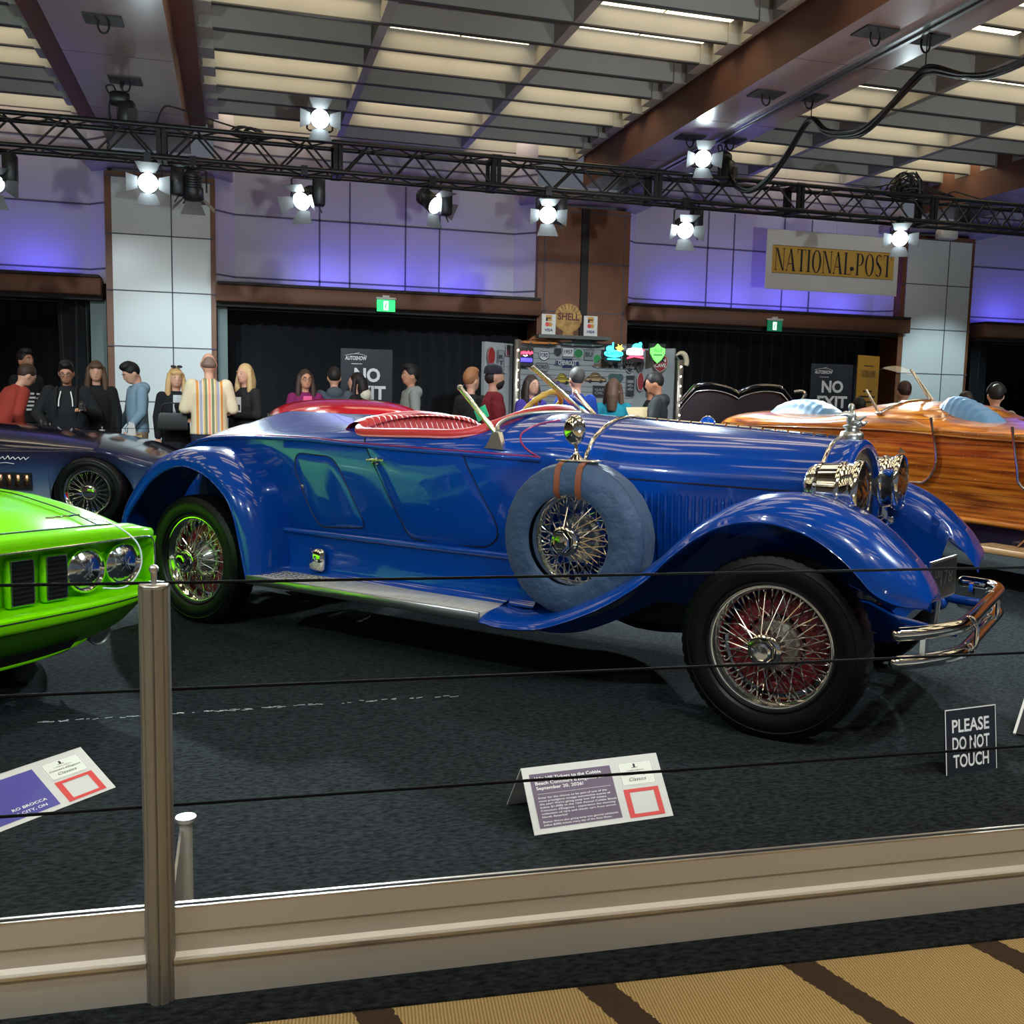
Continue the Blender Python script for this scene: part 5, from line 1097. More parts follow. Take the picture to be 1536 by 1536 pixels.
# ---- red sports car whose roof shows over the blue car's tail
M_REDP2 = mat('red car paint', (.78, .008, .03), .12, coat=.3, coat_rough=.02)
rc = thing('sports_car', 'glossy red sports car whose rounded roof shows above the tail of the blue car', 'car', (1.00, 9.45, 0), 1.6); rc.scale = (1.0, 1.14, 1.0)
rW = tabf([(-2.1, .5), (-1.6, .78), (-.5, .84), (.8, .84), (1.7, .78), (2.1, .5)])
rZB = tabf([(-2.1, .55), (-.5, .72), (.8, .72), (2.1, .55)])
rZT = tabf([(-2.1, .62), (-1.2, .92), (-.7, .98), (.7, .96), (1.4, .86), (2.1, .62)])
RA = [(1.25, .30, .36), (-1.2, .30, .36)]
q = MB(); shell_loft(q, rW, rZB, rZT, arch_z0(.2, RA), stations(-2.1, 2.1, .08, RA), n=2.5); q.build('body', M_REDP2, rc, smooth=45)
q = MB(); gW2 = tabf([(-1.1, .50), (-.5, .62), (.3, .62), (.75, .55)]); gT2 = tabf([(-1.05, .98), (-.8, 1.10), (-.45, 1.245), (-.1, 1.298), (.25, 1.275), (.5, 1.18), (.80, .98)])
shell_loft(q, gW2, tabf([(-1.1, .97), (-.5, 1.08), (.3, 1.08), (.8, .97)]), gT2, lambda s: .9, [-1.05 + 1.85 * k / 40 for k in range(41)], n=2.6, tum=.0); q.build('roof', M_REDP2, rc, smooth=60)
q = MB()
for sg in (1, -1): q.poly([(-.85, 1.02), (-.62, 1.13), (-.45, 1.13), (-.40, 1.02)], .006, (0, -sg * .622, 0), (1, 0, 0), (0, 0, 1)); q.poly([(-.34, 1.02), (-.36, 1.14), (.2, 1.15), (.45, 1.02)], .006, (0, -sg * .626, 0), (1, 0, 0), (0, 0, 1))
q.build('side_window', M_BLACK, rc)
for sg in (1, -1):
    for wx in (1.25, -1.2):
        o = tyre_mb(.31, .19, .19, 48).build('wheel', M_RUBBER, rc, loc=(wx, -sg * .74, .31)); o.rotation_euler = (0, 0, PI if sg > 0 else 0); q = MB(); q.lathe([(.19, .05), (.18, .08), (.06, .05), (.001, .07)], 24, RY); q.build('wheel_disc', M_CHROME, o)
q = MB(); q.box((-1.9, -.6, .2), (1.9, .6, .55)); q.build('underbody', M_DARK, rc)

# ---- varnished wooden boat-bodied car on the right
M_WOOD = mat('varnished mahogany', (.4, .15, .03), .25, coat=1.0, coat_rough=.04)
def wood_nodes(m):
    nt = m.node_tree; b = nt.nodes['Principled BSDF']; tc = nt.nodes.new('ShaderNodeTexCoord')
    def noise(vec, sc, det):
        mp = nt.nodes.new('ShaderNodeMapping'); mp.inputs['Scale'].default_value = vec; nz = nt.nodes.new('ShaderNodeTexNoise'); nz.inputs['Scale'].default_value = sc; nz.inputs['Detail'].default_value = det
        nt.links.new(tc.outputs['Object'], mp.inputs['Vector']); nt.links.new(mp.outputs['Vector'], nz.inputs['Vector']); return nz.outputs['Fac']
    g = noise((.9, 4, 16), 2.2, 6); cr = nt.nodes.new('ShaderNodeValToRGB'); nt.links.new(g, cr.inputs['Fac']); e = cr.color_ramp.elements
    e[0].position = .30; e[0].color = (*nrgb(120, 52, 8), 1); e[1].position = .72; e[1].color = (*nrgb(240, 158, 50), 1); x = e.new(.5); x.color = (*nrgb(204, 112, 24), 1)
    sp = nt.nodes.new('ShaderNodeSeparateXYZ'); nt.links.new(tc.outputs['Object'], sp.inputs[0])
    mu = nt.nodes.new('ShaderNodeMath'); mu.operation = 'MULTIPLY'; mu.inputs[1].default_value = 1 / .088; nt.links.new(sp.outputs['Z'], mu.inputs[0])
    fl = nt.nodes.new('ShaderNodeMath'); fl.operation = 'FLOOR'; nt.links.new(mu.outputs[0], fl.inputs[0]); wn = nt.nodes.new('ShaderNodeTexWhiteNoise'); wn.noise_dimensions = '1D'; nt.links.new(fl.outputs[0], wn.inputs['W'])
    mr = nt.nodes.new('ShaderNodeMapRange'); mr.inputs['To Min'].default_value = .62; mr.inputs['To Max'].default_value = 1.25; nt.links.new(wn.outputs['Value'], mr.inputs['Value'])
    mx = nt.nodes.new('ShaderNodeMix'); mx.data_type = 'RGBA'; mx.blend_type = 'MULTIPLY'; mx.inputs['Factor'].default_value = 1; nt.links.new(cr.outputs['Color'], mx.inputs['A']); nt.links.new(mr.outputs['Result'], mx.inputs['B'])
    fr = nt.nodes.new('ShaderNodeMath'); fr.operation = 'FRACT'; nt.links.new(mu.outputs[0], fr.inputs[0]); lt = nt.nodes.new('ShaderNodeMath'); lt.operation = 'LESS_THAN'; lt.inputs[1].default_value = .035; nt.links.new(fr.outputs[0], lt.inputs[0])
    m2 = nt.nodes.new('ShaderNodeMix'); m2.data_type = 'RGBA'; nt.links.new(lt.outputs[0], m2.inputs['Factor']); nt.links.new(mx.outputs['Result'], m2.inputs['A']); m2.inputs['B'].default_value = (.035, .012, .003, 1)
    nt.links.new(m2.outputs['Result'], b.inputs['Base Color'])
wood_nodes(M_WOOD)
M_SEATB = mat('pale blue leather', nrgb(96, 140, 178), .4, coat=.2, coat_rough=.3)
HW = Vector((.18, -.98, 0)).normalized(); RW = Vector((HW.y, -HW.x, 0))
wc = thing('wooden_car', 'varnished wooden plank bodied open car with pale blue seats at the right', 'car', Vector((5.252, 5.747, 0)) - RW * .66, math.atan2(HW.y, HW.x))
wW = tabf([(-4.0, .03), (-3.8, .22), (-3.4, .42), (-2.8, .56), (-2.0, .64), (-1, .66), (1.2, .66), (2.0, .56), (2.6, .48)])
wZB = tabf([(-4.0, 1.08), (-3.4, 1.13), (-2.4, 1.16), (-1.2, 1.17), (0, 1.13), (2.6, 1.12)])
wZT = tabf([(-4.0, 1.12), (-3.7, 1.21), (-3.33, 1.265), (-2.95, 1.285), (-2.2, 1.265), (-1.9, 1.28), (-1.5, 1.365), (-1.2, 1.385), (-.9, 1.37), (-.6, 1.26), (0, 1.20), (1.2, 1.2), (2.6, 1.15)])
q = MB(); ss = [-4.0 + 6.6 * k / 110 for k in range(111)]
shell_loft(q, wW, wZB, wZT, tabf([(-4.0, 1.0), (-3.6, .72), (-3.0, .55), (-2.4, .51), (2.6, .51)]), ss, na=14, n=2.3, tum=.05); q.build('body', M_WOOD, wc, smooth=45)
def w_side(s, z, lift=.004):
    zb, w, z0 = wZB(s), wW(s), .51; t = min(1, max(0, (z - z0) / (zb - z0))); return w * (1 - .05 * (1 - t) ** 2) + lift
q = MB()
for j in range(7):
    for k in range(56):
        s = -3.6 + k * .105 + random.uniform(-.006, .006); z = .528 + .088 * j + .0
        for dz in (.012, .075): q.ell((s, -w_side(s, z + dz, .001), z + dz), (.0035, .003, .0035), 6, 4)
q.build('rivet_rows', mat('brass rivets', (.9, .78, .5), .2, 1), wc)['kind'] = 'stuff'
for sg in (1, -1):
    q = MB(); q.tube([(s, -sg * w_side(s, .515, .008), .50) for s in [-2.6 + .2 * k for k in range(27)]], .022, 8); q.build('sill_moulding', M_WOOD, wc)
    q = MB(); q.tube([(s, -sg * w_side(s, 1.13, .004), wZB(s) - .03) for s in [-3.9 + .2 * k for k in range(33)]], .009, 6); q.build('gunwale_moulding', M_WOOD, wc)
    for s0, s1 in ((-.66, -1.35), (.04, .8)):
        cor = [(s0, 1.25), (s0 + (.07 if s0 < 0 else .07), .93), (s0 - .01, .77), (s0 - .16, .74), (s1, .74)] if s0 < 0 else [(s0, 1.20), (s0 + .06, .92), (s0 + .09, .80), (s0 + .25, .74), (s1, .74)]
        p = resample([(s, z, 0) for s, z in cor], 24); q = MB(); q.tube([(v.x, -sg * w_side(v.x, v.y, .004), v.y) for v in p], .011, 7); q.build('chrome_strip', M_CHROME, wc)
    q = MB(); q.bbox((.0, -sg * .86 - .1 - .0, .33), (1.6, -sg * .86 + .14, .375), .006); o = q.build('running_board', mat('teak board', nrgb(196, 150, 95), .5), wc); 
    q = MB()
    for k in range(6): q.box((.005, -sg * .86 - .09 + .04 * k, .375), (1.595, -sg * .86 - .084 + .04 * k, .377))
    q.build('board_seams', M_GAP, o)
    q = MB(); q.box((-2.2, -sg * .60 - .02, .34), (2.0, -sg * .60 + .02, .52)); q.build('lower_apron', mat('dark purple enamel', (.012, .008, .035), .25, coat=1), wc)
    q = MB(); q.tube([(.22, -sg * .64, .50), (.22, -sg * .66, .38)], .016, 8); q.tube([(.22, -sg * .64, .44), (.24, -sg * .80, .36)], .012, 6); q.build('board_bracket', M_CHROME, wc)
    for wx in (-1.9, 1.9):
        o = tyre_mb(.37, .16, .25, 60).build('wheel', M_RUBBER, wc, loc=(wx, -sg * .60, .37)); o.rotation_euler = (0, 0, PI if sg > 0 else 0); q = MB(); q.lathe([(.25, .04), (.26, .06), (.235, .03), (.06, .03), (.05, .1), (.001, .11)], 30, RY); q.build('wheel_disc', M_CHROME, o)
q = MB(); q.box((-2.8, -.4, .3), (2.4, .4, .5)); q.build('chassis', M_DARK, wc)
def pleat_seat(prof, yc, hw, name):
    q = MB(); NPL = 12; P_ = resample([(a, z, 0) for a, z in prof], 40)
    def f(u, v):
        p = P_[int(round(u * 40))]; c = 2 * v - 1; e = max(0, 1 - abs(c) ** 3.5); b = .014 * abs(math.sin(PI * NPL * u))
        return (p.x, yc + hw * c, 1.14 + (p.y - 1.14) * e + b * e)
    q.grid(f, 40, 16); q.build(name, M_SEATB, wc, smooth=70)
pleat_seat([(-2.92, 1.20), (-2.84, 1.31), (-2.68, 1.365), (-2.5, 1.38), (-2.32, 1.35), (-2.16, 1.28), (-2.08, 1.18)], -.20, .21, 'rear_seat')
pleat_seat([(-.90, 1.22), (-.87, 1.34), (-.80, 1.405), (-.70, 1.395), (-.58, 1.345), (-.45, 1.275), (-.36, 1.18)], -.24, .19, 'front_seat')
nb, nt, cb, ct = [Vector(v) for v in ((-1.22, -.62, 1.275), (-1.37, -.62, 1.465), (-1.235, -.02, 1.395), (-1.46, -.02, 1.655))]
q = MB(); q.tube([nb, nt], .011, 8); q.tube([cb, ct], .013, 8); q.tube([cb + Vector((.03, .0, 0)), ct + Vector((.03, 0, -.03))], .008, 8); q.tube(resample([nb, nb.lerp(cb, .25) + Vector((.02, 0, .035)), nb.lerp(cb, .6) + Vector((.01, 0, .035)), cb], 20), .013, 8); q.ell(nb, (.04, .02, .015)); q.build('windscreen_frame', M_CHROME, wc)
q = MB()
def wg(u, v):
    b0 = nb.lerp(cb, u); t0 = nt.lerp(ct, u); up = (t0 - b0).normalized(); return b0.lerp(t0, v) + up * (.13 * math.sin(PI * min(1, u * 1.02)) ** .7 * v)
q.grid(wg, 24, 5); q.tube([wg(k / 24, 1) for k in range(25)], .0035, 5); q.build('windscreen_glass', M_GLASS, wc)

# ---- black car with its double-humped lid raised
M_BLK = mat('black lacquer', (.004, .004, .006), .2, coat=1, coat_rough=.02); M_MAR = mat('dark maroon lining', (.018, .006, .012), .6)
kc = thing('black_car', 'glossy black car with a double humped lid standing open behind the wooden car', 'car', (5.62, 10.32, 0), -.268); kc.scale = (1.2, 1, 1.10)
hump = lambda x: .09 * abs(math.sin(PI * (x + .56) / .56)) ** .75
q = MB(); q.loft([[(x, y, 1.35 + hump(x) * k - dz - .14 * max(0, abs(x) - .42) / .16) for x in [-.57 + 1.14 * i / 60 for i in range(61)]] for y, k, dz in ((.0, .9, .07), (-.03, 1, .03), (.0, 1.0, .0), (.10, 1.0, -.005), (.2, .9, .02))], False); lid = q.build('raised_lid', M_BLK, kc, smooth=60)
q = MB(); q.loft([[(x, .03, z0 if z0 < 1 else 1.29 + hump(x) * .9 - .14 * max(0, abs(x) - .42) / .16) for x in [-.55 + 1.1 * i / 60 for i in range(61)]] for z0 in (.75, 2)], False); q.build('lid_lining', M_MAR, kc)
q = MB(); q.tube([(x, -.0, 1.275 + hump(x) * .95 - .14 * max(0, abs(x) - .42) / .16) for x in [-.56 + 1.12 * i / 60 for i in range(61)]], .006, 6); q.build('lid_seam', M_CHROME_D, kc)
q = MB(); q.tube(resample([(.55, .05, 1.36), (.62, .05, 1.37), (.66, .05, 1.34), (.62, .05, 1.26)], 12), .018, 8); q.build('lid_handle', M_CHROME, kc)
kW = tabf([(-2.2, .36), (-1.5, .45), (1.5, .45), (2.2, .4)])
q = MB(); T = Matrix.Translation((0, 2.3, 0)) @ Matrix.Rotation(PI / 2, 4, 'Z'); KA = [(-.2, .3, .34), (-1.5, .3, .34)]
shell_loft(q, kW, lambda s: .72, tabf([(-2.2, .78), (-1, .98), (1.4, .98), (2.2, .8)]), arch_z0(.25, KA), stations(-2.2, .35, .1, KA), n=2.4); q.v = [tuple(T @ Vector(v)) for v in q.v]; q.build('body', M_BLK, kc, smooth=45)
for sg in (1, -1):
    for wy in (2.1, .8): o = tyre_mb(.33, .18, .2, 40).build('wheel', M_RUBBER, kc, loc=(sg * .36, wy, .33), rot=(0, 0, PI / 2 if sg < 0 else -PI / 2)); q = MB(); q.lathe([(.2, .04), (.19, .07), (.001, .08)], 24, RY); q.build('wheel_disc', M_CHROME, o)
# its far neighbour's pale blue seat backs, just visible over the blue bonnet
# ================================================================= stall of tin and neon signs at the back
M_SLATW = mat('grey slat wall', (.30, .32, .33), .5)
t = thing('display_wall', 'grey slatted sales wall hung with tin signs in front of the brown column', 'display', (0, 0, 0))
BY_ = 13.75
q = MB(); q.box((3.92, BY_, 0), (5.72, BY_ + .08, 2.2)); q.m = 1
for k in range(28): q.box((3.92, BY_ - .002, .08 + k * .078), (5.72, BY_, .088 + k * .078))
q.build('back_panel', [M_SLATW, M_GROOVE], t, smooth=0)
def wing(x0, y0, x1, y1):
    d = Vector((x1 - x0, y1 - y0, 0)); T = Matrix.Translation((x0, y0, 0)) @ Matrix.Rotation(math.atan2(d.y, d.x), 4, 'Z'); q = MB(); q.box((0, 0, 0), (d.length, .06, 2.15), T); return q
wing(5.72, BY_, 6.2, 13.35).build('right_wing', M_SLATW, t, smooth=0); wing(3.35, 13.45, 3.84, BY_).build('left_wing', M_SLATW, t, smooth=0)
q = MB(); q.box((4.15, BY_ - .25, 2.24), (5.25, BY_ + .1, 2.29)); q.build('top_shelf', mat('grey shelf', (.10, .10, .09), .6), t)
for x in (4.35, 5.1): q = MB(); q.box((x - .03, BY_, 2.2), (x + .03, BY_ + .06, 2.24)); q.build('shelf_post', M_BLACK, t)
M_POST = mat('mirrored post', (.22, .19, .16), .3, .7)
M_BULB = mat('warm bulb', (1, .9, .7), .4, emit=(1, .85, .55), es=9)
for x, y, lab in ((3.84, 13.5, 'mirrored light post with small bulbs left of the sign stall'), (6.22, 13.2, 'light post with small warm bulbs right of the sign stall')):
    p = thing('bulb_post', lab, 'post', (x, y, 0)); q = MB(); q.bbox((-.045, -.03, 0), (.045, .03, 2.2 if x < 5 else 1.98), .008); q.build('post', M_POST, p)
    for k in range(9):
        q = MB(); q.ell((.0, -.04, 2.05 - k * .14 if x < 5 else 1.88 - k * .14), .014, 8, 6); q.build('bulb', M_BULB, p)
M_SHELLY = mat('aged yellow enamel', nrgb(170, 128, 66), .6); mottle(M_SHELLY, nrgb(140, 100, 52), nrgb(190, 148, 80), 9)
t = thing('scallop_sign', 'aged yellow scallop shaped petrol sign on top of the sign stall', 'sign', (4.63, BY_ - .12, 2.295))
pts = []
for k in range(41):
    a = -.28 * PI + (1.56 * PI) * k / 40; r = .205 * (1 + .025 * abs(math.sin(8 * a))); pts.append((r * math.cos(a), .245 + r * math.sin(a)))
pts += [(-.075, .06), (-.085, 0), (.085, 0), (.075, .06)]
q = MB(); q.poly(pts, -.02, (0, 0, 0), (1, 0, 0), (0, 0, 1)); q.build('plate', M_SHELLY, t, smooth=0)
q = MB(); put_text(q, 'SHELL', (-.16, -.001, .22), (1, 0, 0), (0, 0, 1), w=.33, h=.10, bold=.03, lift=.003); q.build('lettering', mat('brown red enamel', nrgb(92, 40, 34), .6), t, smooth=0, fix=False)
q = MB()
for k in range(9): a = .1 * PI + .8 * PI * k / 8; q.tube([(.13 * math.cos(a), -.003, .245 + .13 * math.sin(a)), (.20 * math.cos(a), -.003, .245 + .20 * math.sin(a))], .005, 5)
q.build('scallop_ribs', mat('dark rib', nrgb(110, 82, 44), .6), t)
def pay_sign(x, lab):
    t = thing('payment_sign', lab, 'sign', (x, BY_ - .14, 2.295)); q = MB(); q.box((-.105, 0, 0), (.105, .008, .29)); q.build('board', M_CARD, t)
    q = MB(); q.box((-.045, -.002, .19), (.045, 0, .275)); q.m = 1; q.box((-.045, -.003, .19), (-.02, -.001, .235)); q.box((-.045, -.003, .225), (.035, -.001, .24)); q.build('debit_mark', [M_OCHRE, M_INK], t, smooth=0)
    q = MB(); q.ell((-.022, -.003, .145), (.032, .002, .032), 16, 6); q.build('red_disc', M_REDP, t); q = MB(); q.ell((.022, -.002, .145), (.032, .002, .032), 16, 6); q.build('amber_disc', M_OCHRE, t)
    q = MB(); put_text(q, 'VISA', (-.06, -.001, .045), (1, 0, 0), (0, 0, 1), w=.12, h=.038, bold=.03, lift=.003, shear=.2); q.build('lettering', mat('navy ink', (.01, .02, .12), .5), t, smooth=0, fix=False)
pay_sign(4.33, 'white payment card left of the scallop sign'); pay_sign(4.97, 'white payment card right of the scallop sign')
def neon_mat(n, c, s): return mat('neon ' + n, c, .4, emit=c, es=s)
N_CY, N_WH, N_RD, N_GR, N_YE, N_BL = neon_mat('cyan', (.05, .8, .9), 3), neon_mat('white', (.9, .95, 1), 3), neon_mat('red', (1, .06, .12), 3), neon_mat('green', (.15, .9, .12), 1.6), neon_mat('yellow', (1, .7, .1), 2.2), neon_mat('blue', (.06, .05, 1), 3)
def neon(x, z, y, lab, build):
    t = thing('neon_sign', lab, 'sign', (x, y, z)); q = MB(); q.box((-.13, .02, -.14), (.13, .03, .12)); q.tube([(0, .03, 0), (0, .2, 0)], .02, 6); q.build('backing', M_BLACK, t); build(t)
def n1(t):
    q = MB(); q.ell((0, 0, -.02), (.15, .012, .055), 20, 8); q.ell((-.06, 0, .05), (.06, .012, .045), 14, 8); q.tube([(-.1, -.015, -.1), (.1, -.015, -.1)], .012, 6); q.tube([(-.02, -.015, .0), (-.02, -.015, .14)], .012, 6); q.build('cyan_tube', N_CY, t)
    q = MB(); q.ell((.09, 0, .06), (.045, .012, .04), 14, 8)
    for k in range(6): q.tube([(.09, 0, .06), (.09 + .065 * math.cos(k), 0, .06 + .065 * math.sin(k))], .006, 5)
    q.build('yellow_sun', N_YE, t); q = MB(); put_text(q, 'Corona', (-.12, -.016, -.035), (1, 0, 0), (0, 0, 1), w=.24, h=.06, bold=.02, shear=.2); q.build('lettering', mat('deep teal', (.0, .12, .2), .5), t, smooth=0, fix=False)
neon(5.30, 2.07, 13.5, 'cyan neon sign with a yellow sun on the right half of the sign stall', n1)
def n2(t):
    q = MB(); q.ell((.02, 0, .07), (.075, .012, .06), 16, 8); q.ell((.07, 0, .12), (.03, .012, .03), 12, 6); q.build('teal_bird', N_CY, t)
    q = MB(); q.bbox((-.14, -.012, -.04), (.12, .012, .03), .01); q.tube([(-.12, 0, .03), (-.03, 0, .05), (.1, 0, .04)], .02, 6); q.build('white_band', N_WH, t); q = MB(); q.tube([(-.13, -.01, -.09), (-.02, -.01, -.06), (.12, -.01, -.08)], .012, 6); q.tube([(-.1, -.01, -.06), (.1, -.01, -.045)], .008, 6); q.tube([(.08, -.01, .05), (.13, -.01, .03)], .010, 6); q.build('red_tube', N_RD, t)
neon(5.62, 2.08, 13.45, 'white and red neon sign between the cyan one and the green shield', n2)
def n3(t):
    q = MB(); q.poly([(0, -.16), (.06, -.11), (.115, -.02), (.115, .05), (.05, .07), (0, .12), (-.05, .07), (-.115, .05), (-.115, -.02), (-.06, -.11)], -.02, (0, 0, 0), (1, 0, 0), (0, 0, 1)); q.build('green_shield', N_GR, t, smooth=0)
    q = MB(); put_text(q, 'ALE', (-.07, -.001, .0), (1, 0, 0), (0, 0, 1), w=.14, h=.05, lift=.004); q.box((-.07, -.006, -.05), (.07, -.004, -.035)); q.build('lettering', M_INK, t, smooth=0, fix=False)
neon(5.93, 2.09, 13.35, 'green glowing shield sign at the right end of the sign stall', n3)
def n4(t):
    q = MB(); q.tube([(-.10 + .012 * k, -.01, .045 + .02 * math.sin(k * 1.7)) for k in range(18)], .014, 6); q.build('red_script', N_RD, t)
    q = MB(); q.bbox((-.11, -.01, -.085), (.11, .01, -.03), .012); q.build('blue_bar', N_BL, t); q = MB(); q.tube([(-.03, -.015, .01), (0, -.015, -.005), (.03, -.015, .01)], .008, 6); q.build('white_tube', N_WH, t)
neon(3.99, 1.98, 13.62, 'red and blue neon sign at the left end of the sign stall', n4)
def tin(x, z, w, h, kind, base, txt, ink, lab, y=None, rz=0):
    t = thing('tin_sign', lab, 'sign', (x, (BY_ - .015) if y is None else y, z), rz, 'tin signs on the sales wall')
    if kind == 'rect': p = [(-w / 2, -h / 2), (w / 2, -h / 2), (w / 2, h / 2), (-w / 2, h / 2)]
    elif kind == 'oval': p = [(w / 2 * math.cos(2 * PI * k / 28), h / 2 * math.sin(2 * PI * k / 28)) for k in range(28)]
    elif kind == 'shield': p = catmull2([(0, -h / 2), (w * .40, -h * .25), (w / 2, h * .12), (w * .36, h * .42), (0, h * .40), (-w * .36, h * .42), (-w / 2, h * .12), (-w * .40, -h * .25)], 5)
    elif kind == 'bowtie': p = [(-w / 2, -h * .25), (-w * .2, -h * .25), (-w * .2, -h / 2), (w * .2, -h / 2), (w * .2, -h * .25), (w / 2, -h * .25), (w * .45, h * .25), (w * .2, h * .25), (w * .2, h / 2), (-w * .2, h / 2), (-w * .2, h * .25), (-w * .45, h * .25)]
    elif kind == 'car': p = catmull2([(-w / 2, -h * .3), (w / 2, -h * .3), (w / 2, 0), (w * .3, h * .12), (w * .12, h * .45), (-w * .2, h * .45), (-w * .34, h * .1), (-w / 2, 0)], 5)
    elif kind == 'hex': p = [(-w / 2, 0), (-w * .36, -h / 2), (w * .36, -h / 2), (w / 2, 0), (w * .36, h / 2), (-w * .36, h / 2)]
    q = MB(); q.poly(p, -.006, (0, 0, 0), (1, 0, 0), (0, 0, 1)); q.build('plate', mat('enamel', base, .35, coat=.4), t, smooth=0)
    q = MB(); q.tube([(a * .94, -.004, b * .94) for a, b in p], .004, 4, closed=True)
    if txt:
        n = len(txt)
        for k, s in enumerate(txt): put_text(q, s, (-w * .36, -.001, h * (.28 - .56 * (k + .75) / n)), (1, 0, 0), (0, 0, 1), w=w * .72, h=h * .40 / n, bold=.025, lift=.004)
    if kind == 'car':
        for sx in (-.28, .28): q.ell((sx * w, -.004, -h * .30), (h * .16, .004, h * .16), 12, 5)
        q.tube([(-w * .26, -.004, h * .12), (-w * .14, -.004, h * .34), (w * .1, -.004, h * .34), (w * .22, -.004, h * .12)], .005, 4, closed=True); q.tube([(-w * .46, -.004, -.0), (w * .46, -.004, -.0)], .004, 4)
    q.build('print', mat('print', ink, .4), t, smooth=0, fix=False); return t
DK, NV, GY, WH, RD_, GN, YL, OR, BR = (.02, .02, .022), (.01, .02, .08), (.22, .24, .25), (.6, .6, .58), (.25, .02, .02), (.02, .18, .06), (.5, .38, .05), (.55, .18, .02), (.16, .10, .05)
tin(4.22, 2.2, .50, .14, 'car', OR, None, DK, 'orange tin pickup truck cut-out on top of the sales wall at left', BY_ - .1)
tin(4.31, 2.0, .17, .15, 'shield', WH, ['FORD'], NV, 'white tin shield with navy letters right of the red and blue neon')
tin(4.28, 1.83, .24, .13, 'hex', GY, ['FORD'], DK, 'grey six sided tin plate below the white shield with navy letters')
tin(4.67, 1.90, .40, .16, 'bowtie', NV, ['CHEVROLET'], WH, 'navy bow tie shaped tin sign with white letters in the middle of the wall')
tin(4.68, 2.06, .18, .14, 'rect', WH, ['1957'], DK, 'white oblong tin sign above the navy bow tie')
tin(4.52, 2.06, .12, .14, 'shield', DK, None, GY, 'small dark tin shield left of the white oblong above the bow tie')
tin(4.84, 2.05, .15, .14, 'oval', GN, None, WH, 'green oval tin sign right of the white oblong above the bow tie')
tin(5.0, 2.03, .15, .16, 'rect', GY, ['BU'], DK, 'grey oblong tin sign right of the green oval')
tin(5.13, 1.98, .13, .14, 'oval', (.04, .3, .1), None, WH, 'bright green round tin sign left of the cyan neon')
tin(4.60, 1.67, .24, .17, 'car', YL, None, DK, 'yellow tin car front left of the man in the blue polo shirt')
tin(4.86, 1.72, .15, .11, 'oval', GY, None, DK, 'grey oval tin plate above the head of the man in the blue polo shirt')
tin(5.22, 1.90, .27, .15, 'car', BR, None, GY, 'brown tin car below the cyan neon')
tin(5.46, 1.90, .25, .15, 'car', (.06, .08, .09), None, GY, 'dark grey tin car right of the brown one')
tin(5.12, 1.70, .30, .16, 'car', (.4, .25, .12), None, DK, 'tan tin car below the brown tin car')
tin(5.44, 1.70, .25, .17, 'shield', (.04, .09, .09), None, GY, 'dark teal tin shield below the dark grey tin car')
tin(5.18, 1.50, .20, .18, 'rect', DK, ['GAS', 'OIL'], GY, 'black square tin sign below the tan tin car')
tin(5.64, 1.91, .15, .25, 'shield', DK, ['US', '66'], WH, 'black road shield reading 66 below the white and red neon', 13.70, -.5)
tin(5.78, 1.90, .12, .20, 'shield', (.04, .03, .03), None, GY, 'narrow black tin shield right of the 66 road shield', 13.62, -.6)
tin(6.0, 1.93, .22, .26, 'shield', RD_, ['MAN', 'CAVE'], WH, 'dark red tin shield below the green glowing shield', 13.40, -.6)
tin(5.66, 1.60, .13, .30, 'rect', DK, ['1', '6', '6'], GY, 'tall black tin sign below the 66 road shield', 13.70, -.5)
tin(5.79, 1.66, .11, .28, 'oval', RD_, None, WH, 'tall red oval tin sign right of the tall black one', 13.62, -.6)
tin(5.90, 1.62, .09, .32, 'rect', GY, ['7', '0', '8'], NV, 'tall grey number strip right of the tall red oval', 13.52, -.6)
tin(6.0, 1.60, .09, .34, 'rect', NV, ['A', 'B', 'K'], GY, 'tall navy letter strip at the right end of the wall', 13.42, -.6)
tin(3.45, 1.95, .16, .26, 'oval', RD_, None, GY, 'dark red oval tin sign on the left wing of the stall', 13.46, .55)
tin(3.62, 1.90, .13, .30, 'rect', GY, ['R', 'T'], DK, 'grey upright tin sign on the left wing of the stall', 13.57, .55)
tin(3.75, 2.05, .10, .16, 'rect', DK, None, WH, 'small black tin sign at the right edge of the left wing', 13.66, .55)
tin(4.88, 2.2, .55, .12, 'car', (.05, .10, .08), None, GY, 'long dark green tin car under the shelf of the scallop sign', BY_ - .08)
t = thing('ceiling_horn', 'curved cream horn shaped lamp at the top right of the stall', 'lamp', (6.2, 13.2, 1.98)); q = MB(); q.tube(resample([(-.05, 0, .06), (.02, 0, .10), (.09, 0, .07), (.12, 0, -.02), (.11, 0, -.08)], 14), [.012, .016, .022, .028, .032, .036, .038, .04, .04, .04, .04, .04, .04, .038, .035], 10); q.build('horn', mat('cream enamel', (.6, .5, .35), .5), t)
q = MB(); q.tube([(0, 0, -.005), (-.05, 0, .06)], .012, 6); q.build('stem', M_CHROME_D, t)
t = thing('counter', 'dark counter with a pale top in front of the sign stall', 'table', (4.60, 12.0, 0)); q = MB(); q.box((-.3, -.2, 0), (.4, .25, .98)); q.build('cabinet', M_BLACK, t); q = MB(); q.bbox((-.34, -.24, .98), (.44, .29, 1.02), .008); q.build('top', mat('pale counter top', (.5, .46, .38), .5), t)

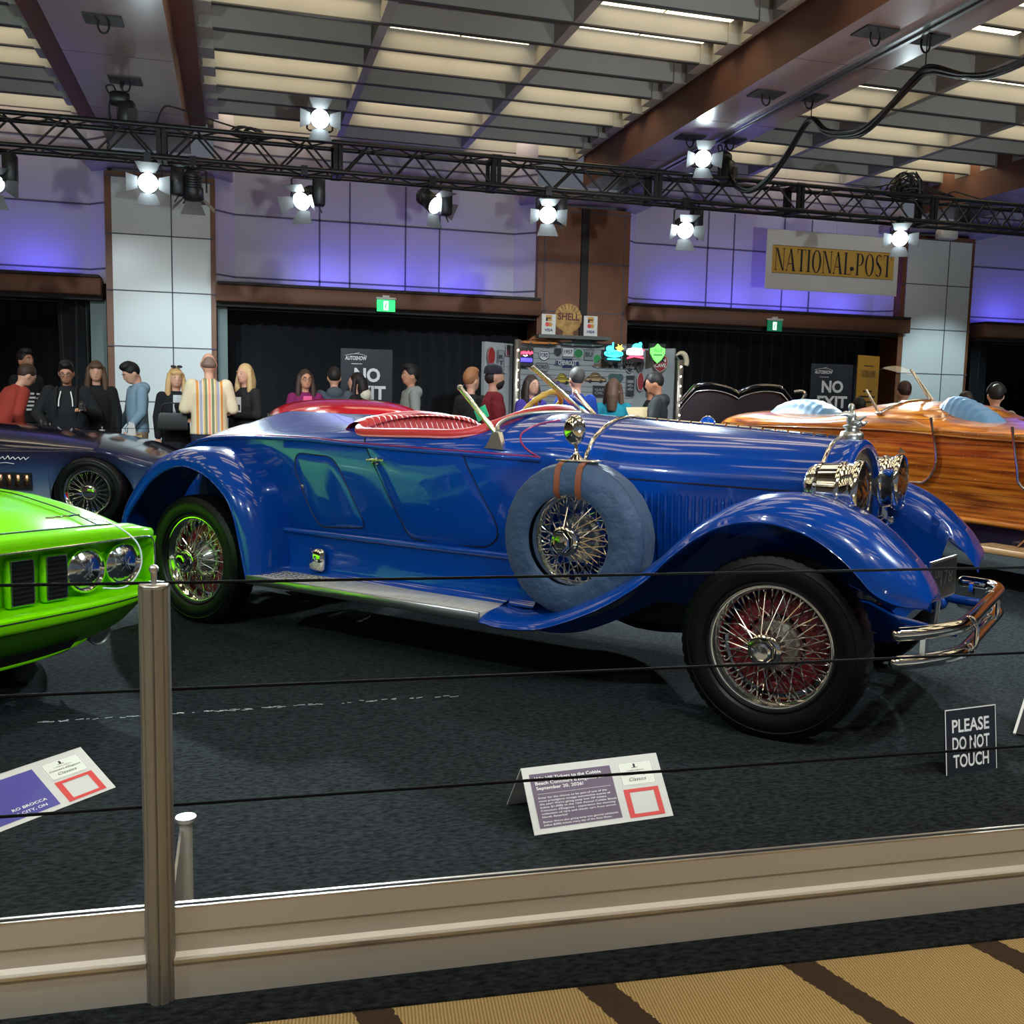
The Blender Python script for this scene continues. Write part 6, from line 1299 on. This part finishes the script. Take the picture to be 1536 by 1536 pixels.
# ================================================================= people
def remesh(mb, name, mtl, parent, vs=.014, it=3):
    o = mb.build(name, mtl, None, smooth=0, fix=False)
    r = o.modifiers.new('r', 'REMESH'); r.mode = 'VOXEL'; r.voxel_size = vs
    s = o.modifiers.new('s', 'SMOOTH'); s.iterations = it; s.factor = .5
    dg = bpy.context.evaluated_depsgraph_get(); me = bpy.data.meshes.new_from_object(o.evaluated_get(dg)); me.name = name
    old = o.data; o.modifiers.clear(); o.data = me; bpy.data.meshes.remove(old)
    me.shade_smooth(); o.parent = parent; return o
def rings_torso(m, rows, T):
    m.loft([[T @ Vector((w * math.cos(2 * PI * k / 20), d * math.sin(2 * PI * k / 20) + yo, z)) for k in range(20)] for z, w, d, yo in rows], True, True)
def limb(m, pts, rad, T):
    P = [T @ Vector(p) for p in pts]
    for i in range(len(P) - 1):
        m.tube([P[i], P[i + 1]], [rad[i], rad[i + 1]], 12)
    for p, r in zip(P, rad): m.ell(p, r, 12, 8)
ARMS = {'down': ((.235, .0, 1.13), (.24, -.06, .87)), 'fwd': ((.24, -.04, 1.13), (.14, -.30, 1.12)), 'phone': ((.27, -.03, 1.13), (.16, -.27, 1.18)), 'low': ((.28, -.02, 1.12), (.17, -.22, .98)), 'cross': ((.25, -.04, 1.12), (-.02, -.22, 1.12)), 'bag': ((.23, -.03, 1.12), (.2, -.2, .90)), 'up': ((.25, -.10, 1.18), (.12, -.30, 1.32))}
SKINS = {'fair': nrgb(214, 160, 135), 'tan': nrgb(178, 122, 92), 'mid': nrgb(198, 142, 112)}
_skm = {k: mat('skin ' + k, v, .55) for k, v in SKINS.items()}
_cm = {}
def cmat(c, n='cloth', r=.85):
    k = (c, n)
    if k not in _cm: _cm[k] = mat(n, nrgb(*c), r, bump=(120, .25, .004))
    return _cm[k]
def person(x, y, h, rot, label, top=(20, 22, 26), legs=(25, 27, 34), skin='fair', hair=(40, 28, 22), style='short', girth=1.0, arms=('down', 'down'), lean=0, nod=0, turn=0, face=False, coat=.86, short=False, hood=None, glasses=False, beard=None, inner=None, topname='jacket', topmat=None, shoes=(20, 20, 22)):
    t = thing('person', label, 'person', (x, y, 0), rot); k = h / 1.76; t.scale = (k, k, k)
    TL = Matrix.Translation((0, 0, .93)) @ Matrix.Rotation(lean, 4, 'X') @ Matrix.Translation((0, 0, -.93)); I = Matrix.Identity(4); g = girth
    TH = TL @ Matrix.Translation((0, .01, 1.50)) @ Matrix.Rotation(turn, 4, 'Z') @ Matrix.Rotation(nod, 4, 'X') @ Matrix.Scale(1.08, 4) @ Matrix.Translation((0, -.01, -1.50))
    A = [(ARMS[a][0], ARMS[a][1]) for a in arms]
    sh = .175 * (1 + .35 * (g - 1))
    def arm_pts(i):
        s = -1 if i == 0 else 1; e, w = A[i]; ex = e[0] + (g - 1) * .16; wx = w[0] + (g - 1) * .12
        return [(s * sh, .0, 1.395), (s * ex, e[1], e[2]), (s * wx, w[1] - (g - 1) * .12, w[2])]
    # body: one continuous surface
    b = MB(); rings_torso(b, [(.86, .13, .10, 0), (1.0, .125 * g, .09 * g, 0), (1.2, .13 * g, .10 * g, 0), (1.36, .15, .09, 0), (1.44, .07, .055, .01)], TL)
    limb(b, [(0, .015, 1.42), (0, .0, 1.56)], [.055, .050], TL)
    b.ell((0, 0, 0), (.074, .094, .113), 20, 14, TH @ Matrix.Translation((0, -.008, 1.628))); b.ell((0, 0, 0), (.056, .066, .060), 16, 10, TH @ Matrix.Translation((0, -.034, 1.572)))
    b.ell((0, 0, 0), (.014, .020, .026), 10, 8, TH @ Matrix.Translation((0, -.103, 1.615))); b.ell((0, 0, 0), (.05, .02, .016), 12, 8, TH @ Matrix.Translation((0, -.082, 1.658)))
    for s in (-1, 1): b.ell((0, 0, 0), (.011, .020, .031), 10, 8, TH @ Matrix.Translation((s * .079, .006, 1.617)))
    for i in (0, 1): limb(b, arm_pts(i), [.048, .040, .027], TL)
    for s in (-1, 1): limb(b, [(s * .085, 0, .92), (s * .095, -.02, .50), (s * .10, .02, .09)], [.085, .055, .04], I); limb(b, [(s * .10, .03, .05), (s * .11, -.15, .035)], [.035, .028], I)
    o = remesh(b, 'body', _skm[skin], t, .015, 2)
    hb = MB()                                               # hands with five fingers, fused into the same mesh
    for i in (0, 1):
        p = [TL @ Vector(v) for v in arm_pts(i)]; d = (p[2] - p[1]).normalized(); s = -1 if i == 0 else 1
        up = Vector((0, 0, 1)) if abs(d.z) < .8 else Vector((0, -1, 0)); sd = d.cross(up).normalized(); nr = sd.cross(d).normalized(); c = p[2] + d * .055
        F = Matrix((( *[sd.x, d.x, nr.x], c.x), (*[sd.y, d.y, nr.y], c.y), (*[sd.z, d.z, nr.z], c.z), (0, 0, 0, 1)))
        hb.ell((0, 0, 0), (.040, .052, .017), 12, 8, F)
        for f, (fx, ln) in enumerate(((-.029, .062), (-.010, .072), (.010, .068), (.028, .052))):
            hb.tube([F @ Vector((fx, .035, 0)), F @ Vector((fx * 1.1, .035 + ln * .5, -.006)), F @ Vector((fx * 1.1, .035 + ln * .85, -.022)), F @ Vector((fx, .035 + ln, -.042))], [.0095, .009, .008, .006], 6)
        hb.tube([F @ Vector((-s * .03, -.02, 0)), F @ Vector((-s * .058, .012, -.012)), F @ Vector((-s * .055, .045, -.025))], [.013, .011, .007], 6)
    me = o.data; n0 = len(me.vertices); bv = [tuple(v.co) for v in me.vertices]; bf = [tuple(p.vertices) for p in me.polygons]
    m2 = bpy.data.meshes.new('body'); m2.from_pydata(bv + hb.v, [], bf + [tuple(i + n0 for i in f) for f in hb.f]); m2.materials.append(_skm[skin]); m2.shade_smooth(); o.data = m2; bpy.data.meshes.remove(me)
    # trousers and shoes
    q = MB(); rings_torso(q, [(.80, .165 * (1 + .7 * (g - 1)), .12 * g, 0), (.93, .16 * g, .118 * g, 0), (1.02, .15 * g, .112 * g, 0)], I)
    for s in (-1, 1): limb(q, [(s * .088 * (1 + .4 * (g - 1)), 0, .86), (s * .10, -.02, .50), (s * .105, .02, .10)], [.100 * g, .078, .066], I)
    remesh(q, 'trousers', cmat(legs, 'trouser cloth'), t, .018, 3)
    for s in (-1, 1):
        q = MB(); q.ell((s * .11, -.06, .045), (.05, .13, .045), 14, 8); q.ell((s * .108, .02, .07), (.048, .055, .05), 12, 8); remesh(q, 'shoe', cmat(shoes, 'shoe leather', .6), t, .014, 2)
    # upper garment
    q = MB(); rows = [(coat, .185 * g, .135 * g, 0)] if coat > .7 else [(coat, .22 * g, .17 * g, .0), (.7, .205 * g, .15 * g, 0)]
    rows += [(.98, .172 * g, .128 * g, 0), (1.15, .168 * g, .13 * g, -.01 * g), (1.30, .185 * (1 + .5 * (g - 1)), .132 * (1 + .6 * (g - 1)), 0), (1.39, .168 * (1 + .4 * (g - 1)), .112, .005), (1.455, .082, .072, .012), (1.475, .066, .060, .012)]
    rings_torso(q, rows, TL if coat > .7 else TL)
    for i in (0, 1):
        p = arm_pts(i)
        if short: m_ = [p[0][j] + (p[1][j] - p[0][j]) * .75 for j in range(3)]; limb(q, [p[0], m_], [.074, .066], TL)
        else: w_ = [p[1][j] + (p[2][j] - p[1][j]) * .93 for j in range(3)]; limb(q, [p[0], p[1], w_], [.074 * (1 + .3 * (g - 1)), .062 * (1 + .4 * (g - 1)), .048], TL)
    if hood: q.ell((0, 0, 0), (.115, .075, .085), 14, 10, TL @ Matrix.Translation((0, .085, 1.43))); q.ell((0, 0, 0), (.10, .09, .05), 14, 10, TL @ Matrix.Translation((0, .03, 1.46)))
    gar = remesh(q, topname, topmat or cmat(top, 'jacket cloth'), t, .014, 4)
    if inner:
        q = MB(); q.poly([(-.075, 0), (.075, 0), (.055, .40), (-.055, .40)], .02, TL @ Vector((0, -.128 * g, 1.02)), TL.to_3x3() @ Vector((1, 0, 0)), TL.to_3x3() @ Vector((0, .08, 1))); q.build('shirt_front', cmat(inner, 'shirt cloth'), t)
    # hair
    hm = cmat(hair, 'hair', .6)
    q = MB(); M_ = lambda *c: TH @ Matrix.Translation(c)
    if style == 'bald':
        q.ell((0, 0, 0), (.081, .075, .05), 16, 10, M_(0, .030, 1.62)); q.ell((0, 0, 0), (.06, .05, .06), 14, 8, M_(0, .048, 1.645))
    elif style == 'cap':
        q.ell((0, 0, 0), (.082, .080, .075), 16, 10, M_(0, .022, 1.62))
    else:
        q.ell((0, 0, 0), (.084, .099, .104), 20, 12, M_(0, .014, 1.662))
        if style == 'top': q.ell((0, 0, 0), (.072, .085, .05), 16, 10, M_(0, -.015, 1.735))
        if style in ('long', 'bangs'):
            for s in (-1, 1):
                q.tube([TH @ Vector((s * .072, .0, 1.69)), TH @ Vector((s * .088, -.012, 1.58)), TH @ Vector((s * .098, -.02, 1.46)), TH @ Vector((s * .085, -.03, 1.36))], [.030, .036, .040, .022], 10)
            q.tube([TH @ Vector((0, .06, 1.68)), TH @ Vector((0, .085, 1.55)), TH @ Vector((0, .10, 1.36))], [.07, .085, .06], 12)
            if style == 'bangs': q.ell((0, 0, 0), (.07, .03, .035), 14, 8, M_(0, -.078, 1.69))
    remesh(q, 'hair', hm, t, .011, 2)
    if style == 'cap':
        q = MB(); q.lathe([(.001, .10), (.05, .092), (.078, .06), (.088, .01), (.088, -.01)], 20, M_(0, .008, 1.668) @ Matrix.Diagonal((1, 1.15, 1, 1))); q.loft([[TH @ Vector((xx, -.085 - .075 * (1 - (xx / .08) ** 2) * v, 1.672 - .012 * v)) for xx in [-.075 + .15 * k / 10 for k in range(11)]] for v in (0, .5, 1)], False); q.build('cap', cmat((28, 28, 44), 'cap cloth'), t)
    if beard: q = MB(); q.ell((0, 0, 0), (.062, .062, .062), 14, 10, M_(0, -.044, 1.555)); q.ell((0, 0, 0), (.05, .03, .03), 10, 8, M_(0, -.085, 1.575)); remesh(q, 'beard', cmat(beard, 'hair', .6), t, .011, 2)
    if face:
        for s in (-1, 1):
            q = MB(); q.m = 0; q.ell((0, 0, 0), (.013, .006, .007), 10, 6, M_(s * .030, -.091, 1.638)); q.m = 1; q.ell((0, 0, 0), (.006, .004, .006), 8, 6, M_(s * .030, -.0955, 1.638)); q.build('eye', [M_WHITE, M_INK], t)
            q = MB(); q.tube([TH @ Vector((s * .014, -.1, 1.658)), TH @ Vector((s * .032, -.098, 1.663)), TH @ Vector((s * .048, -.088, 1.657))], .0035, 5); q.build('eyebrow', hm, t)
        q = MB(); q.tube([TH @ Vector((-.024, -.088, 1.569)), TH @ Vector((0, -.101, 1.570)), TH @ Vector((.024, -.088, 1.569))], [.003, .0055, .003], 6); q.build('mouth', mat('lips', nrgb(170, 90, 84), .5), t)
    if glasses:
        q = MB()
        for s in (-1, 1): q.tube([TH @ Vector((s * .032 + .024 * math.cos(a), -.108, 1.636 + .019 * math.sin(a))) for a in [2 * PI * k / 14 for k in range(14)]], .0025, 5, closed=True); q.tube([TH @ Vector((s * .056, -.108, 1.640)), TH @ Vector((s * .08, -.02, 1.640))], .0022, 5)
        q.tube([TH @ Vector((-.008, -.11, 1.64)), TH @ Vector((.008, -.11, 1.64))], .002, 5); q.build('glasses', M_BLACK, t)
    return t, TL, TH
def bare(q, name, m, par): return q.build(name, m, par)
M_PHONE = mat('phone', (.02, .02, .025), .2)
def strap(t, TL, c, g=1.0):
    q = MB()
    for s in (-1, 1): q.tube(resample([TL @ Vector((s * .10, -.10 * g, 1.05)), TL @ Vector((s * .115, -.145 * g, 1.25)), TL @ Vector((s * .11, -.07, 1.43)), TL @ Vector((s * .11, .06, 1.43)), TL @ Vector((s * .10, .13, 1.30))], 16), .018, 6)
    q.build('backpack_strap', c, t)
    q = MB(); q.bbox((-.15, .12, 1.0), (.15, .28, 1.42), .05, TL); q.build('backpack', c, t, smooth=60)
# 1-9: left group
p, TL, TH = person(-2.68, 12.55, 1.72, 2.2, 'person in a rust red sweater bending at the left edge of the picture', top=(150, 52, 40), hair=(60, 40, 30), lean=.55, arms=('low', 'low'), girth=1.15, topname='sweater')
person(-2.62, 13.0, 1.17, PI, 'child with cropped blond hair and dark green top seen from behind at the left edge', top=(34, 44, 38), hair=(196, 160, 112), style='short', topname='pullover')
p, TL, TH = person(-2.68, 14.35, 1.84, .9, 'young man in a black printed long sleeved top near the far left doorway', top=(14, 14, 16), hair=(22, 16, 16), style='top', skin='tan', face=True, nod=-.12, topname='printed_top')
q = MB()
for k in range(5): q.box((-.14 + .0, -.143, 1.02 + k * .05), (-.02 + .02 * (k % 2), -.137, 1.045 + k * .05)); q.box((.02, -.143, 1.0 + k * .055), (.13, -.137, 1.02 + k * .055))
for k in range(4): q.box((-.255, -.04, 1.12 + k * .06), (-.245, .02, 1.15 + k * .06))
q.build('white_print', M_WHITE, p)
p, TL, TH = person(-1.90, 12.45, 1.66, .05, 'heavy man in a black jacket and glasses looking down with a phone in each hand', top=(20, 24, 28), hair=(14, 13, 14), style='top', skin='mid', girth=1.42, arms=('low', 'phone'), nod=.32, face=True, glasses=True, coat=.72)
strap(p, TL, cmat((22, 24, 28), 'strap'), 1.42)
q = MB(); 
for s in (-1, 1): q.tube([TL @ Vector((s * .055, -.165, 1.40)), TL @ Vector((s * .075, -.20, 1.30)), TL @ Vector((s * .08, -.215, 1.22))], .008, 6)
q.build('hood_cord', M_WHITE, p)
def held_phone(pt, label, rz=0):
    t = thing('phone', label, 'phone', pt, rz); q = MB(); q.bbox((-.036, -.005, -.07), (.036, .005, .07), .004, Matrix.Rotation(-.7, 4, 'X')); q.build('casing', M_PHONE, t); q = MB(); q.box((-.031, .0052, -.062), (.031, .006, .062), Matrix.Rotation(-.7, 4, 'X')); q.build('screen', mat('screen glass', (.02, .03, .05), .1, emit=(.2, .3, .5), es=.3), t)
held_phone((-1.69, 12.06, 1.16), 'phone held up in the left hand of the heavy man in black'); held_phone((-2.10, 12.10, .95), 'phone held low in the right hand of the heavy man in black', .4)
person(-1.62, 12.75, 1.68, .1, 'woman with long tousled brown hair in a black coat behind the heavy man', top=(16, 17, 20), hair=(84, 60, 44), style='bangs', face=True, coat=.6, topname='coat')
p, TL, TH = person(-1.18, 12.95, 1.70, -1.15, 'young man in a pale denim jacket looking down to the left with a paper bag', top=(126, 152, 172), legs=(150, 132, 110), hair=(18, 17, 20), style='top', skin='fair', nod=.5, hood=True, arms=('bag', 'bag'), face=True)
t = thing('paper_bag', 'brown paper carrier bag hanging from the hand of the man in the denim jacket', 'bag', (-1.22, 12.52, .42)); q = MB(); q.loft([[(x * a, y * a, z) for x, y in ((-.13, -.06), (.13, -.06), (.13, .06), (-.13, .06))] for z, a in ((0, 1), (.2, 1.02), (.40, 1.0), (.40, .96), (.02, .95))], True, True); q.build('bag', mat('kraft paper', nrgb(188, 150, 100), .8), t, smooth=0)
q = MB(); q.tube(resample([(-.05, -.055, .40), (-.04, -.02, .50), (.04, -.02, .50), (.05, -.055, .40)], 12), .005, 5); q.build('handle', mat('white cord', (.7, .7, .68), .8), t); q = MB(); q.poly([(-.06, 0), (.05, 0), (.02, .16), (-.04, .18)], .02, (.02, 0, .38), (1, 0, 0), (0, 0, 1)); q.build('tissue', M_CARD, t)
p, TL, TH = person(-.70, 12.45, 1.62, .25, 'blonde woman in a long black coat and white top with sunglasses on her head', top=(15, 16, 21), hair=(200, 160, 108), style='bangs', face=True, coat=.5, inner=(205, 208, 215), arms=('down', 'fwd'), topname='coat')
q = MB(); 
for s in (-1, 1): q.ell((0, 0, 0), (.034, .012, .022), 12, 8, TH @ Matrix.Translation((s * .036, -.055, 1.765)) @ Matrix.Rotation(-.7, 4, 'X'))
q.build('sunglasses', M_BLACK, p)
t = thing('handbag', 'black leather handbag on the arm of the blonde woman in the long coat', 'bag', (-.72, 12.13, 1.0)); q = MB(); q.loft([[(x * a, y * a, z) for x, y in ((-.17, -.06), (.17, -.06), (.17, .06), (-.17, .06))] for z, a in ((-.10, .9), (-.08, 1), (.08, .92), (.10, .8))], True, True); q.build('bag_body', cmat((18, 18, 20), 'black leather', .45), t); q = MB(); q.tube(resample([(-.14, 0, .09), (-.1, 0, .20), (.1, 0, .20), (.14, 0, .09)], 14), .010, 6); q.build('handle', cmat((18, 18, 20), 'black leather', .45), t)
M_KNIT = mat('cream striped knit', nrgb(218, 200, 165), .9, bump=(200, .3, .004))
def knit_nodes(m):
    nt = m.node_tree; b = nt.nodes['Principled BSDF']; tc = nt.nodes.new('ShaderNodeTexCoord'); sp = nt.nodes.new('ShaderNodeSeparateXYZ'); nt.links.new(tc.outputs['Object'], sp.inputs[0])
    mr = nt.nodes.new('ShaderNodeMapRange'); mr.inputs['From Min'].default_value = -.20; mr.inputs['From Max'].default_value = .20; nt.links.new(sp.outputs['X'], mr.inputs['Value'])
    cr = nt.nodes.new('ShaderNodeValToRGB'); cr.color_ramp.interpolation = 'CONSTANT'; e = cr.color_ramp.elements; CR = nrgb(222, 205, 172); OR_ = nrgb(214, 140, 66); LI = nrgb(160, 158, 178); GR = nrgb(122, 128, 92); SA = nrgb(226, 150, 118); TN_ = nrgb(202, 170, 110)
    seq = [(0, CR), (.14, OR_), (.20, CR), (.24, LI), (.31, TN_), (.35, CR), (.38, GR), (.45, CR), (.48, SA), (.54, CR), (.57, GR), (.63, TN_), (.67, CR), (.70, LI), (.77, CR), (.80, OR_), (.86, CR)]
    e[0].position = 0; e[0].color = (*CR, 1); e[1].position = .14; e[1].color = (*OR_, 1)
    for pz, c in seq[2:]: x = e.new(pz); x.color = (*c, 1)
    nt.links.new(mr.outputs[0], cr.inputs['Fac']); nt.links.new(cr.outputs['Color'], b.inputs['Base Color'])
knit_nodes(M_KNIT)
person(-.31, 12.0, 1.80, PI + .1, 'balding man seen from behind in a cream cardigan with coloured stripes', topmat=M_KNIT, legs=(34, 40, 58), hair=(120, 98, 84), style='bald', girth=1.16, arms=('fwd', 'fwd'), coat=.84, topname='cardigan')
person(.10, 12.8, 1.70, -.75, 'woman with long blonde hair in a dark coat right of the striped cardigan', top=(28, 24, 28), hair=(206, 172, 120), style='long', face=True, arms=('fwd', 'cross'), coat=.55, topname='coat')
t = thing('leaflet', 'small pale leaflet held beside the striped cardigan', 'leaflet', (.0, 12.28, 1.20)); q = MB(); q.box((-.05, -.002, -.08), (.05, .002, .1)); q.build('sheet', M_CARD, t); q = MB(); q.box((-.04, -.003, -.06), (.04, -.002, .01)); q.build('print', M_INK, t)
# 10-13: behind the red roof
p, TL, TH = person(.84, 12.75, 1.65, .2, 'smiling woman with glasses in a magenta jacket left of the red car roof', top=(118, 22, 82), hair=(62, 40, 34), style='long', face=True, glasses=True, skin='mid', inner=(225, 90, 140))
person(1.22, 12.95, 1.70, PI, 'man in a grey hooded jacket seen from behind beside the magenta jacket', top=(72, 80, 90), hair=(34, 28, 26), girth=1.15, hood=True)
p, TL, TH = person(1.52, 13.05, 1.64, -1.9, 'dark haired woman with a cream bundle on her shoulder before the sign', top=(22, 20, 24), hair=(30, 18, 20), style='long')
q = MB(); q.ell((0, 0, 0), (.11, .09, .10), 12, 8, TL @ Matrix.Translation((-.02, .12, 1.47))); q.ell((0, 0, 0), (.07, .06, .07), 12, 8, TL @ Matrix.Translation((-.06, .10, 1.56))); remesh(q, 'cream_wrap', cmat((222, 216, 196), 'cream wool'), p, .015, 1)
person(2.17, 12.65, 1.74, -1.45, 'young man in a light grey hoodie walking left beside the no exit sign', top=(142, 146, 142), legs=(60, 62, 66), hair=(20, 17, 18), style='top', face=True, hood=True, skin='mid', topname='hoodie')
# 14-20: by the sign stall
p, TL, TH = person(2.60, 11.05, 1.66, 2.2, 'boy with sandy hair in a black top with a lanyard left of the bearded man', top=(16, 17, 20), hair=(150, 100, 62), style='top')
q = MB(); q.tube(resample([TL @ Vector((.07, .02, 1.47)), TL @ Vector((.06, -.12, 1.32)), TL @ Vector((.05, -.14, 1.12))], 10), .008, 5); q.build('lanyard', M_WHITE, p)
person(2.66, 10.25, 1.69, 1.55, 'bearded man in a dark cap and maroon t-shirt behind the windscreen', top=(128, 32, 44), hair=(36, 28, 26), style='cap', beard=(36, 28, 26), short=True, skin='fair', face=True, girth=1.05, topname='t_shirt')
person(3.40, 11.3, 1.62, .4, 'person with a purple top seen through the windscreen', top=(72, 56, 150), hair=(50, 36, 30), style='long', face=True)
person(3.72, 10.6, 1.70, PI + .1, 'broad man in a royal blue polo shirt seen from behind', top=(26, 66, 160), hair=(70, 66, 66), short=True, girth=1.2, arms=('fwd', 'fwd'), topname='polo_shirt')
p, TL, TH = person(4.33, 11.0, 1.60, PI - .5, 'girl with brown hair in a teal t-shirt seen from behind', top=(20, 128, 148), hair=(86, 62, 48), style='long', short=True, arms=('fwd', 'down'), topname='t_shirt')
person(4.72, 10.6, 1.68, -2.0, 'man in a charcoal hooded jacket reading a sheet left of the black car lid', top=(40, 43, 46), hair=(26, 22, 22), hood=True, arms=('fwd', 'fwd'), nod=.25, skin='tan', girth=1.1)
t = thing('paper_sheet', 'cream sheet held out by the man in the charcoal hooded jacket', 'paper', (4.47, 10.50, 1.16)); q = MB(); q.poly([(-.15, 0), (.13, 0), (.17, .14), (-.19, .13)], .004, (0, 0, 0), (.97, .2, 0), (.1, .4, .9)); q.build('sheet', mat('cream paper', nrgb(226, 205, 160), .7), t, smooth=0)
person(5.02, 11.45, 1.64, 1.2, 'dark haired person half hidden behind the black car lid', top=(20, 20, 24), hair=(16, 14, 16), style='top', skin='tan')
# 21-24: right
person(8.0, 10.5, 1.66, PI - .3, 'person with short brown hair seen through the wooden car windscreen', top=(40, 44, 60), hair=(64, 40, 30), girth=1.05)
person(7.15, 10.2, 1.44, PI, 'dark haired person low behind the wooden car deck before the ochre board', top=(24, 24, 28), hair=(18, 15, 16))
p, TL, TH = person(7.95, 8.9, 1.60, PI - .5, 'person in a tan hooded jacket with a backpack and headband at the right edge', top=(128, 116, 96), hair=(30, 24, 22), hood=True)
q = MB(); q.bbox((-.15, .12, .98), (.15, .28, 1.38), .05, TL); q.build('backpack', cmat((112, 100, 88), 'backpack cloth'), p, smooth=60); q = MB(); q.tube([TH @ Vector((.092 * math.cos(a), .01, 1.66 + .112 * math.sin(a))) for a in [PI * k / 14 for k in range(15)]], .012, 6); q.build('headband', cmat((26, 26, 30), 'band'), p)
person(8.15, 9.6, 1.53, PI, 'person in a dark red top left of the tan hooded jacket', top=(98, 30, 34), hair=(40, 28, 26))
